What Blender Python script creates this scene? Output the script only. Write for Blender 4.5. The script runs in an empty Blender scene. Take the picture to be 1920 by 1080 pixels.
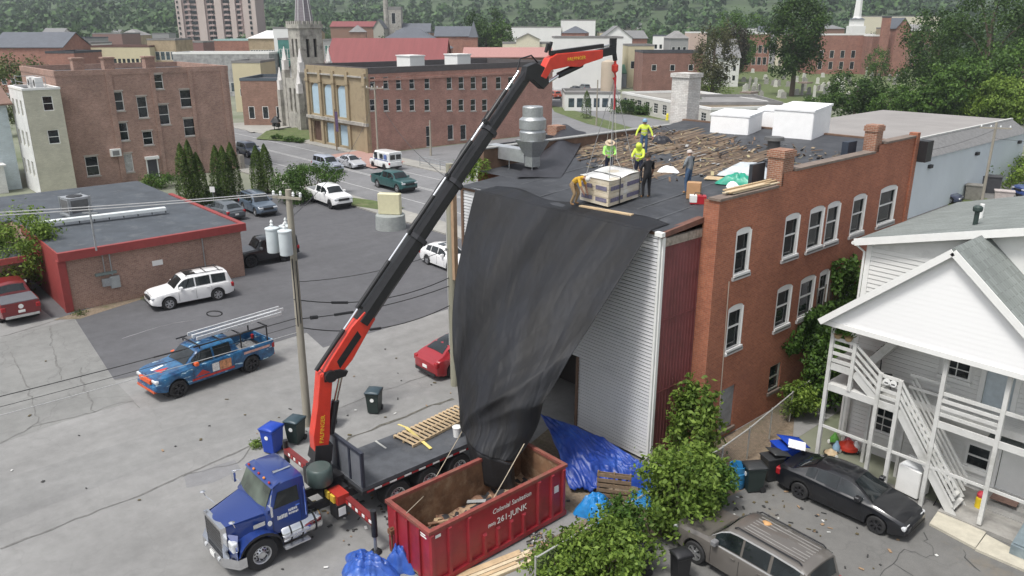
import bpy,bmesh,math,random
import numpy as np
from mathutils import Vector,Matrix
random.seed(7);rng=np.random.default_rng(11)
SC=bpy.context.scene
COL=SC.collection
R=math.radians
# ------------------------------------------------------------------ camera, sky, sun, exposure
CAM_H,PITCH,YAW,FPX=15.8,18.3,48.2,1480.0
cd=bpy.data.cameras.new('camera');cam=bpy.data.objects.new('camera',cd);COL.objects.link(cam)
cd.sensor_width=36.0;cd.lens=FPX/1920.0*36.0;cd.clip_start=0.5;cd.clip_end=6000
cam.location=(0,0,CAM_H);cam.rotation_euler=(R(90-PITCH),0,R(YAW));SC.camera=cam
SUN_EL,SUN_AZ=64.0,178.0 # compass-style: 0 = +Y, clockwise; light comes from the -Y side
world=bpy.data.worlds.new('World');SC.world=world;world.use_nodes=True
wn=world.node_tree.nodes;wl=world.node_tree.links
bg=wn['Background'];sky=wn.new('ShaderNodeTexSky');sky.sky_type='NISHITA';sky.sun_disc=False
sky.sun_elevation=R(SUN_EL);sky.sun_rotation=R(SUN_AZ);sky.air_density=1.0;sky.dust_density=3.0;sky.ozone_density=1.0
hs=wn.new('ShaderNodeHueSaturation');hs.inputs['Saturation'].default_value=0.28
wl.new(sky.outputs[0],hs.inputs['Color']);wl.new(hs.outputs[0],bg.inputs['Color']);bg.inputs['Strength'].default_value=0.095
sd=bpy.data.lights.new('sun','SUN');sun=bpy.data.objects.new('sun',sd);COL.objects.link(sun)
sd.energy=1.5;sd.angle=R(12);sd.color=(1.0,0.97,0.92)
_s=Vector((math.sin(R(SUN_AZ))*math.cos(R(SUN_EL)),math.cos(R(SUN_AZ))*math.cos(R(SUN_EL)),math.sin(R(SUN_EL))))
sun.rotation_euler=_s.to_track_quat('Z','Y').to_euler();sun.location=(0,0,60)
SC.view_settings.view_transform='Standard';SC.view_settings.look='None'
SC.view_settings.exposure=1.05;SC.view_settings.gamma=1.0;SC.view_settings.use_curve_mapping=False
SC.cycles.max_bounces=6;SC.cycles.diffuse_bounces=4;SC.cycles.glossy_bounces=3;SC.cycles.transmission_bounces=4
SC.cycles.transparent_max_bounces=8;SC.cycles.volume_bounces=0;SC.cycles.use_denoising=True
SC.cycles.caustics_reflective=False;SC.cycles.caustics_refractive=False

# ------------------------------------------------------------------ survey helpers: photo measurements -> metres on the site
_cy,_sy,_cp,_sp=math.cos(R(YAW)),math.sin(R(YAW)),math.cos(R(PITCH)),math.sin(R(PITCH))
FW=np.array([-_sy*_cp,_cy*_cp,-_sp]);RT=np.array([_cy,_sy,0.0]);UP=np.cross(RT,FW);CC=np.array([0,0,CAM_H])
def _ray(x,y):return FW*FPX+RT*(x-960)-UP*(y-540)
def G(x,y,z=0.0):
 d=_ray(x,y);return CC+d*((z-CC[2])/d[2])
def GX(x,y,X):
 d=_ray(x,y);return CC+d*(X/d[0])
def GY(x,y,Y):
 d=_ray(x,y);return CC+d*(Y/d[1])
def GD(x,y,dep):
 d=_ray(x,y);return CC+d*(dep/FPX)

# ------------------------------------------------------------------ objects
def tag(o,label=None,cat=None,group=None,kind=None):
 if label:o['label']=label
 if cat:o['category']=cat
 if group:o['group']=group
 if kind:o['kind']=kind
 return o
def thing(name,label,cat,loc=(0,0,0),rz=0.0,group=None):
 o=bpy.data.objects.new(name,None);COL.objects.link(o);o.empty_display_size=0.3
 o.location=[float(v)for v in loc];o.rotation_euler=(0,0,rz)
 return tag(o,label,cat,group)
def copy_tree(o,parent=None):
 c=o.copy();COL.objects.link(c);c.parent=parent
 for ch in o.children:copy_tree(ch,c)
 return c
def inst(name,mesh,parent=None,loc=(0,0,0),rot=(0,0,0),scale=(1,1,1)):
 o=bpy.data.objects.new(name,mesh);COL.objects.link(o);o.parent=parent
 o.location=[float(v)for v in loc];o.rotation_euler=rot;o.scale=scale
 return o

class MB:
 """collects faces; build() links them as ONE mesh object with box-projected UVs in metres"""
 def __init__(s):s.v=[];s.f=[];s.m=[]
 def add(s,vs,fs,mi=0):
  b=len(s.v);s.v.extend([tuple(float(c)for c in p)for p in vs])
  for f in fs:s.f.append(tuple(i+b for i in f));s.m.append(mi)
  return s
 def quad(s,a,b,c,d,mi=0):return s.add([a,b,c,d],[(0,1,2,3)],mi)
 def poly(s,pts,mi=0):return s.add(pts,[tuple(range(len(pts)))],mi)
 def box(s,x0,x1,y0,y1,z0,z1,mi=0):
  v=[(x0,y0,z0),(x1,y0,z0),(x1,y1,z0),(x0,y1,z0),(x0,y0,z1),(x1,y0,z1),(x1,y1,z1),(x0,y1,z1)]
  return s.add(v,[(0,3,2,1),(4,5,6,7),(0,1,5,4),(1,2,6,5),(2,3,7,6),(3,0,4,7)],mi)
 def bar(s,a,b,w,h,mi=0,up=(0,0,1)):
  a,b,u=Vector(a),Vector(b),Vector(up);d=(b-a).normalized();sx=d.cross(u)
  if sx.length<1e-4:sx=d.cross(Vector((1,0,0)))
  sx.normalize();uz=sx.cross(d);sx*=w/2;uz*=h/2
  v=[p+i*sx+j*uz for p in(a,b)for i,j in((-1,-1),(1,-1),(1,1),(-1,1))]
  return s.add(v,[(0,1,2,3),(7,6,5,4),(0,4,5,1),(1,5,6,2),(2,6,7,3),(3,7,4,0)],mi)
 def taper(s,a,b,w0,h0,w1,h1,mi=0,up=(0,0,1)):
  a,b,u=Vector(a),Vector(b),Vector(up);d=(b-a).normalized();sx=d.cross(u).normalized();uz=sx.cross(d)
  v=[p+i*sx*w/2+j*uz*h/2 for p,w,h in((a,w0,h0),(b,w1,h1))for i,j in((-1,-1),(1,-1),(1,1),(-1,1))]
  return s.add(v,[(0,1,2,3),(7,6,5,4),(0,4,5,1),(1,5,6,2),(2,6,7,3),(3,7,4,0)],mi)
 def cyl(s,a,b,r0,r1=None,n=12,mi=0,cap=True):
  r1=r0 if r1 is None else r1;a,b=Vector(a),Vector(b);d=(b-a).normalized()
  q=d.orthogonal().normalized();w=d.cross(q);v=[]
  for p,r in((a,r0),(b,r1)):
   for i in range(n):
    t=2*math.pi*i/n;v.append(p+(q*math.cos(t)+w*math.sin(t))*r)
  f=[(i,(i+1)%n,n+(i+1)%n,n+i)for i in range(n)]
  if cap:f+=[tuple(range(n-1,-1,-1)),tuple(range(n,2*n))]
  return s.add(v,f,mi)
 def tube(s,pts,r,n=6,mi=0,radii=None):
  pts=[Vector(p)for p in pts];v=[];m=len(pts)
  for k,p in enumerate(pts):
   d=(pts[min(k+1,m-1)]-pts[max(k-1,0)]).normalized()
   q=d.cross(Vector((0.13,0.21,0.97)))
   if q.length<0.05:q=d.cross(Vector((1,0,0)))
   q.normalize();w=d.cross(q);rr=radii[k]if radii else r
   for i in range(n):
    t=2*math.pi*i/n;v.append(p+(q*math.cos(t)+w*math.sin(t))*rr)
  f=[(k*n+i,k*n+(i+1)%n,(k+1)*n+(i+1)%n,(k+1)*n+i)for k in range(m-1)for i in range(n)]
  f+=[tuple(range(n-1,-1,-1)),tuple(range((m-1)*n,m*n))]
  return s.add(v,f,mi)
 def lathe(s,prof,c=(0,0,0),n=20,mi=0,axis='z',cap=(1,1)):
  v=[]
  for r,h in prof:
   for i in range(n):
    t=2*math.pi*i/n;a,b=r*math.cos(t),r*math.sin(t)
    p=(a,b,h)if axis=='z' else((h,a,b)if axis=='x' else(b,h,a))
    v.append((p[0]+c[0],p[1]+c[1],p[2]+c[2]))
  m=len(prof)
  f=[(k*n+i,k*n+(i+1)%n,(k+1)*n+(i+1)%n,(k+1)*n+i)for k in range(m-1)for i in range(n)]
  if cap[0]:f.append(tuple(range(n-1,-1,-1)))
  if cap[1]:f.append(tuple(range((m-1)*n,m*n)))
  return s.add(v,f,mi)
 def loft(s,secs,mi=0,closed=True,cap=True):
  n=len(secs[0]);v=[p for sec in secs for p in sec];f=[]
  for k in range(len(secs)-1):
   for i in range(n if closed else n-1):
    j=(i+1)%n;f.append((k*n+i,k*n+j,(k+1)*n+j,(k+1)*n+i))
  if cap and closed:f+=[tuple(range(n-1,-1,-1)),tuple(range((len(secs)-1)*n,len(secs)*n))]
  return s.add(v,f,mi)
 def prism(s,pts2,a0,a1,axis='y',mi=0):
  """2-D outline (p,q) pushed along an axis: axis y -> (p,*,q); x -> (*,p,q); z -> (p,q,*)"""
  mk={'y':lambda p,q,t:(p,t,q),'x':lambda p,q,t:(t,p,q),'z':lambda p,q,t:(p,q,t)}[axis]
  n=len(pts2);v=[mk(p,q,a0)for p,q in pts2]+[mk(p,q,a1)for p,q in pts2]
  f=[(i,(i+1)%n,n+(i+1)%n,n+i)for i in range(n)]+[tuple(range(n-1,-1,-1)),tuple(range(n,2*n))]
  return s.add(v,f,mi)
 def grid(s,fn,nu,nv,mi=0):
  v=[fn(i/nu,j/nv)for j in range(nv+1)for i in range(nu+1)]
  f=[(j*(nu+1)+i,j*(nu+1)+i+1,(j+1)*(nu+1)+i+1,(j+1)*(nu+1)+i)for j in range(nv)for i in range(nu)]
  return s.add(v,f,mi)
 def mesh(s,name,mats,smooth=0.0,origin=(0,0,0),fix=True):
  me=bpy.data.meshes.new(name);o=np.array(origin,float)
  V=np.array(s.v,float).reshape(-1,3)-o
  me.from_pydata([tuple(p)for p in V],[],s.f)
  for m in(mats if isinstance(mats,(list,tuple))else[mats]):me.materials.append(m)
  me.polygons.foreach_set('material_index',s.m)
  if fix:
   bm=bmesh.new();bm.from_mesh(me);bmesh.ops.recalc_face_normals(bm,faces=bm.faces);bm.to_mesh(me);bm.free()
  boxuv(me)
  if smooth>0:
   me.polygons.foreach_set('use_smooth',[True]*len(me.polygons))
   if smooth<179:me.set_sharp_from_angle(angle=R(smooth))
  me.update();return me
 def build(s,name,mats,parent=None,smooth=0.0,origin=None,loc=None,fix=True):
  if origin is None:origin=tuple(parent.location)if(parent is not None and parent.get('_w'))else(0,0,0)
  me=s.mesh(name,mats,smooth,origin,fix);ob=bpy.data.objects.new(name,me);COL.objects.link(ob)
  if parent is not None:ob.parent=parent
  if parent is None and origin!=(0,0,0):ob.location=[float(c)for c in origin]
  if loc is not None:ob.location=loc
  return ob
def boxuv(me):
 nl=len(me.loops)
 if nl==0:return
 uvl=me.uv_layers.new(name='UVMap');co=np.empty(len(me.vertices)*3);me.vertices.foreach_get('co',co);co=co.reshape(-1,3)
 vi=np.empty(nl,int);me.loops.foreach_get('vertex_index',vi);np_=len(me.polygons)
 nr=np.empty(np_*3);me.polygons.foreach_get('normal',nr);nr=np.abs(nr.reshape(-1,3));lt=np.empty(np_,int);me.polygons.foreach_get('loop_total',lt)
 ax=np.repeat(np.argmax(nr*[1,1,1.02],axis=1),lt);P=co[vi]
 u=np.where(ax==0,P[:,1],P[:,0]);v=np.where(ax==2,P[:,1],P[:,2])
 uvl.data.foreach_set('uv',np.stack([u,v],1).ravel())
def wthing(name,label,cat,loc,group=None):
 """a thing whose parts are written in site coordinates (shifted to its base on build)"""
 o=thing(name,label,cat,loc,0,group);o['_w']=1;return o
def fast_mesh(name,V,F4,mats,mi=None):
 me=bpy.data.meshes.new(name);n=len(F4)
 me.vertices.add(len(V));me.vertices.foreach_set('co',np.asarray(V,np.float32).ravel())
 k=F4.shape[1];me.loops.add(n*k);me.loops.foreach_set('vertex_index',F4.ravel().astype(np.int32))
 me.polygons.add(n);me.polygons.foreach_set('loop_start',np.arange(n,dtype=np.int32)*k)
 try:me.polygons.foreach_set('loop_total',np.full(n,k,np.int32))
 except Exception:pass
 for m in(mats if isinstance(mats,(list,tuple))else[mats]):me.materials.append(m)
 if mi is not None:me.polygons.foreach_set('material_index',np.asarray(mi,np.int32))
 me.update(calc_edges=True);me.validate();return me

# ------------------------------------------------------------------ materials
MT={}
def _new(name):
 m=bpy.data.materials.new(name);m.use_nodes=True;return m,m.node_tree.nodes,m.node_tree.links,m.node_tree.nodes['Principled BSDF']
def c4(c):return(c[0],c[1],c[2],1.0)
def mix(nd,lk,a,b,fac,mode='MIX'):
 n=nd.new('ShaderNodeMix');n.data_type='RGBA';n.blend_type=mode
 for sock,val in((n.inputs[0],fac),(n.inputs[6],a),(n.inputs[7],b)):
  if hasattr(val,'links')or hasattr(val,'is_linked'):lk.new(val,sock)
  else:sock.default_value=val if not isinstance(val,tuple)else c4(val)
 return n.outputs[2]
def noise(nd,lk,scale,detail=4,rough=0.6,coord='Object',vec=None,stretch=None):
 t=nd.new('ShaderNodeTexNoise');t.inputs['Scale'].default_value=scale;t.inputs['Detail'].default_value=detail;t.inputs['Roughness'].default_value=rough
 if vec is None:vec=nd.new('ShaderNodeTexCoord').outputs[coord]
 if stretch:
  mp=nd.new('ShaderNodeMapping');mp.inputs['Scale'].default_value=stretch;lk.new(vec,mp.inputs[0]);vec=mp.outputs[0]
 lk.new(vec,t.inputs['Vector']);return t.outputs[0]
def ramp(nd,lk,fac,p0,p1,c0=(0,0,0),c1=(1,1,1)):
 r=nd.new('ShaderNodeValToRGB');e=r.color_ramp.elements;e[0].position=p0;e[1].position=p1;e[0].color=c4(c0);e[1].color=c4(c1)
 lk.new(fac,r.inputs[0]);return r.outputs[0]
def bump(nd,lk,bs,h,strength=0.3,dist=0.02):
 b=nd.new('ShaderNodeBump');b.inputs['Strength'].default_value=strength;b.inputs['Distance'].default_value=dist
 lk.new(h,b.inputs['Height']);lk.new(b.outputs[0],bs.inputs['Normal'])
def mat(name,col,rough=0.6,metal=0.0,var=0.12,scale=3.0,coat=0.0,spec=0.5,dirt=None,dirtamt=0.5,dscale=0.8,bmp=0.0,stretch=None):
 """one colour with soft mottling and optional patches of a second colour (wear, rust, grime)"""
 if name in MT:return MT[name]
 m,nd,lk,bs=_new(name)
 lo=tuple(c*(1-var)for c in col);hi=tuple(min(1,c*(1+var))for c in col)
 n1=noise(nd,lk,scale,5,0.65,stretch=stretch);out=ramp(nd,lk,n1,0.3,0.7,lo,hi)
 if dirt is not None:
  n2=noise(nd,lk,dscale,8,0.72);f=ramp(nd,lk,n2,0.62-0.28*dirtamt,0.78-0.2*dirtamt)
  out=mix(nd,lk,out,dirt,f)
 lk.new(out,bs.inputs['Base Color']);bs.inputs['Roughness'].default_value=rough;bs.inputs['Metallic'].default_value=metal
 bs.inputs['Coat Weight'].default_value=coat;bs.inputs['Coat Roughness'].default_value=0.06;bs.inputs['Specular IOR Level'].default_value=spec
 if bmp:bump(nd,lk,bs,noise(nd,lk,scale*6,4,0.6),bmp,0.02)
 MT[name]=m;return m
def brickmat(name,c1,c2,mortar,bw=0.21,bh=0.075,var=(0.75,1.2),stain=None,ms=0.008,stscale=0.35):
 if name in MT:return MT[name]
 m,nd,lk,bs=_new(name);uv=nd.new('ShaderNodeTexCoord').outputs['UV']
 b=nd.new('ShaderNodeTexBrick');lk.new(uv,b.inputs['Vector']);b.inputs['Scale'].default_value=1.0
 b.inputs['Color1'].default_value=c4(c1);b.inputs['Color2'].default_value=c4(c2);b.inputs['Mortar'].default_value=c4(mortar)
 b.inputs['Brick Width'].default_value=bw;b.inputs['Row Height'].default_value=bh;b.inputs['Mortar Size'].default_value=ms;b.inputs['Bias'].default_value=-0.1
 n1=noise(nd,lk,0.5,6,0.7);tint=ramp(nd,lk,n1,0.3,0.7,(var[0],)*3,(var[1],)*3)
 o=mix(nd,lk,b.outputs['Color'],tint,1.0,'MULTIPLY')
 n3=noise(nd,lk,9.0,3,0.8);o=mix(nd,lk,o,ramp(nd,lk,n3,0.25,0.75,(0.78,)*3,(1.22,)*3),1.0,'MULTIPLY')
 if stain:o=mix(nd,lk,o,stain,ramp(nd,lk,noise(nd,lk,stscale,7,0.75),0.52,0.72,(0,0,0),(0.75,)*3))
 lk.new(o,bs.inputs['Base Color']);bs.inputs['Roughness'].default_value=0.88
 bump(nd,lk,bs,b.outputs['Fac'],0.25,-0.01);MT[name]=m;return m
def rowmat(name,col,row=0.1,dark=0.55,vary=0.06,rough=0.6,dirt=None):
 """far siding or shingles: courses too small to build one by one"""
 if name in MT:return MT[name]
 m,nd,lk,bs=_new(name);uv=nd.new('ShaderNodeTexCoord').outputs['UV']
 b=nd.new('ShaderNodeTexBrick');lk.new(uv,b.inputs['Vector']);b.inputs['Scale'].default_value=1.0
 b.inputs['Color1'].default_value=c4(tuple(c*(1-vary)for c in col));b.inputs['Color2'].default_value=c4(tuple(min(1,c*(1+vary))for c in col))
 b.inputs['Mortar'].default_value=c4(tuple(c*dark for c in col));b.inputs['Brick Width'].default_value=row*2.6;b.inputs['Row Height'].default_value=row;b.inputs['Mortar Size'].default_value=row*0.07
 o=b.outputs['Color']
 o=mix(nd,lk,o,ramp(nd,lk,noise(nd,lk,0.7,6,0.7),0.3,0.7,(0.85,)*3,(1.1,)*3),1.0,'MULTIPLY')
 lk.new(o,bs.inputs['Base Color']);bs.inputs['Roughness'].default_value=rough;MT[name]=m;return m
def leafmat(name,c0,c1,trans=0.25):
 if name in MT:return MT[name]
 m,nd,lk,bs=_new(name);g=nd.new('ShaderNodeNewGeometry')
 o=ramp(nd,lk,g.outputs['Random Per Island'],0.0,1.0,c0,c1)
 o=mix(nd,lk,o,ramp(nd,lk,noise(nd,lk,0.45,3,0.6),0.3,0.7,(0.62,0.68,0.62),(1.3,1.25,1.1)),1.0,'MULTIPLY')
 lk.new(o,bs.inputs['Base Color']);bs.inputs['Roughness'].default_value=0.55;bs.inputs['Specular IOR Level'].default_value=0.25
 tr=nd.new('ShaderNodeBsdfTranslucent');lk.new(o,tr.inputs['Color']);ms=nd.new('ShaderNodeMixShader');ms.inputs[0].default_value=trans
 lk.new(bs.outputs[0],ms.inputs[1]);lk.new(tr.outputs[0],ms.inputs[2]);lk.new(ms.outputs[0],nd['Material Output'].inputs['Surface'])
 MT[name]=m;return m
def glassmat(name,col=(0.015,0.02,0.022),rough=0.06,spec=0.6):
 if name in MT:return MT[name]
 m,nd,lk,bs=_new(name);bs.inputs['Roughness'].default_value=rough;bs.inputs['Specular IOR Level'].default_value=spec
 o=ramp(nd,lk,noise(nd,lk,1.1,3,0.5),0.35,0.65,tuple(c*0.6 for c in col),tuple(c*1.8 for c in col));lk.new(o,bs.inputs['Base Color']);MT[name]=m;return m

def asphalt(name,col,patch=None,agg=0.18,crack=0.0,pscale=0.12,stain=0.0):
 if name in MT:return MT[name]
 m,nd,lk,bs=_new(name)
 n0=noise(nd,lk,60,3,0.7);n1=noise(nd,lk,1.6,8,0.7);n2=noise(nd,lk,pscale,5,0.6)
 o=ramp(nd,lk,n0,0.25,0.75,tuple(c*(1-agg)for c in col),tuple(c*(1+agg)for c in col))
 o=mix(nd,lk,o,ramp(nd,lk,n1,0.3,0.72,(0.86,)*3,(1.12,)*3),1.0,'MULTIPLY')
 o=mix(nd,lk,o,ramp(nd,lk,n2,0.35,0.65,(0.88,)*3,(1.1,)*3),1.0,'MULTIPLY')
 # dirty streaks along the travel direction
 n3=noise(nd,lk,0.5,6,0.6,stretch=(1.6,0.22,1));o=mix(nd,lk,o,ramp(nd,lk,n3,0.3,0.7,(0.9,)*3,(1.07,)*3),1.0,'MULTIPLY')
 if patch:o=mix(nd,lk,o,patch,ramp(nd,lk,noise(nd,lk,0.23,8,0.75),0.56,0.66,(0,0,0),(0.8,)*3))
 if stain:o=mix(nd,lk,o,tuple(c*0.45 for c in col),ramp(nd,lk,noise(nd,lk,0.9,6,0.8),0.66,0.8,(0,0,0),(stain,)*3))
 if crack:
  v=nd.new('ShaderNodeTexVoronoi');v.feature='DISTANCE_TO_EDGE';v.inputs['Scale'].default_value=0.33
  tc=nd.new('ShaderNodeTexCoord').outputs['Object'];wn_=nd.new('ShaderNodeTexNoise');wn_.inputs['Scale'].default_value=1.3;wn_.inputs['Detail'].default_value=5;lk.new(tc,wn_.inputs['Vector'])
  ad=nd.new('ShaderNodeMix');ad.data_type='RGBA';ad.blend_type='ADD';ad.inputs[0].default_value=1.6;lk.new(tc,ad.inputs[6]);lk.new(wn_.outputs['Color'],ad.inputs[7]);lk.new(ad.outputs[2],v.inputs['Vector'])
  f=ramp(nd,lk,v.outputs['Distance'],0.0,0.012,(crack,)*3,(0,0,0));o=mix(nd,lk,o,tuple(c*0.35 for c in col),f)
 lk.new(o,bs.inputs['Base Color']);bs.inputs['Roughness'].default_value=0.9;bump(nd,lk,bs,n0,0.25,0.01);MT[name]=m;return m

GLASS=glassmat('window_glass');GLASSB=glassmat('window_glass_sky',(0.05,0.07,0.085),0.04,0.8)
WHITE=mat('white_paint',(0.78,0.78,0.76),0.5,var=0.04);BLACK=mat('black_plastic',(0.018,0.018,0.02),0.5)
RUBBER=mat('tyre_rubber',(0.022,0.022,0.023),0.8);CHROME=mat('chrome',(0.75,0.76,0.78),0.12,1.0,var=0.05)
ALU=mat('aluminium',(0.62,0.63,0.65),0.32,0.9,var=0.1);STEEL=mat('galvanised_steel',(0.42,0.44,0.45),0.42,0.7,var=0.15,scale=8)
WOOD=mat('raw_lumber',(0.52,0.39,0.24),0.75,var=0.2,scale=4,stretch=(1,1,6));OLDWOOD=mat('weathered_wood',(0.2,0.14,0.09),0.85,var=0.3,scale=5)
RUST=mat('rust',(0.16,0.07,0.035),0.9,var=0.4,scale=2)
# ------------------------------------------------------------------ the setting: ground, roads, pavements
def sheet(name,pts,z,m,label=None,kind='structure'):
 mb=MB();mb.poly([(float(p[0]),float(p[1]),z)for p in pts])
 o=mb.build(name,m,fix=False);bm=bmesh.new();bm.from_mesh(o.data)
 bmesh.ops.triangulate(bm,faces=bm.faces);bmesh.ops.recalc_face_normals(bm,faces=bm.faces)
 for f in bm.faces:
  if f.normal.z<0:f.normal_flip()
 bm.to_mesh(o.data);bm.free();tag(o,label,kind=kind);return o
def gp(*px):return[G(*p)[:2]for p in px]
GRASS=mat('grass_ground',(0.085,0.115,0.035),0.9,var=0.35,scale=1.5,dirt=(0.17,0.15,0.09),dirtamt=0.35,bmp=0.6)
EARTH=mat('town_ground',(0.19,0.2,0.15),0.9,var=0.3,scale=0.05,dirt=(0.08,0.11,0.04),dirtamt=0.6,dscale=0.03)
STREET=asphalt('worn_street',(0.235,0.233,0.228),crack=0.12,stain=0.3)
LOT=asphalt('dark_lot',(0.1,0.1,0.107),agg=0.14,stain=0.25)
ROAD=asphalt('road_asphalt',(0.19,0.19,0.195),stain=0.2)
CONC=asphalt('concrete_walk',(0.31,0.3,0.275),agg=0.1,stain=0.3)
DRIVE=asphalt('driveway',(0.15,0.148,0.142),patch=(0.18,0.155,0.12),crack=0.2,stain=0.4)
LINE=mat('road_paint',(0.45,0.45,0.44),0.8,var=0.2,scale=3,dirt=(0.25,0.25,0.25),dirtamt=0.4)
sheet('ground',[(-3500,-3500),(3500,-3500),(3500,3500),(-3500,3500)],-0.012,EARTH)
sheet('street',[(-62,-40),(-13.5,-40),(-13.5,39),(-62,39)],0.0,STREET)
lot=sheet('parking_lot',gp((140,597),(214,712),(330,690),(497,648),(575,624),(606,652),(845,578))+[(-36,37.0),(-66,37.2),(-77,33),(-77,8),(-60.5,8),(-49.2,8.6)],0.004,LOT)
sheet('old_paving',gp((0,634),(140,598),(214,713),(252,752),(120,790),(0,832)),0.003,asphalt('old_paving',(.2,.2,.193),crack=.3,stain=.4))
sheet('asphalt_patch',gp((345,893),(440,862),(452,880),(400,905),(350,915)),0.003,asphalt('patch_a',(.2,.2,.205)))
sheet('asphalt_patch',gp((0,900),(330,800),(520,770),(560,790),(340,850),(0,985)),0.002,asphalt('patch_b',(.215,.214,.21),stain=.4))
sheet('car_park',[(-89,56.2),(-34,56.2),(-34,92),(-89,92)],0.002,ROAD)
sheet('road',[(-420,39.3),(60,39.3),(60,53.6),(-420,53.6)],0.006,ROAD)
mb=MB();mb.box(-420,-37.5,36.9,39.3,0.0,0.12);tag(mb.build('pavement',CONC),kind='structure')
mb=MB();mb.box(-420,60,53.6,56.2,0.0,0.13);tag(mb.build('pavement',CONC),kind='structure')
sheet('pavement',gp((615,293),(680,283),(760,305),(700,318)),0.136,mat('brick_paving',(0.36,0.22,0.19),0.9))
for k,(ya,w,dash)in enumerate(((42.45,0.13,0),(46.6,0.13,0),(46.95,0.13,0),(50.9,0.13,0))):
 mb=MB();x=-300
 while x<40:mb.quad((x,ya,0.011),(x+20,ya,0.011),(x+20,ya+w,0.011),(x,ya+w,0.011));x+=20
 tag(mb.build('road_marking',LINE),kind='structure')
# back drive on the far side of the brick building's neighbour, side road by the low office, cemetery hill
sheet('side_road',gp((970,210),(985,165),(1035,148),(1110,196),(1300,240),(1330,262),(1060,330),(970,300)),0.008,ROAD)
sheet('car_park',gp((985,165),(1030,128),(1165,120),(1180,165),(1110,172),(1040,160)),0.004,CONC)
sheet('verge',gp((1032,198),(1062,203),(1196,243),(1184,252),(1100,232),(1040,210)),0.02,GRASS)
sheet('lawn',gp((1040,176),(1120,186),(1300,220),(1302,231),(1200,219),(1090,195)),0.02,GRASS)
sheet('lawn',gp((480,262),(500,247),(575,238),(585,262),(560,268)),0.14,GRASS)
sheet('pavement',gp((440,232),(545,226),(565,236),(500,246),(470,250)),0.138,CONC)
sheet('lawn',gp((1290,196),(1290,150),(1440,122),(1720,116),(1920,120),(1920,215),(1500,200)),0.01,GRASS)
sheet('verge',gp((655,372),(700,378),(760,392),(715,396),(660,388)),0.125,GRASS)
sheet('driveway',[(-13.6,0),(12,0),(12,27),(-13.6,27)],0.004,DRIVE)
sheet('driveway',[(-27,44),(30,44),(30,130),(-27,130)],0.004,DRIVE)
sheet('lawn',gp((1770,372),(1850,372),(1860,385),(1780,388)),0.02,GRASS)
# strip of dirt and weeds along the old fence
DIRT=mat('dirt',(0.2,0.155,0.11),0.95,var=0.35,scale=6,dirt=(0.09,0.1,0.04),dirtamt=0.35,bmp=0.8)
sheet('dirt_strip',[(-15.4,14.2),(-13.2,14),(-13.0,21),(-12.6,25.5),(-15.5,31),(-15.5,23)],0.006,DIRT)
sheet('dirt_strip',[(-19.8,17.2),(-15.6,17.0),(-15.4,21.4),(-21,21.4)],0.005,DIRT)
sheet('dirt_strip',gp((100,600),(180,575),(440,510),(425,522),(270,560),(150,598)),0.012,DIRT)
# tarred cracks and joints in the paving, each its own ribbon of geometry
TAR=mat('tar_seal',(0.06,0.06,0.06),0.85,var=0.3);TARL=mat('joint_dirt',(0.15,0.148,0.142),0.9,var=0.3,scale=4)
def crack(px,w,m=TAR,z=0.013,jit=0.05):
 P=[np.array(G(*p))for p in px];pts=[]
 for a,b in zip(P[:-1],P[1:]):
  n=max(2,int(np.linalg.norm(b-a)/0.35))
  for i in range(n):pts.append(a+(b-a)*i/n+np.array([random.gauss(0,jit),random.gauss(0,jit),0]))
 pts.append(P[-1]);mb=MB();L=[]
 for i,p in enumerate(pts):
  d=pts[min(i+1,len(pts)-1)]-pts[max(i-1,0)];nrm=np.array([-d[1],d[0],0]);nrm/=max(1e-6,np.linalg.norm(nrm));ww=w*random.uniform(0.15,.7)
  L.append((p+nrm*ww/2,p-nrm*ww/2))
 for(a,b),(c,d)in zip(L[:-1],L[1:]):mb.quad((a[0],a[1],z),(b[0],b[1],z),(d[0],d[1],z),(c[0],c[1],z))
 tag(mb.build('crack',m,fix=False),kind='structure')
crack(((0,1030),(140,975),(260,930),(340,893),(440,850),(480,830)),0.16,TARL,jit=0.03)
crack(((340,893),(445,868),(470,838)),0.07,TARL)
crack(((0,632),(60,615),(110,600),(140,592)),0.16,TARL,jit=0.03)
crack(((93,612),(98,650),(110,690),(115,712)),0.14,TARL);crack(((150,690),(158,720),(170,755),(178,772)),0.16,TARL)
crack(((20,660),(40,700),(60,745),(72,790),(50,805)),0.1,TARL);crack(((0,832),(60,800),(178,772),(215,757),(250,752),(262,765)),0.1,TARL)
crack(((230,635),(300,612),(365,600)),0.09,mat('faded_line',(0.3,0.3,0.31),0.9));crack(((214,713),(300,695),(420,668),(497,648)),0.12,TARL,jit=0.02)
crack(((600,845),(700,805),(800,765),(850,748)),0.3,mat('gutter_dirt',(0.11,0.105,0.09),0.95,var=0.4,scale=5),jit=0.06)
crack(((610,775),(680,748),(770,715),(850,690)),0.1,TARL)
crack(((1735,1003),(1738,1015),(1750,1028),(1752,1040),(1735,1045),(1715,1038),(1698,1030),(1680,1050),(1650,1080)),0.06);crack(((1672,1056),(1712,1080)),0.06)
crack(((1805,1032),(1815,1050),(1838,1072)),0.08)
crack(((900,1010),(1000,965),(1080,930)),0.04,TARL)

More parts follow.
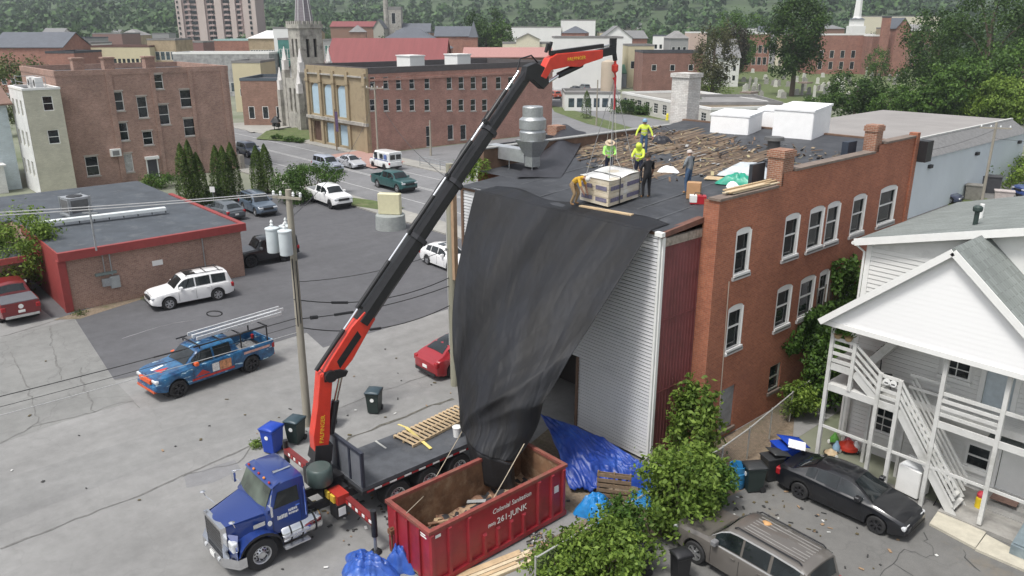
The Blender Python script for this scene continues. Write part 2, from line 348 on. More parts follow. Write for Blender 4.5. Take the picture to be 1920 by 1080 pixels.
# ------------------------------------------------------------------ buildings
_wc={}
def win_mesh(w,h,style,fm,gm,rec):
 key=(round(w,2),round(h,2),style,fm.name,gm.name,round(rec,2))
 if key in _wc:return _wc[key]
 t=min(0.07,w*0.12);mb=MB();y=rec-0.06
 top=h
 mb.box(-w/2,-w/2+t,y,y+0.06,0,h);mb.box(w/2-t,w/2,y,y+0.06,0,h)
 mb.box(-w/2+t,w/2-t,y+.003,y+0.06,h-t,h);mb.box(-w/2+t,w/2-t,y+.003,y+0.06,0,t)
 if style in('sash','grid','blind'):mb.box(-w/2+t,w/2-t,y+0.01,y+0.055,h/2-t*.4,h/2+t*.4)
 if style=='grid':
  mb.box(-t*.2,t*.2,y+0.02,y+0.05,t,h-t)
  for q in(0.25,0.75):mb.box(-w/2+t,w/2-t,y+0.022,y+0.048,h*q-t*.2,h*q+t*.2)
 if style=='blind':
  k=0.12
  while k<h-.1:mb.box(-w/2+t,w/2-t,y+0.03,y+0.05,k,k+0.06);k+=0.12
 if style=='arch':
  n=8
  for i in range(n):
   a0,a1=math.pi*i/n,math.pi*(i+1)/n;r0,r1=w/2,w/2-t
   P=[(r*math.cos(a),h-w*.22+w*.22*r/(w/2)*math.sin(a))for r,a in((r0,a0),(r0,a1),(r1,a1),(r1,a0))]
   mb.prism(P,y-.02,y+.05,'y')
 fme=mb.mesh('window',fm)
 g=MB();g.quad((-w/2+t,rec-.005,t),(w/2-t,rec-.005,t),(w/2-t,rec-.005,h-t),(-w/2+t,rec-.005,h-t));gme=g.mesh('pane',gm)
 _wc[key]=(fme,gme);return _wc[key]
def sill_mesh(w,m):
 key=('sill',round(w,2),m.name)
 if key not in _wc:mb=MB();mb.box(-w/2-.08,w/2+.08,-0.09,0.1,-0.13,0.0);_wc[key]=mb.mesh('sill',m)
 return _wc[key]
def add_window(parent,loc,face,w,h,style='sash',fm=None,gm=None,rec=0.1,sill=None,lintel=None):
 """face 'y-' looks to -y, 'x+' looks to +x (parent's own axes)"""
 fme,gme=win_mesh(w,h,style,fm or WHITE,gm or GLASS,rec);rz=0 if face=='y-' else(math.pi/2 if face=='x+' else-math.pi/2)
 o=inst('window',fme,parent,loc,(0,0,rz));inst('pane',gme,o)
 if sill:inst('sill',sill_mesh(w,sill),o)
 if lintel:inst('lintel',sill_mesh(w,lintel),o,(0,0.02,h+0.16))
 return o
def wall_plane(mb,face,pos,a0,a1,z0,z1,holes,dep=0.12,mi=0):
 """a wall with real openings; its reveals go inward by dep"""
 A=sorted({a0,a1,*[min(max(h[0],a0),a1)for h in holes],*[min(max(h[1],a0),a1)for h in holes]});Z=sorted({z0,z1,*[min(max(h[2],z0),z1)for h in holes],*[min(max(h[3],z0),z1)for h in holes]})
 P=(lambda a,z,d=0:(a,pos+d,z))if face=='y-' else((lambda a,z,d=0:(pos-d,a,z))if face=='x+' else(lambda a,z,d=0:(pos+d,a,z)))
 for i in range(len(A)-1):
  for j in range(len(Z)-1):
   ca,cz=(A[i]+A[i+1])/2,(Z[j]+Z[j+1])/2
   if any(h[0]<ca<h[1]and h[2]<cz<h[3]for h in holes):continue
   mb.quad(P(A[i],Z[j]),P(A[i+1],Z[j]),P(A[i+1],Z[j+1]),P(A[i],Z[j+1]),mi)
 for h in holes:
  for(a,z),(b,y)in(((h[0],h[2]),(h[1],h[2])),((h[1],h[2]),(h[1],h[3])),((h[1],h[3]),(h[0],h[3])),((h[0],h[3]),(h[0],h[2]))):
   mb.quad(P(a,z),P(b,y),P(b,y,dep),P(a,z,dep),mi)
ROOFDK=mat('flat_roof_dark',(0.06,0.062,0.07),0.85,var=0.3,scale=0.5);ROOFGR=mat('flat_roof_grey',(0.22,0.215,0.21),0.9,var=0.18,scale=0.4)
SLATE=rowmat('slate_roof',(0.1,0.11,0.13),0.25,0.8);SHING=rowmat('shingle_roof',(0.19,0.19,0.19),0.22,0.8)
def bld(name,label,cat,loc,rz,w,d,h,wall,roofm=None,front=(),side=(),left=(),roof='flat',par=0.5,rise=3.0,trim=None,over=0.3,fm=None,gm=None,rec=0.1,sill=None,lintel=None,group=None):
 t=thing(name,label,cat,loc,rz,group);roofm=roofm or ROOFDK;mb=MB();wtop=h
 hs=lambda L:[(a-ww/2,a+ww/2,z,z+hh)for(a,z,ww,hh,*_)in L]
 wall_plane(mb,'y-',0,-w/2,w/2,0,h,hs(front));wall_plane(mb,'x+',w/2,0,d,0,h,hs(side));wall_plane(mb,'x-',-w/2,0,d,0,h,hs(left));mb.quad((-w/2,d,0),(w/2,d,0),(w/2,d,h),(-w/2,d,h))
 if roof=='gable_y': # ridge runs along y, gable faces the front
  for y in(0,d):mb.poly([(-w/2,y,h),(w/2,y,h),(0,y,h+rise)])
 if roof=='gable_x':
  for x in(-w/2,w/2):mb.poly([(x,0,h),(x,d,h),(x,d/2,h+rise)])
 mb.build('wall',wall,t,fix=True)
 rm=MB();e=over
 if roof=='flat':
  rm.quad((-w/2,0,h-par),(w/2,0,h-par),(w/2,d,h-par),(-w/2,d,h-par))
  cp=MB();k=0.28
  for x0,x1,y0,y1 in((-w/2-.05,w/2+.05,-.05,k),(-w/2-.05,w/2+.05,d-k,d+.05),(-w/2-.05,-w/2+k,k,d-k),(w/2-k,w/2+.05,k,d-k)):cp.box(x0,x1,y0,y1,h-par+.02,h+.08)
  cp.build('parapet',trim or roofm,t)
 elif roof=='gable_y':
  s=rise/(w/2)
  for q in(-1,1):
   a=(q*(w/2+e),h-s*e);rm.add([(a[0],-e,a[1]),(0,-e,h+rise),(0,d+e,h+rise),(a[0],d+e,a[1]),(a[0],-e,a[1]+.16),(0,-e,h+rise+.18),(0,d+e,h+rise+.18),(a[0],d+e,a[1]+.16)],[(0,1,2,3),(4,7,6,5),(0,4,5,1),(3,2,6,7),(0,3,7,4)])
 elif roof=='gable_x':
  s=rise/(d/2)
  for q,y in((-1,-e),(1,d+e)):
   z0=h-s*e;rm.add([(-w/2-e,y,z0),(w/2+e,y,z0),(w/2+e,d/2,h+rise),(-w/2-e,d/2,h+rise),(-w/2-e,y,z0+.16),(w/2+e,y,z0+.16),(w/2+e,d/2,h+rise+.18),(-w/2-e,d/2,h+rise+.18)],[(0,3,2,1),(4,5,6,7),(0,1,5,4),(1,2,6,5),(0,4,7,3)])
 elif roof=='hip':
  r=min(w,d)/2*0.92;b=[(-w/2-e,-e,h),(w/2+e,-e,h),(w/2+e,d+e,h),(-w/2-e,d+e,h)]
  tp=[(-w/2+r,d/2-.01,h+rise),(w/2-r,d/2-.01,h+rise),(w/2-r,d/2+.01,h+rise),(-w/2+r,d/2+.01,h+rise)]
  if w<d:tp=[(-.01,r,h+rise),(.01,r,h+rise),(.01,d-r,h+rise),(-.01,d-r,h+rise)]
  rm.add(b+tp,[(0,1,5,4),(1,2,6,5),(2,3,7,6),(3,0,4,7),(4,5,6,7),(3,2,1,0)])
 rm.build('roof',roofm,t)
 for L,face,px in((front,'y-',None),(side,'x+',None),(left,'x-',None)):
  for it in L:
   a,z,ww,hh=it[:4];st=it[4]if len(it)>4 else 'sash'
   lc=(a,0,z)if face=='y-' else((w/2,a,z)if face=='x+' else(-w/2,a,z))
   add_window(t,lc,face,ww,hh,st,it[5]if len(it)>5 and it[5]else fm,it[6]if len(it)>6 else gm,rec,sill,lintel)
 return t
def grid_w(xs,zs,w,h,st='sash'):return[(x,z,w,h,st)for z in zs for x in xs]
def lin(a,b,n):return[a+(b-a)*(i+.5)/n for i in range(n)]
FARS=[]
def far(name,label,x0,x1,ytop,dep,wall,roofm=None,thick=14,rot=0,z0=0,cat='building',roof='flat',rise=3,rows=(),trim=None,cols=0,ww=1.2,wh=1.8,st='plain',sidecols=0,fm=None,gm=None,group=None,par=0.4):
 """a block in the town that fills photo columns x0..x1 at distance dep; ytop is its eaves or parapet line"""
 a,b=GD(x0,60,dep),GD(x1,60,dep);c=(a+b)/2;w=abs(x1-x0)*dep/FPX;h=GD((x0+x1)/2,ytop,dep)[2]-z0
 xs=lin(-w/2*.92,w/2*.92,cols)if cols else[]
 fr=[(x,z,ww,wh,st)for z in rows for x in xs if z+wh<h];sd=[(y,z,ww,wh,st)for z in rows for y in(lin(0,thick,sidecols)if sidecols else[])if z+wh<h]
 cx=(x0+x1)/2-960
 if group is None:FARS.append(((x0+x1)/2,dep,name.replace('_',' ')))
 return bld(name,label,cat,(c[0],c[1],z0),R(YAW+rot)-math.atan2(cx,FPX)*0.0,w,thick,h,wall,roofm,fr,sd,roof=roof,rise=rise,trim=trim,fm=fm,gm=gm,group=group,par=par,rec=0.06)
BRK=brickmat('far_brick_red',(0.33,0.15,0.11),(0.26,0.115,0.085),(0.28,0.24,0.21),0.42,0.16)
BRKB=brickmat('far_brick_brown',(0.29,0.165,0.12),(0.23,0.13,0.095),(0.26,0.22,0.19),0.42,0.16)
BRKT=brickmat('far_brick_tan',(0.4,0.31,0.2),(0.35,0.27,0.18),(0.4,0.34,0.25),0.42,0.16)
YEL=mat('cream_wall',(0.56,0.5,0.34),0.85,var=0.06,scale=0.4);WHT=mat('white_wall',(0.74,0.74,0.72),0.8,var=0.05,scale=0.3);TANW=mat('tan_wall',(0.43,0.36,0.28),0.85,var=0.08,scale=0.4)
PINK=mat('tower_concrete',(0.42,0.32,0.305),0.85,var=0.05,scale=0.1);PINKL=mat('tower_concrete_light',(0.5,0.42,0.39),0.85,var=0.05,scale=0.1)
REDROOF=mat('red_metal_roof',(0.2,0.055,0.055),0.6,var=0.12,scale=0.2,stretch=(6,0.3,1));GREENROOF=mat('green_metal_roof',(0.06,0.2,0.12),0.55,var=0.1)
STONE=mat('pale_stone',(0.36,0.345,0.31),0.9,var=0.28,scale=1.2,dirt=(0.14,0.13,0.12),dirtamt=0.4)
def pxw(X,rects,y0): # windows measured on a wall that looks to +x
 out=[]
 for r in rects:
  x0,x1,t,b=r[:4];a,c=GX(x0,(t+b)/2,X),GX(x1,(t+b)/2,X);zt,zb=GX((x0+x1)/2,t,X)[2],GX((x0+x1)/2,b,X)[2]
  out.append(((a[1]+c[1])/2-y0,zb,abs(c[1]-a[1]),zt-zb)+tuple(r[4:]))
 return out
def pyw(Y,rects,xc):
 out=[]
 for r in rects:
  x0,x1,t,b=r[:4];a,c=GY(x0,(t+b)/2,Y),GY(x1,(t+b)/2,Y);zt,zb=GY((x0+x1)/2,t,Y)[2],GY((x0+x1)/2,b,Y)[2]
  out.append(((a[0]+c[0])/2-xc,zb,abs(c[0]-a[0]),zt-zb)+tuple(r[4:]))
 return out
# --- three-storey brown brick block with sash windows, left of the road
OLDBR=brickmat('old_brown_brick',(0.37,0.215,0.165),(0.26,0.14,0.11),(0.42,0.36,0.31),0.24,0.085,stain=(0.22,0.16,0.135))
LINT=mat('stone_trim',(0.4,0.36,0.32),0.9)
W3=[(208,232,172,208),(217,241,230,264),(258,277,181,221),(298,318,196,234),(289,306,139,167),(338,360,168,201),(345,367,222,255),(268,287,246,272),(161,186,293,330),(228,250,288,323,'blind')]
t=bld('brick_block','three-storey brown brick block with scattered white sash windows behind the cedars','building',(-97.5,20,0),0,15,17.5,11.6,OLDBR,ROOFDK,side=pxw(-90,W3,20),front=[],sill=LINT,lintel=LINT,rec=0.16,trim=OLDBR)
mb=MB()
for py in(172,245,318):
 y=GX(py,200,-90)[1]-20
for y,w in((4.9,.55),(9.2,.4),(13.2,.4),(16.9,.5)):mb.box(7.5,7.62,y-w/2,y+w/2,0.1,11.5)
mb.build('pilaster',OLDBR,t)
for yy,zz in((2.5,11.6),(5.4,11.6),(9.5,11.6)):
 mb=MB();mb.box(5.6,6.7,yy-.5,yy+.5,11.3,12.7);mb.box(5.5,6.8,yy-.6,yy+.6,12.7,12.85);mb.build('chimney',OLDBR,t)
d3=pxw(-90,[(275,297,292,336)],20)[0]
dm=MB();dm.box(7.5,7.56,d3[0]-.5,d3[0]+.5,d3[1],d3[1]+2.1);do=dm.build('door',mat('dark_door',(0.05,0.05,0.06),0.5),t)
dm=MB();dm.box(7.52,7.6,d3[0]-.62,d3[0]-.5,d3[1],d3[1]+2.2);dm.box(7.52,7.6,d3[0]+.5,d3[0]+.62,d3[1],d3[1]+2.2);dm.box(7.52,7.95,d3[0]-.7,d3[0]+.7,d3[1]+2.2,d3[1]+2.5);dm.build('frame',WHITE,do)
ac=MB();ac.box(7.5,8.0,3.9,4.9,2.9,3.65);a_=ac.build('air_conditioner',WHITE,t);ac=MB();ac.box(8.0,8.02,4.05,4.7,3.0,3.5);ac.build('grille',mat('grille_grey',(0.2,0.2,0.2),0.6),a_)
wb=MB();wb.box(-97,-89.2,37.5,38.0,0,1.7);wb2=MB()
tag(wb.build('retaining_wall',mat('old_concrete',(0.25,0.23,0.2),0.95,var=0.25,dirt=(0.1,0.09,0.08))),'low concrete retaining wall at the end of the brown brick block','wall')
# --- cream and white wing, pale blue house
CREAM=rowmat('cream_siding',(0.55,0.53,0.43),0.11,0.82);WSID=rowmat('white_siding',(0.74,0.74,0.73),0.11,0.82);BSID=rowmat('pale_blue_siding',(0.5,0.57,0.6),0.11,0.82)
t=bld('apartment_house','cream and white three-storey house against the brown brick block','house',(-91.0,16.6,0),0,6.0,3.2,10.2,CREAM,ROOFDK,front=grid_w([-1.9,-.2,1.5],[1.7,4.6,7.6],0.75,1.5),side=pxw(-88,[(80,100,180,208),(90,112,243,270)],16.6),par=0.15,trim=WHITE)
mb=MB();mb.box(-3.02,2.7,-0.04,-0.012,0.0,10.0)
wp_=MB();wall_plane(wp_,'y-',-0.03,-3,3,0,10,[(x-.375,x+.375,z,z+1.5)for x in(-1.9,-.2,1.5)for z in(1.7,4.6,7.6)],0.02);wp_.build('siding',WSID,t)
mb=MB();mb.tube([(-2.6,.6,10.2),(-2.6,.6,11.2),(-1.2,.6,11.2),(-1.2,2.2,11.2),(2.4,2.2,11.2),(2.4,2.2,10.2)],0.03);mb.tube([(-2.6,.6,10.7),(2.4,.6,10.7),(2.4,2.2,10.7)],0.025);mb.build('railing',STEEL,t)
for k,(x,y)in enumerate(((-1.2,2.4),(0.6,2.5))):
 c=thing('condenser',('white rooftop condenser on the cream house, the one nearer the rail corner','white rooftop condenser on the cream house, next to the brick wall')[k],'air conditioner',(-91+x,16.6+y-.6,10.05))
 mb=MB();mb.box(-.6,.6,-.35,.35,0,1.05);b_=mb.build('housing',WHITE,c);mb=MB();mb.lathe([(0.33,-.37),(0.33,-.355)],(0.1,0,.55),16,0,'y');mb.build('fan_grille',BLACK,c)
t=bld('blue_house','pale blue clapboard house at the left edge behind the flat-roofed shop','house',(-100,8.5,0),0,13,7.5,8.6,BSID,mat('brown_roof',(0.19,0.12,0.095),0.85),side=[(1.3,5.6,1.0,1.8),(3.9,2.6,.9,1.7),(1.3,1.2,1.0,1.7)],front=grid_w([-4,0,4],[1.2,5.2],1,1.7),roof='gable_y',rise=2.2,over=0.5)
mb=MB();mb.box(6.5,8.3,4.4,6.2,2.7,2.85);mb.box(6.5,8.0,4.6,6.0,0,2.7);mb.build('porch',WSID,t)
# --- the old hall across the road: tan stone front with boarded arches, red brick side
HBR=brickmat('hall_brick',(0.4,0.2,0.155),(0.31,0.15,0.115),(0.42,0.33,0.28),0.3,0.1,stain=(0.29,0.17,0.135))
HS=[(x-5,x+5,144,167)for x in(698.7,723.7,747.5,772.5,801,842.5,865,887.5,908.7,935,958)]+[(x-5,x+5,186,208)for x in(698.7,724,748,773,801,842.5,865,887.5,909,935)]+[(x-5.5,x+5.5,234,262,'plain')for x in(845,869)]+[(799,808,236,275,'sash')]
t=bld('brick_hall','long red brick hall with white windows and blue boarded arches across the road','building',(-97.4,55.5,0),0,15.6,33,10.8,HBR,ROOFDK,side=[q for q in pxw(-89.6,HS,55.5)],rec=0.14,sill=LINT,trim=mat('dark_cornice',(0.09,0.08,0.08),0.8),par=0.7)
TANS=mat('tan_stucco',(0.33,0.265,0.17),0.9,var=0.15,scale=0.8,dirt=(0.2,0.16,0.11),dirtamt=0.4);BOARD=mat('blue_boarding',(0.4,0.53,0.62),0.7,var=0.06,dirt=(0.33,0.42,0.47),dirtamt=0.3)
AR=[(-5.7,2.4),(-2.1,2.4),(1.5,2.4)]
fm_=MB();wall_plane(fm_,'y-',-0.35,-7.9,7.9,0,10.75,[(x-w/2,x+w/2,4.2,8.4)for x,w in AR]+[(x-w/2,x+w/2,.4,3.2)for x,w in AR],0.3)
fm_.quad((7.9,-.35,0),(7.9,0,0),(7.9,0,10.75),(7.9,-.35,10.75));fm_.quad((-7.9,-.35,10.75),(7.9,-.35,10.75),(7.9,0.1,10.75),(-7.9,.1,10.75));fm_.build('facade',TANS,t)
for x,w in AR:
 mb=MB();n=10;mb.poly([(x-w/2,-.12,4.2),(x+w/2,-.12,4.2)]+[(x+w/2*math.cos(math.pi*i/n),-.12,7.5+.85*math.sin(math.pi*i/n))for i in range(n+1)]);mb.build('boarded_arch',BOARD,t)
 mb=MB()
 for sgn in(-1,1):mb.poly([(x+sgn*w/2,-.11,7.5)]+[(x+sgn*w/2*math.cos(math.pi/2*i/6),-.11,7.5+.85*math.sin(math.pi/2*i/6))for i in range(7)]+[(x,-.11,8.4),(x+sgn*w/2,-.11,8.4)])
 mb.build('spandrel',TANS,t)
 mb=MB();mb.quad((x-w/2,-.1,.4),(x+w/2,-.1,.4),(x+w/2,-.1,3.2),(x-w/2,-.1,3.2));mb.build('boarding',BOARD if x>-5 else mat('dark_opening',(0.09,0.05,0.035),.9),t)
mb=MB()
for x in(-7.5,-3.9,-.3,3.3,7.5):mb.box(x-.33,x+.33,-.62,-.36,0,10.2);mb.box(x-.45,x+.45,-.7,-.36,8.6,9.0)
mb.build('pilaster',TANS,t)
mb=MB();mb.box(-8.0,8.0,-.8,-.34,3.55,3.95);mb.box(-8.0,8.0,-.6,-.34,9.6,9.8);mb.build('cornice',STONE,t)
mb=MB();mb.box(7.8,8.0,.2,33,9.2,9.5);mb.build('brick_band',HBR,t)
for k,(px,w)in enumerate(((770,3.2),(858,3.0))):
 p=GX(px,118,-93.5);mb=MB();mb.box(-w/2,w/2,-1.2,1.2,0,1.9);mb.box(-w/2-.1,w/2+.1,-1.3,1.3,1.9,2.05)
 o=mb.build('roof_box',WHT,None,loc=(-93.5,p[1],10.1));tag(o,('white box housing on the hall roof above the middle windows','white box housing on the hall roof nearer the crane boom')[k],'roof box')
# red flag banner on pole before the hall, doors
FLG=mat('flag_cloth',(0.08,0.05,0.12),0.8);p=G(632,283)
t=wthing('banner_pole','street pole with a dark hanging banner in front of the blue boarded arches','pole',(p[0],p[1],0));mb=MB();mb.cyl((p[0],p[1],.1),(p[0],p[1],5.5),.09,.07,8);mb.build('pole',OLDWOOD,t);mb=MB();mb.box(p[0]+.1,p[0]+.75,p[1]-.02,p[1]+.02,2.6,5.2);mb.build('banner',FLG,t)

# --- church with spire
cx,cy=-121.5,64.0
t=wthing('church','pale stone church tower with battlements, pinnacles and a grey spire','church',(cx,cy,0));hw=1.95
mb=MB();H1=15.7;op=lambda c:[(c-.95,c-.35,11.2,14.0),(c+.35,c+.95,11.2,14.0)]
wall_plane(mb,'y-',cy-hw,cx-hw,cx+hw,0,H1,op(cx),.5);wall_plane(mb,'x+',cx+hw,cy-hw,cy+hw,0,H1,op(cy),.5);wall_plane(mb,'x-',cx-hw,cy-hw,cy+hw,0,H1,op(cy),.5)
mb.quad((cx-hw,cy+hw,0),(cx+hw,cy+hw,0),(cx+hw,cy+hw,H1),(cx-hw,cy+hw,H1));mb.quad((cx-hw,cy-hw,H1),(cx+hw,cy-hw,H1),(cx+hw,cy+hw,H1),(cx-hw,cy+hw,H1));mb.build('tower_wall',STONE,t)
mb=MB();mb.box(cx-hw+.52,cx+hw-.52,cy-hw+.52,cy+hw-.52,10.5,14.6);mb.build('louvre',BLACK,t)
mb=MB();mb.box(cx-hw-.2,cx+hw+.2,cy-hw-.2,cy+hw+.2,H1-.1,H1+.5)
for i in range(6):
 a=-hw-.2+(2*hw+.4)*(i+.1)/6;b=a+.42
 mb.box(cx+a,cx+b,cy-hw-.2,cy-hw+.1,H1+.5,H1+1.0);mb.box(cx+hw-.1,cx+hw+.2,cy+a,cy+b,H1+.503,H1+1.0)
mb.build('battlement',STONE,t)
mb=MB();n=8;ring=[(cx+1.45*math.cos(math.pi/8+math.pi*i/4),cy+1.45*math.sin(math.pi/8+math.pi*i/4),H1+.4)for i in range(8)]
for i in range(8):mb.poly([ring[i],ring[(i+1)%8],(cx,cy,H1+13)])
mb.build('spire',rowmat('spire_slate',(0.2,0.18,0.2),0.4,.7),t)
mb=MB()
for i in range(8):mb.tube([ring[i],(cx,cy,H1+13.05)],.07,5)
mb.build('spire_rib',mat('pale_rib',(0.55,0.55,0.55),.7),t)
for dx,dy,h in((-2.6,-2.6,11.6),(2.5,-2.5,11.4),(2.5,2.5,11.4),(-3.6,-3.2,8.4),(3.2,-3.4,8.2)):
 mb=MB();mb.box(cx+dx-.5,cx+dx+.5,cy+dy-.5,cy+dy+.5,0,h-2.4);mb.build('buttress',STONE,t)
 mb=MB();mb.box(cx+dx-.42,cx+dx+.42,cy+dy-.42,cy+dy+.42,h-2.4,h-.9);mb.lathe([(.55,h-.9),(.06,h+1.2)],(cx+dx,cy+dy,0),4);mb.build('pinnacle',mat('white_stone',(.66,.64,.62),.85),t)
mb=MB();wall_plane(mb,'y-',cy-3.0,cx-3.2,cx+3.2,0,8.0,[(cx-1.1,cx-.4,2.6,6.4),(cx+.4,cx+1.1,2.6,6.4)],.4);mb.box(cx-3.2,cx+3.2,cy-2.6,cy+3,0,7.9);mb.build('porch_wall',STONE,t)
mb=MB();L_=26
mb.box(cx-6,cx+3.5,cy+3,cy+24,0,6.2);mb.build('nave_wall',STONE,t)
mb=MB();mb.prism([(cx-6.4,6.1),(cx+3.9,6.1),(cx-1.2,9.6)],cy+2.9,cy+24.3,'y');mb.build('nave_roof',SLATE,t)
# --- the rest of the town, near to far
far('brown_shop','low brown brick shop with dark roof beside the white gabled wall',440,527,149,128,BRKB,ROOFDK,12,rows=(1.2,),cols=3,ww=1.0,wh=2.0,trim=mat('dark_trim',(.08,.1,.12),.7))
far('white_annex','white end wall of the gabled annex left of the church',524,556,150,131,WHT,ROOFDK,10,roof='gable_y',rise=2.2)
far('cream_store','plain cream block behind the brown brick block',428,482,115,150,YEL,ROOFGR,10,rows=(3,),cols=2,ww=.9,wh=1.4)
far('storefront_row','long low white-edged storefront row behind the brown brick block',318,500,99,185,mat('storefront',(.3,.3,.3),.7,var=.4,scale=.8),ROOFGR,10,rows=(1.0,),cols=14,ww=1.3,wh=2.2,trim=WHT,gm=GLASSB)
far('cream_terrace','long cream terrace with a dark cornice and paired windows',165,276,86,205,YEL,ROOFGR,12,rows=(2.0,6.2),cols=12,ww=.8,wh=1.7,trim=mat('brown_cornice',(.13,.07,.06),.8),fm=mat('dark_frame',(.1,.1,.1),.6))
far('white_three_storey','white three-storey block with rows of dark windows by the cream terrace',118,166,80,212,WHT,ROOFGR,12,rows=(1.6,4.9,8.2),cols=5,ww=1.0,wh=2.0,fm=mat('dark_frame',(.1,.1,.1),.6))
far('brick_gable_shop','red brick shop with one arched white window at the left',78,132,97,168,BRK,ROOFDK,12,rows=(2.5,),cols=2,ww=1.0,wh=2.2)
far('slate_roof_hall','wide brick hall under a blue-grey slate roof at the far left',-25,112,89,195,BRK,SLATE,14,roof='gable_x',rise=3.4,rows=(2.0,),cols=7,ww=1.3,wh=1.6,gm=GLASSB)
far('tan_parapet_block','tan brick block with three white windows under a stepped parapet',273,326,73,208,BRKT,ROOFGR,12,rows=(2,7.4),cols=5,ww=1.2,wh=2.2,gm=GLASSB)
far('brown_warehouse','brownish purple warehouse above the cream terrace',172,227,62,300,mat('plum_wall',(.24,.15,.13),.85),ROOFGR,16)
far('brown_block','dark red block in front of the tower flats',322,378,78,270,mat('plum_wall2',(.22,.12,.11),.85),ROOFGR,12,rows=(3,),cols=4)
far('brick_store','red brick store with a white gabled sign on its roof',399,466,74,235,BRK,ROOFGR,14,rows=(2.2,6.6),cols=6,ww=.9,wh=2.0,trim=mat('teal_trim',(.35,.5,.48),.6))
far('arcade_block','tan arcaded block under a pale curved roof',464,522,72,230,BRKT,WHT,14,rows=(2.0,6.8),cols=11,ww=.7,wh=2.6,roof='hip',rise=2.2)
far('white_stage_block','tall plain white block behind the glass atrium',512,560,51,205,WHT,ROOFGR,10)
far('glass_atrium','green glass atrium with white mullions left of the church tower',519,562,72,192,mat('green_glass',(.07,.2,.18),.15,var=.3,scale=.6),ROOFGR,8,rows=(0.6,3.2,5.8,8.4),cols=8,ww=.62,wh=2.3,fm=WHT,gm=glassmat('green_pane',(.06,.17,.15)))
far('glass_gallery','low green glazed gallery right of the church tower',604,668,74,195,mat('grey_wall',(.3,.3,.3),.8),ROOFGR,10,rows=(6.6,9.3),cols=9,ww=.75,wh=2.2,fm=WHT,gm=glassmat('green_pane',(.06,.17,.15)))
far('red_roof_hall','broad hall under a dull red metal roof behind the brick hall',608,832,118,150,BRK,REDROOF,16,roof='gable_x',rise=4.2)
t=far('slate_hip_hall','blue-grey hipped slate roof with four white skylights',684,838,93,172,BRK,SLATE,16,roof='hip',rise=4.6)
for k,px in enumerate((713,742,771,799)):
 p=GD(px,86,170.5);mb=MB();mb.box(-.6,.6,-.4,.4,-.35,.45);o=mb.build('skylight',WHT,None,loc=tuple(p));tag(o,('first','second','third','fourth')[k]+' white skylight from the church on the slate hipped roof','skylight','skylights on the slate roof')
far('brick_terrace','long reddish terrace far behind the church',620,706,50,330,mat('dull_red_wall',(.25,.15,.11),.85),REDROOF,12,roof='gable_x',rise=2,rows=(3,),cols=8)
far('pediment_house','pale pedimented house end beside the square stone tower',700,720,52,310,mat('grey_cream',(.4,.39,.34),.8),SLATE,10,roof='gable_y',rise=3,rows=(3,7),cols=3,ww=.7)
t=far('stone_tower','square pale stone church tower with corner turret far behind',725,753,13,320,STONE,ROOFGR,6,rows=(17.0,),cols=1,ww=1.6,wh=4.2,par=1.2,cat='church')
mb=MB();mb.cyl((-3,.3,0),(-3,.3,28.5),1.0,1.0,8);mb.build('turret',STONE,t)
far('stone_nave','grey slate nave roof beside the square stone tower',742,805,64,318,STONE,SLATE,12,roof='gable_x',rise=4)
far('brick_slate_house','red brick house with slate roof and turret near the tall trees',815,884,68,262,BRK,SLATE,12,roof='gable_x',rise=3,rows=(2.4,),cols=4,ww=1.2,wh=1.8)
far('brick_turret','brick corner turret with a pale cornice at the end of the slate-roofed house',880,895,70,258,BRK,SLATE,5,roof='hip',rise=5,rows=(4,),cols=1,trim=WHT)
far('town_offices','long pale two-tone office block below the hill',945,1052,50,330,WHT,ROOFGR,14,rows=(2,5.4),cols=14,ww=1.6,wh=1.5)
far('cream_pediment_hall','cream hall with a pedimented middle and a row of small windows',942,1034,80,235,mat('cream_hall',(.62,.58,.45),.8),ROOFGR,12,rows=(1.2,4.6),cols=9,ww=.8,wh=1.4)
far('cream_pediment','raised cream pediment block on the cream hall',968,1012,74,233,mat('cream_hall',(.62,.58,.45),.8),ROOFGR,8,rows=(7.8,),cols=5,ww=.6,wh=1.2,roof='gable_y',rise=1.6)
far('white_top_block','brick block with a plain white top storey below the hill',1055,1116,37,330,WHT,ROOFGR,14,rows=(1,4.2,7.2),cols=9,ww=1.0,wh=1.8)
far('white_block','large plain white block behind the crane jib',1040,1169,69,205,WHT,ROOFGR,14,rows=(6.5,),cols=0)
far('brick_lane_block','brick block with a wide triple window under the pink curved roof',868,1036,108,158,BRKB,mat('pink_roof',(.38,.2,.18),.7),14,rows=(3.6,),cols=4,ww=2.0,wh=1.9,roof='gable_x',rise=1.6)
far('white_gable_house','white gabled house above the white block',1130,1186,71,245,WHT,SHING,12,roof='gable_y',rise=3.4,rows=(1.6,),cols=4,ww=1,wh=1.6)
far('yellow_shop','small pale yellow shop with a barred window',1180,1228,84,212,YEL,ROOFGR,12,rows=(5,),cols=2,ww=2.2,wh=2)
far('plain_brick_block','plain red-brown brick block with one small window beyond the white chimney',1208,1322,97,192,brickmat('plain_brick',(.24,.12,.095),(.2,.095,.075),(.27,.2,.17),.42,.16),ROOFDK,14,rows=(5.5,),cols=3,ww=1.2,wh=1.5)
far('pink_end_house','pale pink end house among trees on the hillside road',1295,1326,60,290,mat('pink_wall',(.52,.4,.34),.85),WHT,10,rows=(2,5.5),cols=3,ww=1)
far('white_farmhouse','white gabled house with grey roof behind the brown-green tree',1345,1392,108,215,WHT,SHING,12,roof='gable_x',rise=4.6,rows=(1.6,4.2),cols=3,ww=.9,wh=1.5,sidecols=2)
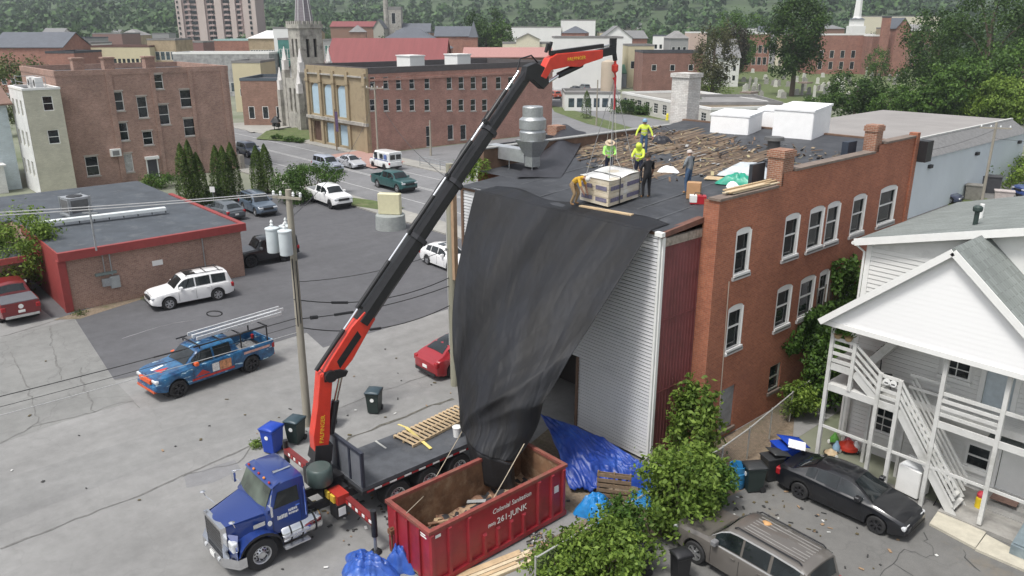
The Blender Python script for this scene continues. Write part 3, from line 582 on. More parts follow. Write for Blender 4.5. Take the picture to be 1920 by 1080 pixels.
far('brick_school','red brick school with tall white windows behind the cemetery',1390,1446,62,290,BRK,ROOFGR,14,rows=(2.4,6.6),cols=5,ww=1.4,wh=2.8,trim=WHT)
far('brick_church_hall','red brick hall with white cornice and tall windows beyond the cemetery',1530,1640,64,275,BRK,ROOFGR,14,rows=(1.6,5.4),cols=5,ww=1.5,wh=2.6,trim=WHT)
far('brick_wing','taller brick wing with small white windows right of the brick hall',1638,1706,66,268,brickmat('wing_brick',(.27,.13,.1),(.21,.095,.075),(.3,.24,.2),.42,.16),ROOFGR,12,rows=(1.6,5.0,8.6),cols=2,ww=1.3,wh=1.7,trim=WHT)
far('brick_gable_end','brick gable end with a round white window at the far right of the hall',1680,1706,52,262,BRK,SLATE,10,roof='gable_y',rise=3)
t=far('brick_stack','square brick chimney rising above the brick hall wing',1655,1668,31,262,BRK,ROOFDK,1.8,cat='chimney')
t=far('steeple_church','white church steeple rising above the brick hall roof',1598,1618,36,300,WHT,SLATE,4,roof='hip',rise=1,cat='church');mb=MB();mb.box(-2.6,2.6,-.6,4.6,12.5,16.2);mb.lathe([(1.9,18.4),(1.5,19.6),(1.25,25),(.05,42)],(0,2,0),8);mb.build('spire',WHT,t)
far('cream_long_house','long cream building half hidden by trees above the brick hall',1616,1760,30,420,mat('cream_hall',(.62,.58,.45),.8),ROOFGR,14,rows=(7,),cols=10)
far('tan_flat_shop','tan flat-roofed shop with a dark sign behind the white wrapped pallets',1322,1482,196,128,TANW,ROOFGR,16,rows=(.9,),cols=3,ww=1.7,wh=1.6)
bld('low_garage','low concrete garage with a dark flat roof beyond the guard rail','building',(-63,60,0),0,17,16,2.6,mat('old_concrete',(0.25,0.23,0.2),0.95),ROOFDK,front=[(x,.3,2.6,1.9,'plain')for x in(-6,-2,2,6)],par=.2)
# low office with long window band
p=G(1165,205);q=G(1330,243);L_=float(np.linalg.norm((q-p)[:2]));rz_=math.atan2(q[1]-p[1],q[0]-p[0])
bld('low_office','low flat-roofed office with a white fascia and a long band of windows','building',tuple((p+q)/2),rz_,L_,16,3.4,mat('office_wall',(.5,.49,.45),.8),mat('gravel_roof',(.25,.235,.21),.95,var=.2,scale=.3),front=[(x,.7,1.7,1.8,'grid')for x in lin(-L_/2+3,L_/2-.5,9)]+[(-L_/2+1.6,.1,1.4,2.3,'plain',None,mat('blue_door',(.05,.05,.16),.5))],trim=WHT,par=.35)
far('office_entry','pale office entrance wing at the end of the low office',1062,1168,176,152,WHT,ROOFGR,10,rows=(.6,),cols=6,ww=1.3,wh=1.9,gm=GLASSB)
p=G(1152,166);q=G(1258,170)
t=far('green_roof_garage','pale garage with a green metal roof and a dark end wall',1150,1242,139,212,mat('pale_grey_wall',(.42,.45,.5),.7),GREENROOF,9,roof='gable_x',rise=1.9,rot=-32)
mb=MB();w_=92*212/FPX/2;mb.poly([(w_+.03,.05,.05),(w_+.03,8.95,.05),(w_+.03,8.95,4.6),(w_+.03,4.5,6.3),(w_+.03,.05,4.6)]);mb.build('end_wall',mat('dark_green_wall',(.03,.05,.06),.6),t)
far('grey_gable_house','small white gabled house behind the green-roofed garage',1168,1210,124,225,WHT,SHING,9,roof='gable_y',rise=2.4,rows=(1,),cols=2)
p=G(1120,183)
mb=MB();mb.lathe([(1.5,0),(1.5,8.6),(1.4,9),(.3,9.4)],(0,0,0),16);o=mb.build('silo',TANW,None,smooth=40,loc=tuple(GD(1139,178,165)*[1,1,0]));tag(o,'pale tan cylindrical silo left of the green-roofed garage','silo')
# --- further blocks of the town, too alike to tell apart
_mt=[BRK,BRKB,BRKT,WHT,YEL,mat('dull_red_wall',(.25,.15,.11),.85),mat('grey_wall',(.3,.3,.3),.8)]
for i,(px,w,y,d)in enumerate(((20,40,70,260),(95,36,66,300),(140,40,70,280),(240,40,66,330),(300,30,62,350),(560,50,62,300),(640,40,56,380),(670,30,60,290),(790,34,60,300),(850,40,62,330),(990,50,60,380),(1075,44,62,290),(1150,50,60,330),(1195,40,72,270),(1245,40,66,300),(1275,34,72,262),(1410,40,52,380),(1455,60,60,350),(1500,50,64,330),(1560,50,54,380),(1680,50,52,350),(1730,40,58,320))):
 far('town_block','%s below the hill, number %s of such blocks from the left'%(('red brick town block','brown brick town block','tan brick town block','white town block','cream town block','dull red town block','grey town block')[(i*3+i//4)%7],('one','two','three','four')[sum(1 for q in range(i)if(q*3+q//4)%7==(i*3+i//4)%7)]),px-w/2,px+w/2,y,d,_mt[(i*3+i//4)%7],(ROOFGR,SHING,SLATE)[i%3],12,rot=(0,8,-12)[i%3],rows=(1.4,4.6,7.8),cols=max(3,int(w/9)),ww=1.1,wh=1.7,roof=('flat','gable_x','flat','hip')[i%4],rise=2.4,group='plain town blocks below the hill')
# --- tower flats
dT=455;a,b=GD(336,60,dT),GD(484,60,dT);w=148*dT/FPX;cT=(a+b)/2
DW=mat('dark_balcony',(.05,.045,.05),.6)
t=thing('tower_block','tall pinkish tower of flats with dark balcony columns above the trees','building',(cT[0],cT[1],0),R(YAW));Ht=62
mb=MB();mb.box(-w/2,w/2,0,16,0,Ht);mb.build('wall',PINK,t)
for xa,xb in((-w/2,-w/2+3.5),(-10.6,-6.2),(-.6,3.4),(8.2,11.2),(15.5,w/2)):
 mb=MB();mb.box(xa,xb,-.9,-.01,0,Ht);mb.build('pier',PINKL,t)
wm=MB();wm.box(-1.15,1.15,-.25,.05,0,1.7);wme=wm.mesh('window',GLASS);sm_=MB();sm_.box(-1.3,1.3,-.9,-.02,-1.0,0);sme=sm_.mesh('balcony',PINK)
for k in range(21):
 z=3+2.85*k
 for x in(-17.3,-14.0,-12.2,-4.2,-1.9,5.0,7.0,12.6):inst('window',wme,t,(x,0,z),scale=(.8,1,1))
 for x in(-15.6,-3.0,6.0,13.4):inst('balcony',sme,t,(x,0,z))
 inst('window',wme,t,(19.5,-.9,z),scale=(.55,1,1));inst('window',wme,t,(-w/2+1.2,-.9,z),scale=(.4,1,.8))
# --- neighbour behind the brick building: grey roof, white wall
t=wthing('long_warehouse','long low warehouse with pale wall and grey gravel roof behind the brick building','building',(-27,72,0))
mb=MB();mb.box(-44,-27,57,98,0,5.1);mb.build('wall',mat('pale_blue_wall',(.6,.66,.69),.7,var=.05,scale=.3),t)
mb=MB();mb.add([(-26.8,56.8,5.1),(-26.8,98.2,5.1),(-28.6,98.2,6.3),(-28.6,56.8,6.3),(-44.2,56.8,5.1),(-44.2,98.2,5.1),(-42.6,98.2,6.3),(-42.6,56.8,6.3)],[(0,1,2,3),(5,4,7,6),(0,3,7,4),(1,5,6,2)]);mb.build('roof_edge',mat('grey_shingle_edge',(.17,.17,.17),.9,var=.2),t)
mb=MB();mb.quad((-28.6,56.8,6.3),(-28.6,98.2,6.3),(-42.6,98.2,6.3),(-42.6,56.8,6.3));mb.build('roof',mat('gravel_roof2',(.27,.255,.245),.95,var=.12,scale=.2),t)
mb=MB();mb.box(-28.8,-28.55,56.8,98.2,6.3,6.45);mb.build('coping',mat('pale_coping',(.5,.5,.48),.8),t)
for yy in(73,84,96):
 mb=MB();mb.box(-27.0,-26.75,yy-.3,yy+.3,4.1,4.4);mb.build('wall_lamp',BLACK,t)
# ------------------------------------------------------------------ the brick building being re-roofed
def zroof(Y):return 9.1+0.075*(Y-21.5)
def GRF(x,y,dz=0.0):
 d=_ray(x,y);k=0.075;z0=9.1-k*21.5+dz;t=(z0-CC[2])/(d[2]-k*d[1]);return CC+d*t
MBR=brickmat('main_brick',(0.4,0.14,0.075),(0.3,0.098,0.055),(0.33,0.2,0.14),0.215,0.075,(0.8,1.18),stain=(0.27,0.11,0.075),ms=0.007)
REDP=mat('red_metal_panel',(0.185,0.055,0.058),0.55,var=0.12,scale=0.8,dirt=(0.12,0.04,0.04),dirtamt=0.5,stretch=(1,1,.3))
MEMB=mat('roof_membrane',(0.042,0.045,0.052),0.62,var=0.3,scale=0.6,dirt=(0.075,0.078,0.085),dirtamt=0.35,dscale=1.3,stretch=(1,3,1),bmp=.3)
SIDW=mat('white_vinyl',(0.64,0.645,0.66),0.32,var=0.05,scale=0.7,dirt=(0.55,0.56,0.58),dirtamt=.4,stretch=(1,1,.15))
COPE=mat('stone_coping',(0.19,0.15,0.125),0.9,var=.25,scale=3)
B=wthing('brick_building','three-storey red brick building with white sided front and torn-up flat roof','building',(-16,23,0))
XB,Y0,Y1=-15.55,23.75,39.8
TW=[(1378,1406,427,515),(1470,1497,401,482),(1516,1543,388,463),(1549,1573,378,450),(1597,1621,365,438),(1648,1678,348,420)]
MW=[(1363,1391,567,657),(1455,1482,532,612),(1499,1526,513,590),(1535,1553,503,566),(1583,1602,483,546)]
WN=[(a,6.87,w,1.86)for a,z,w,h in pxw(XB,TW,0)]+[(a,3.82,w,1.88)for a,z,w,h in pxw(XB,MW,0)]
GWN=[(25.45,0.35,1.0,1.85),(29.0,0.95,0.9,1.2)]
bw=MB();holes=[(a-w/2,a+w/2,z,z+h)for a,z,w,h in WN+GWN]
wall_plane(bw,'x+',XB,Y0,Y1,0,9.9,holes,0.16)
for ya,yb,zt in((Y0,27.95,9.95),(27.95,36.0,10.45),(36.0,Y1,10.78)):bw.quad((XB,ya,9.9),(XB,yb,9.9),(XB,yb,zt),(XB,ya,zt));bw.quad((XB-.38,ya,9.0),(XB-.38,yb,9.0),(XB-.38,yb,zt),(XB-.38,ya,zt));bw.quad((XB,yb,zt-.6),(XB-.38,yb,zt-.6),(XB-.38,yb,zt),(XB,yb,zt))
bw.quad((XB-.65,Y0,0),(XB,Y0,0),(XB,Y0,9.95),(XB-.65,Y0,9.95));bw.quad((XB-.38,Y0+.003,9),(XB-.38,Y0+.7,9),(XB-.38,Y0+.7,9.9),(XB-.38,Y0+.003,9.9))
bw.quad((XB,Y1,0),(-29,Y1,0),(-29,Y1,10.3),(XB,Y1,10.3));bw.quad((-29,Y0,0),(-29,Y1,0),(-29,Y1,10.4),(-29,Y0,9.3))
bw.build('brick_wall',MBR,B)
for ya,yb,zt in((Y0-.06,27.6,9.95),(28.75,35.6,10.45),(36.5,Y1+.1,10.78)):mb=MB();mb.box(XB-.45,XB+.06,ya,yb,zt,zt+.09);mb.build('coping',COPE,B)
mb=MB();mb.box(XB-.3,XB+.1,Y1-.02,Y1+.3,6.2,11.0);mb.build('end_pier',MBR,B)
mb=MB();mb.box(XB-.1,XB+.5,Y1+.3,Y1+1.0,9.6,10.6);mb.build('gutter_box',BLACK,B)
def arched_window(a,z,w,h):
 o=add_window(B,(XB+16-.0,a-23,z),'x+',w,h,'sash',WHITE,GLASS,0.13,mat('grey_sill',(.42,.41,.4),.8))
 m_=MB();n=10;Pts=[(-w/2,h-.16)]+[(w/2*math.cos(math.pi-math.pi*i/n),h-.16+.15*math.sin(math.pi*i/n))for i in range(n+1)]+[(w/2,h-.16)]
 m_.prism([(-w/2+.01,h-.28),(w/2-.01,h-.28)]+Pts[::-1][1:-1],.035,.075,'y');k=m_.build('arch_head',WHITE,o)
 m_=MB()
 for s in(-1,1):m_.poly([(s*w/2,.012,h-.16)]+[(s*w/2*math.cos(math.pi/2*i/6),.012,h-.16+.15*math.sin(math.pi/2*i/6))for i in range(7)]+[(0,.012,h+.002),(s*w/2,.012,h+.002)])
 m_.build('brick_spandrel',MBR,o)
 m_=MB();m_.box(w/2-.035,w/2-.002,-.015,.125,.01,h-.16);m_.box(-w/2+.002,-w/2+.12,.02,.07,.01,h-.16);m_.box(w/2-.14,w/2-.035,.03,.07,.01,h-.16);m_.build('jamb',WHITE,o)
 m_=MB();m_.box(-w/2-.02,w/2+.02,-.09,-.03,-.05,.1);m_.build('storm_sill',WHITE,o)
 return o
for q in WN:arched_window(*q)
a,z,w,h=GWN[0];mb=MB();mb.box(XB-.1,XB-.06,a-w/2,a+w/2,z,z+h);mb.build('boarded_opening',mat('grey_board',(.27,.28,.29),.7,var=.25,scale=2,dirt=(.16,.16,.16)),B);mb=MB();mb.box(XB-.05,XB+.1,a-w/2-.1,a+w/2+.1,z-.14,z);mb.build('sill',COPE,B)
a,z,w,h=GWN[1];add_window(B,(XB+16,a-23,z),'x+',w,h,'sash',mat('dirty_white',(.42,.42,.36),.7,var=.3),GLASS,.12,COPE)
mb=MB();mb.tube([GX(1367,528,XB+.03),GX(1355,690,XB+.03),GX(1344,830,XB+.03)],.022,6);mb.build('conduit',mat('pale_conduit',(.4,.33,.27),.7),B)
mb=MB();p=GX(1360,665,XB+.05);mb.lathe([(.05,-.08),(.07,0),(.05,.08)],tuple(p),8);mb.build('junction_box',WHITE,B)
mb=MB();p=GX(1294,731,-15.5);mb.lathe([(.1,-.1),(.13,0),(.02,.13)],tuple(p),8);mb.build('wall_lamp',WHITE,B)
# front: lap siding, opening, red metal return
sw=MB();FY=21.5;z=0.14;op=[(-24.4,-20.1,0,3.15),(-26.35,-25.85,5.9,8.6),(-26.3,-25.7,1,4.6)]
while z<9.0:
 segs=[(-27.35,-16.32)]
 for ox0,ox1,oz0,oz1 in op:
  if oz0<=z<oz1:segs=[s for(x0,x1)in segs for s in((x0,min(x1,ox0)),(max(x0,ox1),x1))if s[1]-s[0]>.02]
 for x0,x1 in segs:sw.add([(x0,FY-.032,z),(x1,FY-.032,z),(x1,FY-.012,z+.112),(x0,FY-.012,z+.112),(x0,FY+.03,z),(x1,FY+.03,z),(x1,FY+.03,z+.112),(x0,FY+.03,z+.112),(x1,FY+.03,z+.14),(x0,FY+.03,z+.14)],[(0,1,2,3),(4,5,1,0),(3,2,6,7),(7,6,8,9)])
 z+=.14
o=sw.build('lap_siding',SIDW,B);o['kind']='stuff'
for x0,x1,z0,z1 in((-27.35,-16.3,8.95,9.06),(-24.55,-24.4,0,3.3),(-20.1,-19.98,0,3.2),(-27.4,-27.25,0,8.94)):mb=MB();mb.box(x0,x1,FY-.075,FY+.02,z0,z1);mb.build('front_trim',mat('brown_trim',(.15,.09,.06),.7),B)
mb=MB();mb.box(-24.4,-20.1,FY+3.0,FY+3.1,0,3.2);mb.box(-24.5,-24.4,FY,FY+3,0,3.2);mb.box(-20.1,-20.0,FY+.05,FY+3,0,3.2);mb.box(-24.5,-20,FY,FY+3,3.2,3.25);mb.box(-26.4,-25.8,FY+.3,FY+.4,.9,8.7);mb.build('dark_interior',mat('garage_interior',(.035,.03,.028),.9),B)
mb=MB();mb.quad((-27.35,FY,0),(-27.35,Y0+4,0),(-27.35,Y0+4,9.05),(-27.35,FY,9.05));mb.quad((-29,Y0+4,0),(-27.35,Y0+4,0),(-27.35,Y0+4,9.3),(-29,Y0+4,9.3));mb.build('side_wall',SIDW,B)
rp=MB();n=12
for i in range(n):
 ya,yb=FY+.02+(Y0-FY-.02)*i/n,FY+.02+(Y0-FY-.02)*(i+1)/n;ym=yb-.035
 rp.quad((-16.22,ya,0),(-16.22,ym,0),(-16.22,ym,8.55),(-16.22,ya,8.55));rp.add([(-16.22,ym,0),(-16.2,(ym+yb)/2,0),(-16.22,yb,0),(-16.22,ym,8.55),(-16.2,(ym+yb)/2,8.55),(-16.22,yb,8.55)],[(0,1,4,3),(1,2,5,4)])
for zz in(2.9,5.75):rp.box(-16.22,-16.195,FY+.02,Y0,zz,zz+.04)
rp.build('red_panel',REDP,B)
mb=MB();mb.box(-16.3,-16.17,FY+.1,Y0,8.55,8.85);mb.build('masonry_band',mat('crumbling_stone',(.3,.26,.22),.95,var=.4,scale=6),B)
mb=MB();mb.add([(-16.14,FY-.1,8.9),(-16.14,Y0,9.08),(-16.4,Y0,9.08),(-16.4,FY-.1,8.9),(-16.14,FY-.1,9.08),(-16.14,Y0,9.28),(-16.4,Y0,9.28),(-16.4,FY-.1,9.08)],[(0,1,5,4),(4,5,6,7),(0,4,7,3),(0,3,2,1)]);mb.build('fascia',mat('red_brown_fascia',(.16,.075,.055),.8,var=.2),B)
mb=MB();mb.tube([(-16.2,FY-.12,9.0),(-16.27,FY-.1,8.85),(-16.27,FY-.09,5),(-16.27,FY-.09,.35),(-16.3,FY-.2,.15)],.055,8);mb.box(-16.42,-16.1,FY-.22,FY-.04,8.95,9.1);mb.build('downspout',WHITE,B,smooth=40)
mb=MB();mb.box(-16.3,-16.17,FY-.03,FY+.1,0,8.9);mb.build('corner_board',WHITE,B)
# roof: membrane in front, bare boards and torn felt behind, low back parapet
mb=MB()
for xa,xb,ya,yb in((-27.4,-16.25,21.35,23.76),(-29,XB-.37,23.76,39.8)):
 nu,nv=22,26
 def f_(u,v):x=xa+(xb-xa)*u;y=ya+(yb-ya)*v;return(x,y,zroof(y)+(0.012*math.sin(x*2.1+y)+.01*math.sin(y*3.1-x))*(0 if u in(0,1)or v in(0,1)else 1))
 mb.grid(f_,nu,nv)
mb.build('roof_membrane',MEMB,B,smooth=60)
mb=MB()
for x in(-25.4,-23.2,-21.0,-18.8,-17.4):
 mb.add([(x,21.4,zroof(21.4)+.012),(x+.09,21.4,zroof(21.4)+.012),(x+.09,30.5,zroof(30.5)+.012),(x,30.5,zroof(30.5)+.012)],[(0,1,2,3)])
mb.build('membrane_seam',mat('seam',(.07,.073,.08),.5),B)
mb=MB();mb.box(-29.15,-28.85,24,40,9.3,10.3);mb.box(-29.15,-15.6,39.8,40.05,9.9,10.55);mb.build('back_parapet',mat('brown_parapet',(.16,.1,.07),.9,var=.3,scale=2),B)
mb=MB();mb.box(-29.2,-28.8,24,40.1,10.3,10.36);mb.build('parapet_flashing',mat('dull_flashing',(.3,.3,.29),.6),B)
# bare board deck
deckpx=[(1062,283),(1075,265),(1180,252),(1300,243),(1430,272),(1440,300),(1330,330),(1225,330),(1195,338),(1120,305)]
dk=[GRF(*p)for p in deckpx];dpx=[(p[0],p[1])for p in dk]
def inpoly(x,y,P):
 c=False;n=len(P)
 for i in range(n):
  (xa,ya),(xb,yb)=P[i],P[(i+1)%n]
  if(ya>y)!=(yb>y)and x<(xb-xa)*(y-ya)/(yb-ya)+xa:c=not c
 return c
mb=MB();x=min(p[0]for p in dpx)
dm_=[mat('deck_board_a',(.15,.105,.07),.85,var=.3,scale=5),mat('deck_board_b',(.09,.065,.047),.85,var=.3,scale=5),mat('deck_board_c',(.21,.16,.105),.85,var=.3,scale=5)]
while x<max(p[0]for p in dpx):
 y=min(p[1]for p in dpx)+random.random()
 while y<max(p[1]for p in dpx):
  L=random.uniform(.5,2.0)
  if inpoly(x,y+L/2,dpx)and math.sin(x*.9+1.3*math.sin(y*.7))+math.sin(y*1.1+x*.4)>-1.35 and random.random()<.96:
   h=random.uniform(.015,.03);tl=random.uniform(-.012,.012)
   mb.add([(x,y,zroof(y)+h),(x+.15,y,zroof(y)+h+tl),(x+.15,y+L-.02,zroof(y+L)+h+tl),(x,y+L-.02,zroof(y+L)+h),(x,y,zroof(y)),(x+.15,y,zroof(y))],[(0,1,2,3),(4,5,1,0)],random.choice((0,0,1,1,2)))
  y+=L
 x+=.165
o=mb.build('deck_boards',dm_,B);o['kind']='stuff'
# torn felt scraps, splinters and lumber litter over the deck
scr=[mat('felt_scrap',(.05,.05,.055),.8),mat('pale_splinter',(.27,.21,.14),.8),mat('brown_splinter',(.17,.11,.07),.85),mat('grey_scrap',(.33,.33,.33),.8),mat('yellow_foam',(.36,.31,.18),.8)]
mb=MB();P2=[GRF(*p)for p in((1055,290),(1075,262),(1240,238),(1330,262),(1430,262),(1560,285),(1600,292),(1445,325),(1330,335),(1240,345),(1180,345),(1100,315))];P2=[(p[0],p[1])for p in P2]
n=0
while n<480:
 x,y=random.uniform(-29,-15.9),random.uniform(24,39.6)
 if not inpoly(x,y,P2):continue
 n+=1;a=random.uniform(0,3.14);L=random.uniform(.15,.8)if random.random()<.28 else random.uniform(.05,.24);w=random.uniform(.03,.09)if L>.5 else random.uniform(.03,.16)
 zz=zroof(y)+random.uniform(.03,.08);dx,dy=math.cos(a)*L/2,math.sin(a)*L/2;t_=random.uniform(-.12,.12)
 mb.bar((x-dx,y-dy,zz-t_*.5),(x+dx,y+dy,zz+t_),w,random.uniform(.01,.03),random.choices(range(5),(3,2,4,1.2,1))[0])
o=mb.build('roof_debris',scr);tag(o,'splintered boards and torn felt strewn over the stripped roof','debris',kind='stuff')
# chimneys of the building
def chimney(x,y,w,d,z0,z1,cap=True,m=None):
 mb=MB();mb.box(x-w/2,x+w/2,y-d/2,y+d/2,z0,z1);mb.box(x-w/2-.05,x+w/2+.05,y-d/2-.05,y+d/2+.05,z1-.28,z1-.05);o=mb.build('chimney',m or CHB,B)
 if cap:
  mb=MB();mb.box(x-w/2-.12,x+w/2+.12,y-d/2-.12,y+d/2+.12,z1,z1+.1);mb.build('cap',COPE,o)
 return o
CHB=brickmat('chimney_brick',(.33,.15,.09),(.24,.1,.06),(.38,.32,.26),.215,.075)
chimney(-15.93,28.3,.66,.8,9.4,11.3);chimney(-15.9,36.05,.55,.62,9.9,11.65)
mb=MB();mb.box(-16.62,-16.47,27.2,28.1,9.6,10.75);mb.build('metal_flashing',mat('dark_metal_sheet',(.09,.1,.115),.35,.6),B)
mb=MB();mb.box(-16.75,-16.45,34.9,35.7,10.0,10.9);mb.build('rolled_cover',mat('dark_cover',(.03,.04,.06),.6),B)
p=GRF(1450,280);mb=MB();mb.cyl((p[0],p[1],p[2]),(p[0],p[1],p[2]+.45),.3,.3,14);mb.cyl((p[0],p[1],p[2]+.45),(p[0],p[1],p[2]+.6),.5,.46,14);mb.build('roof_vent',mat('dark_vent',(.09,.09,.09),.6),B,smooth=40)
# white painted chimney at the far back corner
mb=MB();c=(-29.9,41.0);mb.box(-.62,.62,-.62,.62,0,13.1);mb.box(-.7,.7,-.7,.7,12.9,13.15)
o=mb.build('white_chimney',brickmat('white_washed_brick',(.66,.65,.62),(.55,.54,.52),(.4,.36,.33),.3,.1,stain=(.36,.29,.25)),None,loc=(c[0],c[1],0));tag(o,'tall white-painted brick chimney behind the back parapet','chimney')
# --- things left on the roof
def roof_thing(name,label,cat,px,py,rz=0,group=None):
 p=GRF(px,py);return thing(name,label,cat,(p[0],p[1],p[2]+.02),rz,group)
WRAP=mat('white_wrap',(.9,.9,.9),.55,var=.04,bmp=.2);WRAPG=mat('grey_wrap',(.84,.85,.86),.5,var=.08)
for k,(pa,pb,pc,h,lb)in enumerate((((1330,248),(1402,254),(1428,243),0.92,'low white wrapped insulation pallet nearest the white chimney'),((1446,256),(1521,263),(1555,248),1.38,'tallest white wrapped insulation pallet at the back of the roof'),((1418,236),(1462,240),(1480,232),0.85,'white wrapped insulation pallet half hidden between two others'))):
 A,Bq,Cq=GRF(*pa),GRF(*pb),GRF(*pc);t=wthing('insulation_pallet',lb,'pallet',tuple(Bq),'white wrapped insulation pallets')
 d1,d2=A-Bq,Cq-Bq;D=A+Cq-Bq;mb=MB();up=np.array([0,0,h]);e=.02
 c_=[Bq,Cq,D,A];mb.add([tuple(q)for q in c_]+[tuple(q+up)for q in c_],[(0,1,5,4),(1,2,6,5),(2,3,7,6),(3,0,4,7),(4,5,6,7)])
 o=mb.build('wrap',WRAP,t);bv=o.modifiers.new('b','BEVEL');bv.width=.07;bv.segments=2
 mb=MB();lid=[q+up+(q-(Bq+D)/2)*.03 for q in c_];mb.add([tuple(q)for q in lid]+[tuple(q+np.array([0,0,.1]))for q in lid],[(0,1,5,4),(1,2,6,5),(2,3,7,6),(3,0,4,7),(4,5,6,7),(3,2,1,0)]);mb.build('top_sheet',WRAPG,t)
# crate hanging from the crane, just set down
A,Bq,Cq=GRF(1087,374,.1),GRF(1140,388,.1),GRF(1200,368,.1);D=A+Cq-Bq;H_=.98
t=wthing('insulation_bundle','plastic-wrapped bundle of boards on the crane slings near the roof edge','bundle',tuple(Bq));up=np.array([0,0,1.0])
CRW=mat('crate_wrap',(.62,.55,.43),.45,var=.12,scale=2,dirt=(.72,.7,.66),dirtamt=.5);CRP=mat('crate_print',(.16,.15,.22),.6,var=.4,scale=14)
cor=[Bq,Cq,D,A];nl=6
for i in range(nl):
 z0,z1=H_*i/nl,H_*(i+1)/nl-.012;ins=.012*(i%2);cen=(Bq+D)/2
 cc=[q+(cen-q)*ins for q in cor];mb=MB();mb.add([tuple(q+up*z0)for q in cc]+[tuple(q+up*z1)for q in cc],[(0,1,5,4),(1,2,6,5),(2,3,7,6),(3,0,4,7),(4,5,6,7),(3,2,1,0)]);mb.build('board_layer',CRW,t)
def bilerp(p,q,u,z):return p+(q-p)*u+up*z
for(p,q)in((Bq,Cq),(Bq,A)):
 nrm=np.cross(q-p,up);nrm/=np.linalg.norm(nrm);nrm=nrm if nrm@((p+q)/2-(Bq+D)/2)>0 else-nrm
 for u0,u1 in((.06,.44),(.56,.94)):
  for zz in(.13,.58):
   mb=MB();mb.quad(*[tuple(bilerp(p,q,u,z)+nrm*.012)for u,z in((u0,zz),(u1,zz),(u1,zz+.16),(u0,zz+.16))]);mb.build('printed_band',CRP,t)
cen=(Bq+D)/2;mb=MB();mb.grid(lambda u,v:tuple(Bq+(Cq-Bq)*(1.02*u-.01)+(A-Bq)*(1.02*v-.01)+up*(H_+.02+.05*math.sin(7*u+3)*math.sin(6*v+1))),12,12);mb.build('loose_wrap',mat('cloudy_plastic',(.74,.73,.7),.3,var=.1,scale=3,bmp=.3),t,smooth=60)
for u in(.33,.95):
 mb=MB();m0,m1=bilerp(Bq,Cq,u,0),bilerp(A,D,u,0);o_=(m0-m1)/np.linalg.norm(m0-m1)*.03
 mb.tube([tuple(m0+o_),tuple(m0+o_+up*(H_+.05)),tuple((m0+m1)/2+up*(H_+.07)),tuple(m1-o_+up*(H_+.05)),tuple(m1-o_)],.022,6);mb.build('strap',mat('strap_dark',(.06,.06,.06),.7),t)
CRATE_C=cen;CRATE_TOP=cen+up*(H_+.1);CR=(Bq,Cq,D,A)
for k,(a_,b_,w)in enumerate((((1088,386),(1186,403),.2),)):
 p,q=GRF(*a_,.04),GRF(*b_,.04);t=thing('plank','pale plank lying on the membrane in front of the wrapped bundle','plank',tuple((p+q)/2));mb=MB();v=(q-p)/2;mb.bar(tuple(-v),tuple(v),w,.05);mb.build('board',WOOD,t)
t=wthing('lumber_stack','bundle of pale lumber lying along the parapet before the first chimney','lumber',(-16.3,25.8,9.7))
for i in range(9):
 L=random.uniform(2.6,3.4);y=24.3+random.uniform(0,.5);x=XB-.42+.09*(i%4);zz=10.08+.05*(i//4)
 mb=MB();mb.box(x,x+.085,y,y+L,zz,zz+.04);mb.build('board',WOOD if i%3 else mat('pale_lumber',(.62,.52,.36),.7,var=.15,scale=4),t)
GRN=mat('green_tarp',(.02,.3,.2),.4,var=.25,scale=3);CLR=mat('clear_sheeting',(.5,.54,.57),.25,var=.2,scale=2)
def heap(name,label,cat,c,rx,ry,h,m,seed,rz=0,amp=.35,fr=3.0,nu=26,flat=False):
 """crumpled sheet heap: a closed mound with sharp irregular creases"""
 r_=np.random.default_rng(seed);K=[(r_.uniform(-fr,fr),r_.uniform(-fr,fr),r_.uniform(0,6.3),r_.uniform(.4,1))for _ in range(9)]
 def f(u,v):
  a=2*math.pi*u;rr=v;x,y=math.cos(a)*rr,math.sin(a)*rr;s=sum(w*abs(math.sin(kx*x*2+ky*y*2+ph))for kx,ky,ph,w in K)/5.0
  edge=1+.22*math.sin(3*a+seed)*rr+.1*math.sin(7*a+2*seed)*rr
  z=h*max(0,(1-rr**2.4))*(1-amp+amp*s)+(0 if rr>.97 else.02);return(rx*x*edge,ry*y*edge,z)
 mb=MB();mb.grid(f,nu,max(6,nu//3));o=mb.build(name,m,None,smooth=35);o.location=[float(q)for q in c];o.rotation_euler=(0,0,rz);tag(o,label,cat);return o
heap('green_tarp','crumpled green tarp beside the lumber on the parapet','tarp',GRF(1385,345),.85,.5,.45,GRN,3,.3,.6,5,34)
heap('clear_sheeting','heap of clear plastic sheeting against the first chimney','sheeting',GRF(1405,328),1.1,.8,.6,CLR,5,.8,.6,4,30)
heap('white_bag','small white bag next to the green tarp on the roof','bag',GRF(1373,352),.28,.25,.25,WRAP,6,0,.5,4,18)
heap('black_bag','black rubbish bag on the torn boards behind the far worker','bag',GRF(1240,268),.55,.4,.4,mat('bag_plastic',(.02,.02,.025),.3),7,.4,.5,4,22)
heap('paper_scrap','crumpled white wrapping beside the grey-shirted worker','scrap',GRF(1252,322),.5,.3,.28,WRAPG,8,.2,.6,4,20)
t=roof_thing('cardboard_box','tan cardboard box on the roof by the brick corner','box',1300,372,.5);mb=MB();mb.box(-.26,.26,-.2,.2,0,.62);mb.build('carton',mat('cardboard',(.46,.27,.14),.85,var=.1),t);mb=MB();mb.box(-.27,.27,-.03,.03,.5,.625);mb.build('tape',mat('tape',(.52,.36,.2),.4),t)
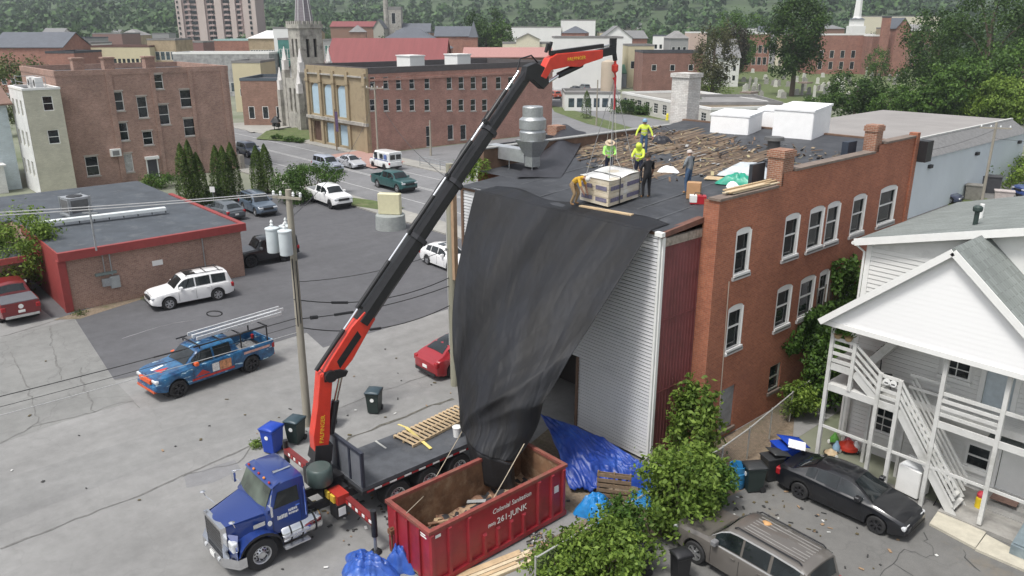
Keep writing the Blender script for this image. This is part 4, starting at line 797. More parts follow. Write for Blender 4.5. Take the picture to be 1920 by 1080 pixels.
t=roof_thing('tool_bag','red and white tool case beside the cardboard box','tool case',1308,382,.7);mb=MB();mb.box(-.3,.3,-.18,.18,0,.3);o=mb.build('case',mat('red_case',(.4,.02,.03),.4),t);mb=MB();mb.box(-.31,-.05,-.185,.185,.06,.31);mb.build('white_panel',WHITE,t);mb=MB();mb.tube([(-.15,0,.3),(-.12,0,.4),(.12,0,.4),(.15,0,.3)],.02);mb.build('handle',BLACK,t)
t=roof_thing('plywood_sheet','small square of plywood on the membrane by the lumber','plywood',1345,336,.4);mb=MB();mb.box(-.5,.5,-.35,.35,0,.03);mb.build('sheet',WOOD,t)
# exhaust stack with duct
p=GRF(998,322);t=thing('exhaust_stack','silver round exhaust stack with square hopper and duct on the roof','exhaust',(p[0],p[1],p[2]));t.scale=(.76,.76,.74)
mb=MB();mb.lathe([(.78,1.95),(.8,2.5),(.72,2.62),(.72,2.66),(.82,2.7),(.82,3.25),(.78,3.3),(.62,3.42),(.62,4.0),(.58,4.05)],(0,0,0),24);mb.build('drum',STEEL,t,smooth=35)
mb=MB();mb.add([(-.75,-.75,2.0),(.75,-.75,2.0),(.75,.75,2.0),(-.75,.75,2.0),(-.32,-.32,.95),(.32,-.32,.95),(.32,.32,.95),(-.32,.32,.95)],[(0,1,2,3),(0,4,5,1),(1,5,6,2),(2,6,7,3),(3,7,4,0)]);mb.box(-.33,.33,-.33,.33,.35,.96);mb.build('hopper',STEEL,t)
mb=MB();mb.box(-3.9,-.33,-.4,.4,.55,1.35);mb.box(-3.9,-3.2,-.4,.4,-.6,.55);mb.build('duct',mat('duct_metal',(.5,.52,.54),.35,.6,var=.15,scale=2),t)
mb=MB();mb.cyl((.25,-.25,0),(.25,-.25,.4),.03);mb.cyl((-.25,.25,0),(-.25,.25,.4),.03);mb.cyl((.25,.25,0),(.25,.25,.4),.03);mb.cyl((-1.8,-.3,0),(-1.8,-.3,.6),.03);mb.build('stand',STEEL,t)
# folded membrane over the low back edge and the lower shed roof at the left
def f_(u,v):
 a,b=GRF(1010,335),GRF(1065,262);c=a+(b-a)*v;w=(u-.5)*2.0;return(c[0]+w*.75,c[1]+w*.66,zroof(c[1])+.06+.75*v*math.exp(-(w*1.1)**2)+.12*math.sin(9*u+5*v)*v)
mb=MB();mb.grid(f_,24,16);o=mb.build('loose_membrane',mat('loose_felt',(.03,.03,.036),.5,var=.3,scale=2),None,smooth=50);tag(o,'black membrane bunched up beside the silver exhaust stack','membrane')
t=wthing('roof_chimney_stub','short orange brick chimney stub wrapped in black felt behind the exhaust stack','chimney',tuple(GRF(1043,268)));p=GRF(1043,270);mb=MB();mb.box(p[0]-.35,p[0]+.35,p[1]-.35,p[1]+.35,p[2]-.1,p[2]+1.0);mb.build('brickwork',CHB,t);mb=MB();mb.box(p[0]-.42,p[0]+.42,p[1]-.42,p[1]+.42,p[2]-.1,p[2]+.5);mb.build('felt_wrap',mat('loose_felt',(.03,.03,.036),.5),t)
t=wthing('lower_shed','lower roof with weeds and rubbish left of the black membrane','shed',(-30,25,0));mb=MB();mb.box(-32,-29.2,28.5,38,0,7.6);mb.build('wall',MBR,t);mb=MB();mb.box(-32.1,-29.1,28.4,38.1,7.6,7.72);mb.build('roof',MEMB,t)
# ------------------------------------------------------------------ vehicles
def paint(name,c,var=.03):return mat(name,c,0.32,0.0,var=var,scale=1.2,coat=0.7,spec=.5)
CARGLASS=glassmat('car_glass',(0.012,0.016,0.018),0.05,0.7);HEADL=mat('headlamp',(.72,.74,.76),.12,.3,var=.1);TAILL=mat('tail_lamp',(.32,.015,.02),.2,var=.1);AMBER=mat('amber_lamp',(.6,.2,.03),.25)
_wh={}
def wheel_meshes(r,w,style):
 k=(r,w,style)
 if k in _wh:return _wh[k]
 mb=MB();ri=r*(.66 if style!='truck' else.58);h=w/2
 mb.lathe([(ri,-h),(r-.03,-h),(r,-h+.04),(r,h-.04),(r-.03,h),(ri,h)],n=28,axis='y',cap=(0,0));ty=mb.mesh('wheel',RUBBER,35)
 mb=MB();m={'alloy':ALU,'dark':mat('dark_rim',(.05,.05,.055),.35,.6),'chrome':CHROME,'truck':ALU}[style];mi=0
 if style=='truck':mb.lathe([(ri,-h+.01),(ri-.03,-h+.02),(ri*.78,-h+.1),(ri*.62,-h+.09),(ri*.35,-h+.02),(ri*.34,-h-.01),(.01,-h-.01)],n=24,axis='y',cap=(0,1))
 else:
  mb.lathe([(ri,-h+.005),(ri-.02,-h+.01),(ri-.035,-h+.07)],n=24,axis='y',cap=(0,0));mb.lathe([(ri-.03,-h+.09),(.02,-h+.09)],n=20,axis='y',mi=1,cap=(0,1))
  for s in range(6):
   a=math.pi*2*s/6
   for da in(-.16,.16):mb.bar((math.cos(a)*.04,-h+.035,math.sin(a)*.04),(math.cos(a+da)*(ri-.02),-h+.03,math.sin(a+da)*(ri-.02)),.045,.04,0,up=(0,1,0))
  mb.lathe([(.07,-h+.07),(.07,-h+.01),(.05,-h),(.005,-h)],n=12,axis='y');mb.lathe([(ri-.03,h-.02),(.02,h-.02)],n=16,axis='y',mi=1,cap=(0,1))
 rm=mb.mesh('rim',[m,BLACK],35)
 if style=='truck':
  lm=MB()
  for i in range(10):a=math.pi*2*i/10;lm.cyl((math.cos(a)*ri*.52,-h+.02,math.sin(a)*ri*.52),(math.cos(a)*ri*.52,-h+.1,math.sin(a)*ri*.52),.022,n=6)
  for i in range(10):a=math.pi*2*(i+.5)/10;lm.cyl((math.cos(a)*ri*.72,-h+.09,math.sin(a)*ri*.72),(math.cos(a)*ri*.72,-h+.12,math.sin(a)*ri*.72),.04,n=8)
  _wh[(k,'l')]=lm.mesh('hub',BLACK)
 _wh[k]=(ty,rm);return _wh[k]
def wheel(parent,x,y,r,w,style):
 ty,rm=wheel_meshes(r,w,style);o=inst('wheel',ty,parent,(x,y,r),(0,0,0 if y<0 else math.pi));inst('rim',rm,o)
 if style=='truck':inst('hub',_wh[((r,w,style),'l')],o)
 return o
def itp(P,x):
 P=sorted(P);xs=[p[0]for p in P];zs=[p[1]for p in P];return float(np.interp(x,xs,zs))
SPEC=dict(
 sedan=dict(L=4.5,W=1.76,ax=(1.38,-1.32),tr=.315,zb=.2,kt=.63,top=[(2.25,.6),(2.16,.71),(1.9,.78),(1.25,.93),(1.15,.95),(.3,1.37),(.0,1.42),(-.5,1.42),(-1.0,1.36),(-1.72,1.03),(-2.15,.99),(-2.25,.86)],deck=[(2.25,.58),(1.9,.74),(1.2,.88),(0,.91),(-1.2,.96),(-2.0,.95),(-2.25,.82)],ws=(1.12,.34),rg=(-1.04,-1.68),sw=[(.82,-.02),(-.08,-.82),(-.88,-1.2)]),
 suv=dict(L=4.72,W=1.86,ax=(1.45,-1.38),tr=.375,zb=.3,kt=.76,top=[(2.36,.7),(2.3,.98),(1.9,1.05),(1.2,1.13),(1.05,1.16),(.5,1.7),(.2,1.77),(-1.0,1.79),(-1.95,1.75),(-2.12,1.68),(-2.32,1.12),(-2.36,.8)],deck=[(2.36,.68),(2.2,.95),(1.2,1.05),(0,1.08),(-2.1,1.1),(-2.36,.85)],ws=(1.06,.53),rg=(-2.13,-2.31),sw=[(.82,-.1),(-.18,-1.02),(-1.12,-1.95)]),
 hatch=dict(L=4.45,W=1.8,ax=(1.35,-1.3),tr=.335,zb=.22,kt=.68,top=[(2.22,.62),(2.15,.78),(1.8,.9),(1.15,1.02),(1.0,1.06),(.3,1.5),(0,1.55),(-.9,1.53),(-1.5,1.42),(-2.05,1.02),(-2.2,.95),(-2.22,.8)],deck=[(2.22,.6),(1.9,.85),(1.2,.95),(0,.98),(-1.5,1.03),(-2.1,.98),(-2.22,.8)],ws=(1.0,.36),rg=(-1.54,-2.0),sw=[(.75,-.05),(-.12,-.85),(-.92,-1.45)]),
 crossover=dict(L=4.75,W=1.92,ax=(1.45,-1.44),tr=.36,zb=.2,kt=.66,top=[(2.37,.64),(2.28,.8),(1.9,.9),(1.2,1.02),(1.05,1.06),(.2,1.56),(-.2,1.63),(-.7,1.62),(-1.4,1.47),(-2.0,1.14),(-2.25,1.06),(-2.37,.9)],deck=[(2.37,.6),(1.9,.85),(1.2,.96),(0,1.0),(-1.5,1.04),(-2.2,1.02),(-2.37,.88)],ws=(1.04,.22),rg=(-.35,-2.02),sw=[(.65,-.1),(-.18,-1.0),(-1.06,-1.55)]),
 boxy=dict(L=4.2,W=1.82,ax=(1.4,-1.1),tr=.42,zb=.42,kt=.8,top=[(2.1,.8),(2.07,1.12),(1.2,1.2),(.95,1.22),(.62,1.78),(.5,1.84),(-1.9,1.84),(-2.05,1.78),(-2.1,1.1)],deck=[(2.1,.8),(2.05,1.08),(1,1.12),(-2.1,1.12)],ws=(.95,.66),rg=(-2.05,-2.09),sw=[(.75,-.1),(-.18,-.95),(-1.05,-1.85)]),
 mail=dict(L=4.45,W=1.9,ax=(1.35,-1.15),tr=.34,zb=.32,kt=.93,top=[(2.22,.7),(2.18,1.0),(1.6,1.08),(1.4,1.1),(1.0,1.95),(.85,2.12),(-2.15,2.15),(-2.22,2.1),(-2.225,1.0)],deck=[(2.22,.7),(2.1,.98),(1.3,1.05),(-2.22,1.05)],ws=(1.42,1.02),rg=None,sw=[(1.0,.3)]),
 pickup=dict(L=5.9,W=2.03,ax=(2.0,-1.68),tr=.41,zb=.42,kt=.74,top=[(2.95,.82),(2.9,1.15),(2.6,1.24),(1.75,1.3),(1.5,1.32),(.85,1.85),(.55,1.93),(-.7,1.94),(-.95,1.87),(-1.1,1.36)],deck=[(2.95,.8),(2.8,1.14),(1.5,1.22),(0,1.24),(-1.1,1.27),(-2.95,1.3)],ws=(1.5,.9),rg=(-.96,-1.09),sw=[(1.2,.22),(.12,-.72)],bed=(-1.14,.82)),
)
def mesh_car(sp):
 L,W,tr,zb0,kt=sp['L'],sp['W'],sp['tr'],sp['zb'],sp['kt'];bed=sp.get('bed');ra=tr*1.17
 def sec(x,inbed=False):
  e=abs(x)-(L/2-.55);pl=1-(.13 if x>0 else.07)*max(0,e/.55)**2;w=W/2*pl;zb=zb0+max(0,(abs(x)-L/2+.35))*.25
  for xa in sp['ax']:
   if abs(x-xa)<ra:zb=max(zb,tr+math.sqrt(ra*ra-(x-xa)**2))
  zd=itp(sp['deck'],x);zt=max(itp(sp['top'],x),zd+.015);q=min(1,max(0,(zt-zd-.08)/.3));q=q*q*(3-2*q);wt=(1-q)*.84*w+q*kt*W/2*(1 if L>0 else 1);zs=zd-.1;zb=min(zb,zs-.06)
  if inbed:f=bed[1];return[(w-.14,zb),(w-.02,zb+.03),(w,zb+.45*(zs-zb)),(w,zs),(w-.02,zd-.02),(w-.04,zd),(w-.13,zd),(w-.14,f),(w-.4,f),(0,f)]
  return[(w-.14,zb),(w-.02,zb+.03),(w,zb+.45*(zs-zb)),(w-.01,zs),(w-.035,zd-.02),(w-.07,zd),(w-.075+(wt-w+.075)*.45,zd+(zt-zd)*.45),(wt+.01,zd+(zt-zd)*.87),(wt-.1,zt-.012),(0,zt+.025*q+.015)]
 xs=set(np.round(np.arange(-L/2,L/2+.001,.14),3))
 for xa in sp['ax']:
  for d in(-1,-.985,-.94,-.8,-.6,-.35,0,.35,.6,.8,.94,.985,1):xs.add(round(xa+d*ra*.999,3))
  for d in(-1.01,1.01):xs.add(round(xa+d*ra,3))
 for x,_ in sp['top']:xs.add(round(x,3))
 xs=sorted([x for x in xs if abs(x)<=L/2],reverse=True)
 st=[]
 for x in xs:
  if bed and x<=bed[0]:continue
  st.append((x,sec(x)))
 if bed:
  xb=[x for x in xs if x<bed[0]];st.append((bed[0],sec(bed[0]+.03)));st.append((bed[0]-.004,sec(bed[0]-.01,True)));st+=[(x,sec(x,True))for x in xb]
 def ring(x,s,k=0.0):
  if k:zc=sum(p[1]for p in s)/len(s);s=[(p[0]*(1-k*.5),p[1]+(zc-p[1])*k)for p in s]
  return[(x,-y,z)for y,z in s]+[(x,y,z)for y,z in s[::-1][1:]]
 secs=[ring(st[0][0]+.07,st[0][1],.28)]+[ring(x,s)for x,s in st]+([ring(st[-1][0]-.06,st[-1][1],.25)]if not bed else[])
 mb=MB();mb.loft(secs,closed=True,cap=True)
 return mb,sec
def panel(sec,xa,xb,v0,v1,side,off=.012,nx=7,nv=4,r0=5,r1=7):
 def f(u,v):
  x=xa+(xb-xa)*u;s=sec(x);t=v0+(v1-v0)*v;k=t*(r1-r0);i=min(int(k),r1-r0-1);a,b=s[r0+i],s[r0+i+1];fr=k-i;y,z=a[0]+(b[0]-a[0])*fr,a[1]+(b[1]-a[1])*fr
  return(x,side*(y+off),z+off*.25)
 mb=MB();mb.grid(f,nx,nv);return mb
_cars={}
def vehicle(name,label,kind,loc,heading,pm,wst='alloy',group=None,cat=None,trim=None,roof=None,rails=False,extra=None,plate=None,hood_m=None):
 """heading: direction of travel in degrees from +x"""
 sp=SPEC[kind];t=thing(name,label,cat or name.split('_')[-1],(loc[0],loc[1],loc[2]if len(loc)>2 else 0),R(heading),group);L,W=sp['L'],sp['W']
 mb,sec=mesh_car(sp);o=mb.build('body',pm,t,smooth=32)
 mb=MB();z=sp['zb'];mb.box(-L/2+.3,L/2-.3,-W/2+.2,W/2-.2,z-.06,z+.3);mb.build('underbody',BLACK,t)
 for i,xa in enumerate(sp['ax']):
  for s in(-1,1):wheel(t,xa,s*(W/2-.125),sp['tr'],.235,wst)
  mb=MB();mb.box(xa-sp['tr']*1.1,xa+sp['tr']*1.1,-W/2+.26,W/2-.26,.1,sp['tr']*2+.04);mb.build('axle',BLACK,t)
 def glass(m_,nm='window'):return m_.build(nm,CARGLASS,t,smooth=60)
 xa,xb=sp['ws'];mb=MB()
 def wsf(u,v):
  x=xa+(xb-xa)*(.03+.94*v);s=sec(x);y=(s[8][0]+.03)*(2*u-1)*.97;zz=s[9][1]+(s[8][1]-s[9][1])*abs(2*u-1)**2;return(x+.012,y,zz+.014)
 mb.grid(wsf,8,5);glass(mb,'windscreen')
 if sp['rg']:
  xa2,xb2=sp['rg'];mb=MB()
  def rgf(u,v):
   x=xa2+(xb2-xa2)*(.05+.85*v);s=sec(x);y=(s[8][0]+.02)*(2*u-1)*.93;zz=s[9][1]+(s[8][1]-s[9][1])*abs(2*u-1)**2;return(x-.012,y,zz+.012)
  mb.grid(rgf,8,4);glass(mb,'rear_window')
 for(fa,fb)in sp['sw']:
  for s in(-1,1):glass(panel(sec,fa,fb,.1,.94,s))
 # door seams, handles, mirrors
 for s in(-1,1):
  for(fa,fb)in sp['sw'][:2]:
   q=sec((fa+fb)/2);mb=MB();mb.box(fb+.1,fb+.27,s*q[3][0]-.012,s*q[3][0]+.02*s+.012,q[3][1]-.03,q[3][1]+.005);mb.build('door_handle',CHROME if wst=='chrome' else pm,t)
  x=sp['sw'][0][0]-.12;q=sec(x);mb=MB();mb.box(x-.08,x+.1,min(s*(q[5][0]),s*(q[5][0]+.22)),max(s*q[5][0],s*(q[5][0]+.22)),q[5][1]+.04,q[5][1]+.22);m_=mb.build('mirror',trim or pm,t);bv=m_.modifiers.new('b','BEVEL');bv.width=.03
  mb=MB()
  for xs_ in[sp['sw'][0][0]+.05]+[w_[1]-.03 for w_ in sp['sw'][:2]]:
   q=sec(xs_);mb.bar((xs_,s*(q[2][0]+.002),max(sp['zb']+.12,q[2][1]-.25)),(xs_,s*(q[3][0]+.004),q[3][1]),.012,.012)
  mb.build('door_seam',BLACK,t)
 # lamps, grille, bumpers, plates
 xf=L/2;hz=itp(sp['deck'],xf-.25)-.1;wf=sec(xf-.12)[2][0]
 for s in(-1,1):
  mb=MB();mb.box(xf-.32,xf+.02,s*(wf-.22)-.2,s*(wf-.22)+.21,hz-.14,hz+.02);m_=mb.build('headlight',HEADL,t);bv=m_.modifiers.new('b','BEVEL');bv.width=.05;bv.segments=2
  zr=itp(sp['deck'],-L/2+.2)-(.12 if not bed_of(sp)else.2);wr=sec(-L/2+.1)[2][0];mb=MB();mb.box(-L/2-.055,-L/2+.16,s*(wr-.12)-.12,s*(wr-.12)+.125,zr-.22,zr+.06);m_=mb.build('taillight',TAILL,t);bv=m_.modifiers.new('b','BEVEL');bv.width=.04
 mb=MB();mb.box(xf-.05,xf+.085,-wf+.42,wf-.42,hz-.2,hz-.02);mb.build('grille',BLACK if trim is None else trim,t)
 mb=MB();mb.box(xf-.1,xf+.09,-wf+.15,wf-.15,sp['zb']+.06,sp['zb']+.17);mb.build('bumper',trim or BLACK,t)
 mb=MB();mb.box(-L/2-.075,-L/2,-W/2+.18,W/2-.18,sp['zb']+.05,sp['zb']+.2);mb.build('bumper',trim or BLACK,t)
 mb=MB();mb.box(-L/2-.085,-L/2-.05,-.17,.17,sp['zb']+.32,sp['zb']+.46);mb.build('licence_plate',WHITE,t)
 if rails:
  for s in(-1,1):
   q=sec(-.5);mb=MB();mb.tube([(.3,s*(q[8][0]-.0),q[8][1]+.0),(.2,s*q[8][0],q[8][1]+.07),(-1.8,s*q[8][0],q[8][1]+.06),(-1.9,s*q[8][0],q[8][1])],.022);mb.build('roof_rail',BLACK,t)
 if sp.get('bed'):
  mb=MB();zd=itp(sp['deck'],-L/2);mb.box(-L/2-.02,-L/2+.05,-W/2+.09,W/2-.09,sp['zb']+.2,zd);mb.build('tailgate',pm,t)
  mb=MB();q=sec(-2,True);mb.box(-L/2+.06,sp['bed'][0]-.02,-q[7][0]+.01,q[7][0]-.01,sp['bed'][1]+.004,sp['bed'][1]+.012);mb.build('bed_liner',BLACK,t)
 return t,sec
def bed_of(sp):return sp.get('bed')
def place(front_px,rear_px,kind,side,z=0.0):
 """side wheels' contact points in the photo -> centre and heading; side = +1 if we look at the vehicle's left flank"""
 a,b=G(*front_px,z),G(*rear_px,z);d=(a-b)[:2];d=d/np.linalg.norm(d);n=np.array([-d[1],d[0]]);sp=SPEC[kind];mid=(a+b)[:2]/2;cax=sum(sp['ax'])/2
 c=mid-n*side*(sp['W']/2-.05)-d*cax;return(c[0],c[1],z),math.degrees(math.atan2(d[1],d[0]))
PW=paint('white_paint_car',(.78,.78,.78));PBK=paint('black_car',(.008,.009,.012));PGY=paint('grey_car',(.1,.115,.13));PSV=paint('silver_car',(.42,.43,.46));PRD=paint('red_car',(.3,.012,.02));PGN=paint('teal_car',(.012,.07,.07));PBR=paint('bronze_car',(.115,.105,.095))
# white SUV by the low shop
loc,hd=place((320,581),(410,563),'suv',1);t,sec=vehicle('white_suv','white SUV with a sunroof parked beside the low brick shop','suv',loc,hd,PW,'alloy',cat='car',rails=True)
mb=MB();mb.box(-.35,.25,-.42,.42,1.795,1.815);mb.build('sunroof',CARGLASS,t)
mb=MB();mb.box(-.9,-.86,-.66,.66,1.84,1.87);mb.box(-1.7,-1.66,-.66,.66,1.83,1.86);mb.build('roof_bar',BLACK,t)
# wrapped pickup with ladders
def wrapmat():
 m,nd,lk,bs=_new('vinyl_wrap');n1=noise(nd,lk,2.2,6,.7);o=ramp(nd,lk,n1,.36,.62,(.005,.03,.1),(.02,.14,.3))
 o=mix(nd,lk,o,(.55,.75,.85),ramp(nd,lk,noise(nd,lk,2.8,3,.6,stretch=(.5,1,2)),.6,.66,(0,0,0),(.85,)*3));lk.new(o,bs.inputs['Base Color']);bs.inputs['Roughness'].default_value=.3;bs.inputs['Coat Weight'].default_value=.6;return m
WRP=wrapmat();ORG=mat('orange_vinyl',(.62,.1,.025),.35);RDV=mat('red_vinyl',(.5,.04,.03),.35)
loc,hd=place((338,745),(474,697),'pickup',1);t,sec=vehicle('wrapped_pickup','blue advertising-wrapped pickup with orange bumper and ladders on its rack','pickup',loc,hd,WRP,'dark',cat='truck',trim=ORG)
def decal(x0,x1,z0,z1,m,nm='decal',side=1):
 mb=MB();q=sec((x0+x1)/2);y=side*(max(q[2][0],q[3][0])+.006);mb.quad((x0,y,z0),(x1,y,z0),(x1,y,z1),(x0,y,z1));return mb.build(nm,m,t)
decal(1.35,-.75,.56,.66,RDV);decal(-.02,-.62,.68,1.12,mat('photo_print',(.55,.25,.12),.4,var=.6,scale=5));decal(.0,-.02+.36,.7,1.1,mat('list_print',(.72,.7,.68),.4,var=.3,scale=20))
mb=MB();q=sec(1);y=q[2][0]+.007;mb.poly([(1.2,y,.72),(.45,y,.72),(.82,y,.98)]);mb.build('decal',RDV,t)
mb=MB();q=sec(2.2);mb.poly([(2.62,.1,q[9][1]-.035),(2.62,.6,q[9][1]-.06),(2.05,.35,q[9][1]+.03)]);mb.build('hood_decal',RDV,t)
mb=MB();q=sec(2.2);mb.poly([(2.66,-.15,q[9][1]-.035),(2.66,.05,q[9][1]-.035),(2.1,.02,q[9][1]+.03),(2.1,-.12,q[9][1]+.03)]);mb.build('hood_decal',WHITE,t)
decal(-1.3,-2.7,1.02,1.14,mat('pink_print',(.6,.35,.3),.4,var=.4,scale=8))
mb=MB()
for s in(-1,1):
 for x in(-1.3,-2.7):mb.bar((x,s*.85,1.28),(x,s*.85,2.05),.05,.05)
 mb.bar((1.0,s*.8,2.06),(-2.75,s*.85,2.06),.05,.05)
for x in(.7,-.3,-1.3,-2.7):mb.bar((x,-.85,2.06),(x,.85,2.06),.05,.05)
mb.bar((.7,-.75,1.9),(.7,-.75,2.06),.04,.04);mb.bar((.7,.75,1.9),(.7,.75,2.06),.04,.04);mb.build('ladder_rack',BLACK,t)
LADM=mat('bright_aluminium',(.7,.71,.72),.45,.4)
for k,(dy,dz,ln)in enumerate(((-.35,2.14,4.9),(.1,2.14,4.5))):
 ld=thing('ladder',('aluminium extension ladder on the pickup rack, the farther of two','aluminium extension ladder on the pickup rack, the nearer of two')[k],'ladder',loc,R(hd),'ladders on the pickup rack')
 for s in(-.19,.19):mb=MB();mb.box(.55,.55-ln,dy+s-.03,dy+s+.03,dz,dz+.15);mb.build('rail',LADM,ld)
 n=int(ln/.3)
 rgm=MB();rgm.cyl((0,-.19,0),(0,.19,0),.018,n=6);rme=rgm.mesh('rung',ALU)
 for i in range(n):inst('rung',rme,ld,(.4-i*.3,dy,dz+.055))
heapbed=heap('tool_clutter','clutter of tools and sacks in the bed of the wrapped pickup','clutter',(0,0,0),.7,.6,.35,mat('clutter',(.2,.2,.2),.8,var=.7,scale=8),21,0,.6,5,24)
v_=Matrix.Rotation(R(hd),3,'Z')@Vector((-2.0,0,.84));heapbed.location=(loc[0]+v_.x,loc[1]+v_.y,.84);heapbed.rotation_euler=(0,0,R(hd))
# other parked and passing vehicles
p=G(46,608);t,_=vehicle('red_pickup','dark red pickup with a grey bed cover parked nose-in at the left edge','pickup',(p[0]-2.95,p[1],0),180,paint('dark_red_car',(.17,.014,.018)),'alloy',cat='truck',trim=CHROME)
mb=MB();mb.box(-2.93,-1.18,-.9,.9,1.3,1.34);mb.build('bed_cover',mat('grey_cover',(.11,.115,.13),.6),t);mb=MB();mb.lathe([(.13,-2.975),(.13,-2.985)],(0,0,1.08),14,0,'x');mb.build('badge',WHITE,t)
loc,hd=place((430,500),(522,492),'boxy',1);t,_=vehicle('black_offroader','black boxy off-roader with chrome bumper parked past the low shop','boxy',(-51.7,22.9,0),-95,PBK,'dark',cat='car',trim=mat('dull_chrome',(.3,.3,.31),.3,.8))
p=G(452,413);vehicle('grey_hatchback','dark grey hatchback showing its tail beside the cedars','hatch',(p[0]-2.1,p[1]-.6,0),186,PGY,'dark',cat='car')
p=G(510,404);vehicle('blue_grey_suv','blue-grey SUV facing out beside the dark grey hatchback','suv',(p[0]-2.0,p[1]-.3,0),-3,paint('slate_car',(.09,.12,.16)),'alloy',cat='car',rails=True)
loc,hd=place((624,394),(581,378),'pickup',-1);vehicle('white_pickup','white crew-cab pickup turning in the lot by the round bush','pickup',loc,hd,PW,'dark',cat='truck')
loc,hd=place((748,362),(706,352),'pickup',-1);vehicle('green_pickup','dark green pickup driving along the road','pickup',loc,-1,PGN,'alloy',cat='truck')
p=G(612,322);vehicle('silver_suv','silver-blue SUV waiting on the road behind the round bush','suv',(p[0]-.3,p[1]+.4,0),-2,paint('pale_blue_car',(.32,.35,.42)),'alloy',cat='car')
p=G(650,314);vehicle('silver_sedan','silver sedan beside the silver-blue SUV on the road','sedan',(p[0],p[1]+.6,0),-2,PSV,'alloy',cat='car')
p=G(468,292);vehicle('navy_suv','dark blue SUV on the road beside the brown brick block','suv',(p[0],p[1],0),-2,paint('navy_car',(.03,.045,.08)),'alloy',cat='car')
p=G(728,318);t,sc_=vehicle('mail_van','white boxy mail van driving away along the road','mail',(p[0]-1.0,p[1]+.3,0),179,paint('mail_white',(.75,.76,.75)),'dark',cat='van')
for y0,y1 in((-.72,-.08),(.08,.72)):mb=MB();mb.box(-2.255,-2.23,y0,y1,1.3,1.85);mb.build('rear_window',CARGLASS,t)
for x0,x1,m_ in((-.3,-.95,CARGLASS),(-1.2,-1.8,mat('blue_emblem',(.1,.16,.4),.5))):mb=MB();mb.box(x1,x0,.955,.965,1.3,1.85);mb.build('side_panel',m_,t)
mb=MB();mb.box(-2.15,1.8,.955,.962,1.12,1.18);mb.build('stripe',mat('blue_stripe',(.05,.09,.35),.5),t)
a,b=G(840,511),G(801,496);loc,hd=place((843,512),(801,496),'hatch',-1);t,_=vehicle('white_hatchback','white hatchback in the lot half hidden by the square pole','hatch',loc,hd,PW,'alloy',cat='car')
mb=MB();mb.box(-.6,.1,-.42,.42,1.565,1.58);mb.build('sunroof',CARGLASS,t)
p=G(792,706);t,_=vehicle('red_crossover','glossy red crossover with a glass roof driving up the street past the black tarp','crossover',(p[0]+.15,p[1]+2.5,0),90,PRD,'dark',cat='car')
loc,hd=place((1640,1000),(1497,935),'sedan',-1);vehicle('black_sedan','black sedan parked in front of the white porch','sedan',loc,hd,PBK,'dark',cat='car')
sv=SPEC['suv'];t,sec=vehicle('bronze_suv','dusty bronze SUV with ribbed roof parked under the leafy shrub','suv',(-10.1,18.75,0),177,PBR,'alloy',cat='car',trim=mat('grey_cladding',(.16,.16,.165),.6),rails=True)
for y in lin(-.5,.5,7):mb=MB();mb.bar((.1,y,1.805),(-1.85,y,1.79),.03,.022);mb.build('roof_rib',mat('pale_bronze',(.25,.24,.23),.4),t)
for s in(-1,1):mb=panel(sec,.95,-2.05,.95,1.04,s,.02,10,1);mb.build('window_trim',mat('pale_bronze2',(.36,.36,.36),.4),t)
for s in(-1,1):mb=panel(sec,.9,-2.05,-.02,.06,s,.02,10,1);mb.build('window_trim',mat('pale_bronze2',(.36,.36,.36),.4),t)
heap('fallen_leaf','dead leaf lying on the roof of the bronze SUV','leaf',(-9.9,19.0,1.815),.14,.1,.04,mat('dead_leaf',(.5,.28,.12),.8),31,0,.5,3,12)
# far car parks
fc=[(1078,172,PBK,'hatch','black hatchback in the far car park below the crane jib'),(1040,163,paint('white2',(.7,.72,.74)),'sedan','white sedan in the far car park below the crane jib'),(1095,170,PGY,'suv','grey SUV next to the black hatchback in the far car park'),(1108,141,PBK,'hatch','dark car parked against the tan wall under the jib'),(1130,141,PGY,'suv','grey car parked against the tan wall, beside the dark one'),(1040,184,paint('orange_car',(.4,.08,.04)),'suv','orange-red car on the side road by the low office')]
for px,py,pm,kd,lb in fc:p=G(px,py);vehicle('parked_car',lb,kd,(p[0],p[1],0),155,pm,cat='car',group='cars in the far car park')
fc=[(1725,366,PBK,'sedan','black sedan farthest left in the lot behind the shingled roof'),(1752,376,paint('navy2',(.04,.05,.09)),'sedan','dark blue sedan in the lot behind the shingled roof'),(1716,352,PBK,'hatch','black hatchback by the pale warehouse wall')]
for px,py,pm,kd,lb in fc:p=G(px,py);vehicle('parked_car',lb,kd,(p[0],p[1],0),10,pm,cat='car',group='cars in the lot by the warehouse')
# ------------------------------------------------------------------ crane truck
TB=paint('truck_blue',(.012,.035,.17));FRM=mat('frame_black',(.022,.022,.025),.6,var=.3,dirt=(.08,.07,.06),dirtamt=.3);CRED=mat('crane_red',(.62,.045,.025),.4,var=.1,coat=.2,dirt=(.4,.03,.02),dirtamt=.3);CBLK=mat('crane_black',(.016,.016,.018),.42,var=.25,scale=4);DECK=mat('bed_deck',(.075,.08,.09),.7,var=.25,scale=2,dirt=(.13,.13,.13),dirtamt=.3)
TX,TY=-21.35,0.0 # centre line of the truck
T=thing('crane_truck','dark blue flatbed truck with a red and black knuckle-boom crane','truck',(TX,0,0));T['_w']=0
def tp(mb,name,m,smooth=0,parent=None,bevel=0):
 o=mb.build(name,m,parent or T,smooth=smooth)
 if bevel:b=o.modifiers.new('b','BEVEL');b.width=bevel;b.segments=2;b.limit_method='ANGLE'
 return o
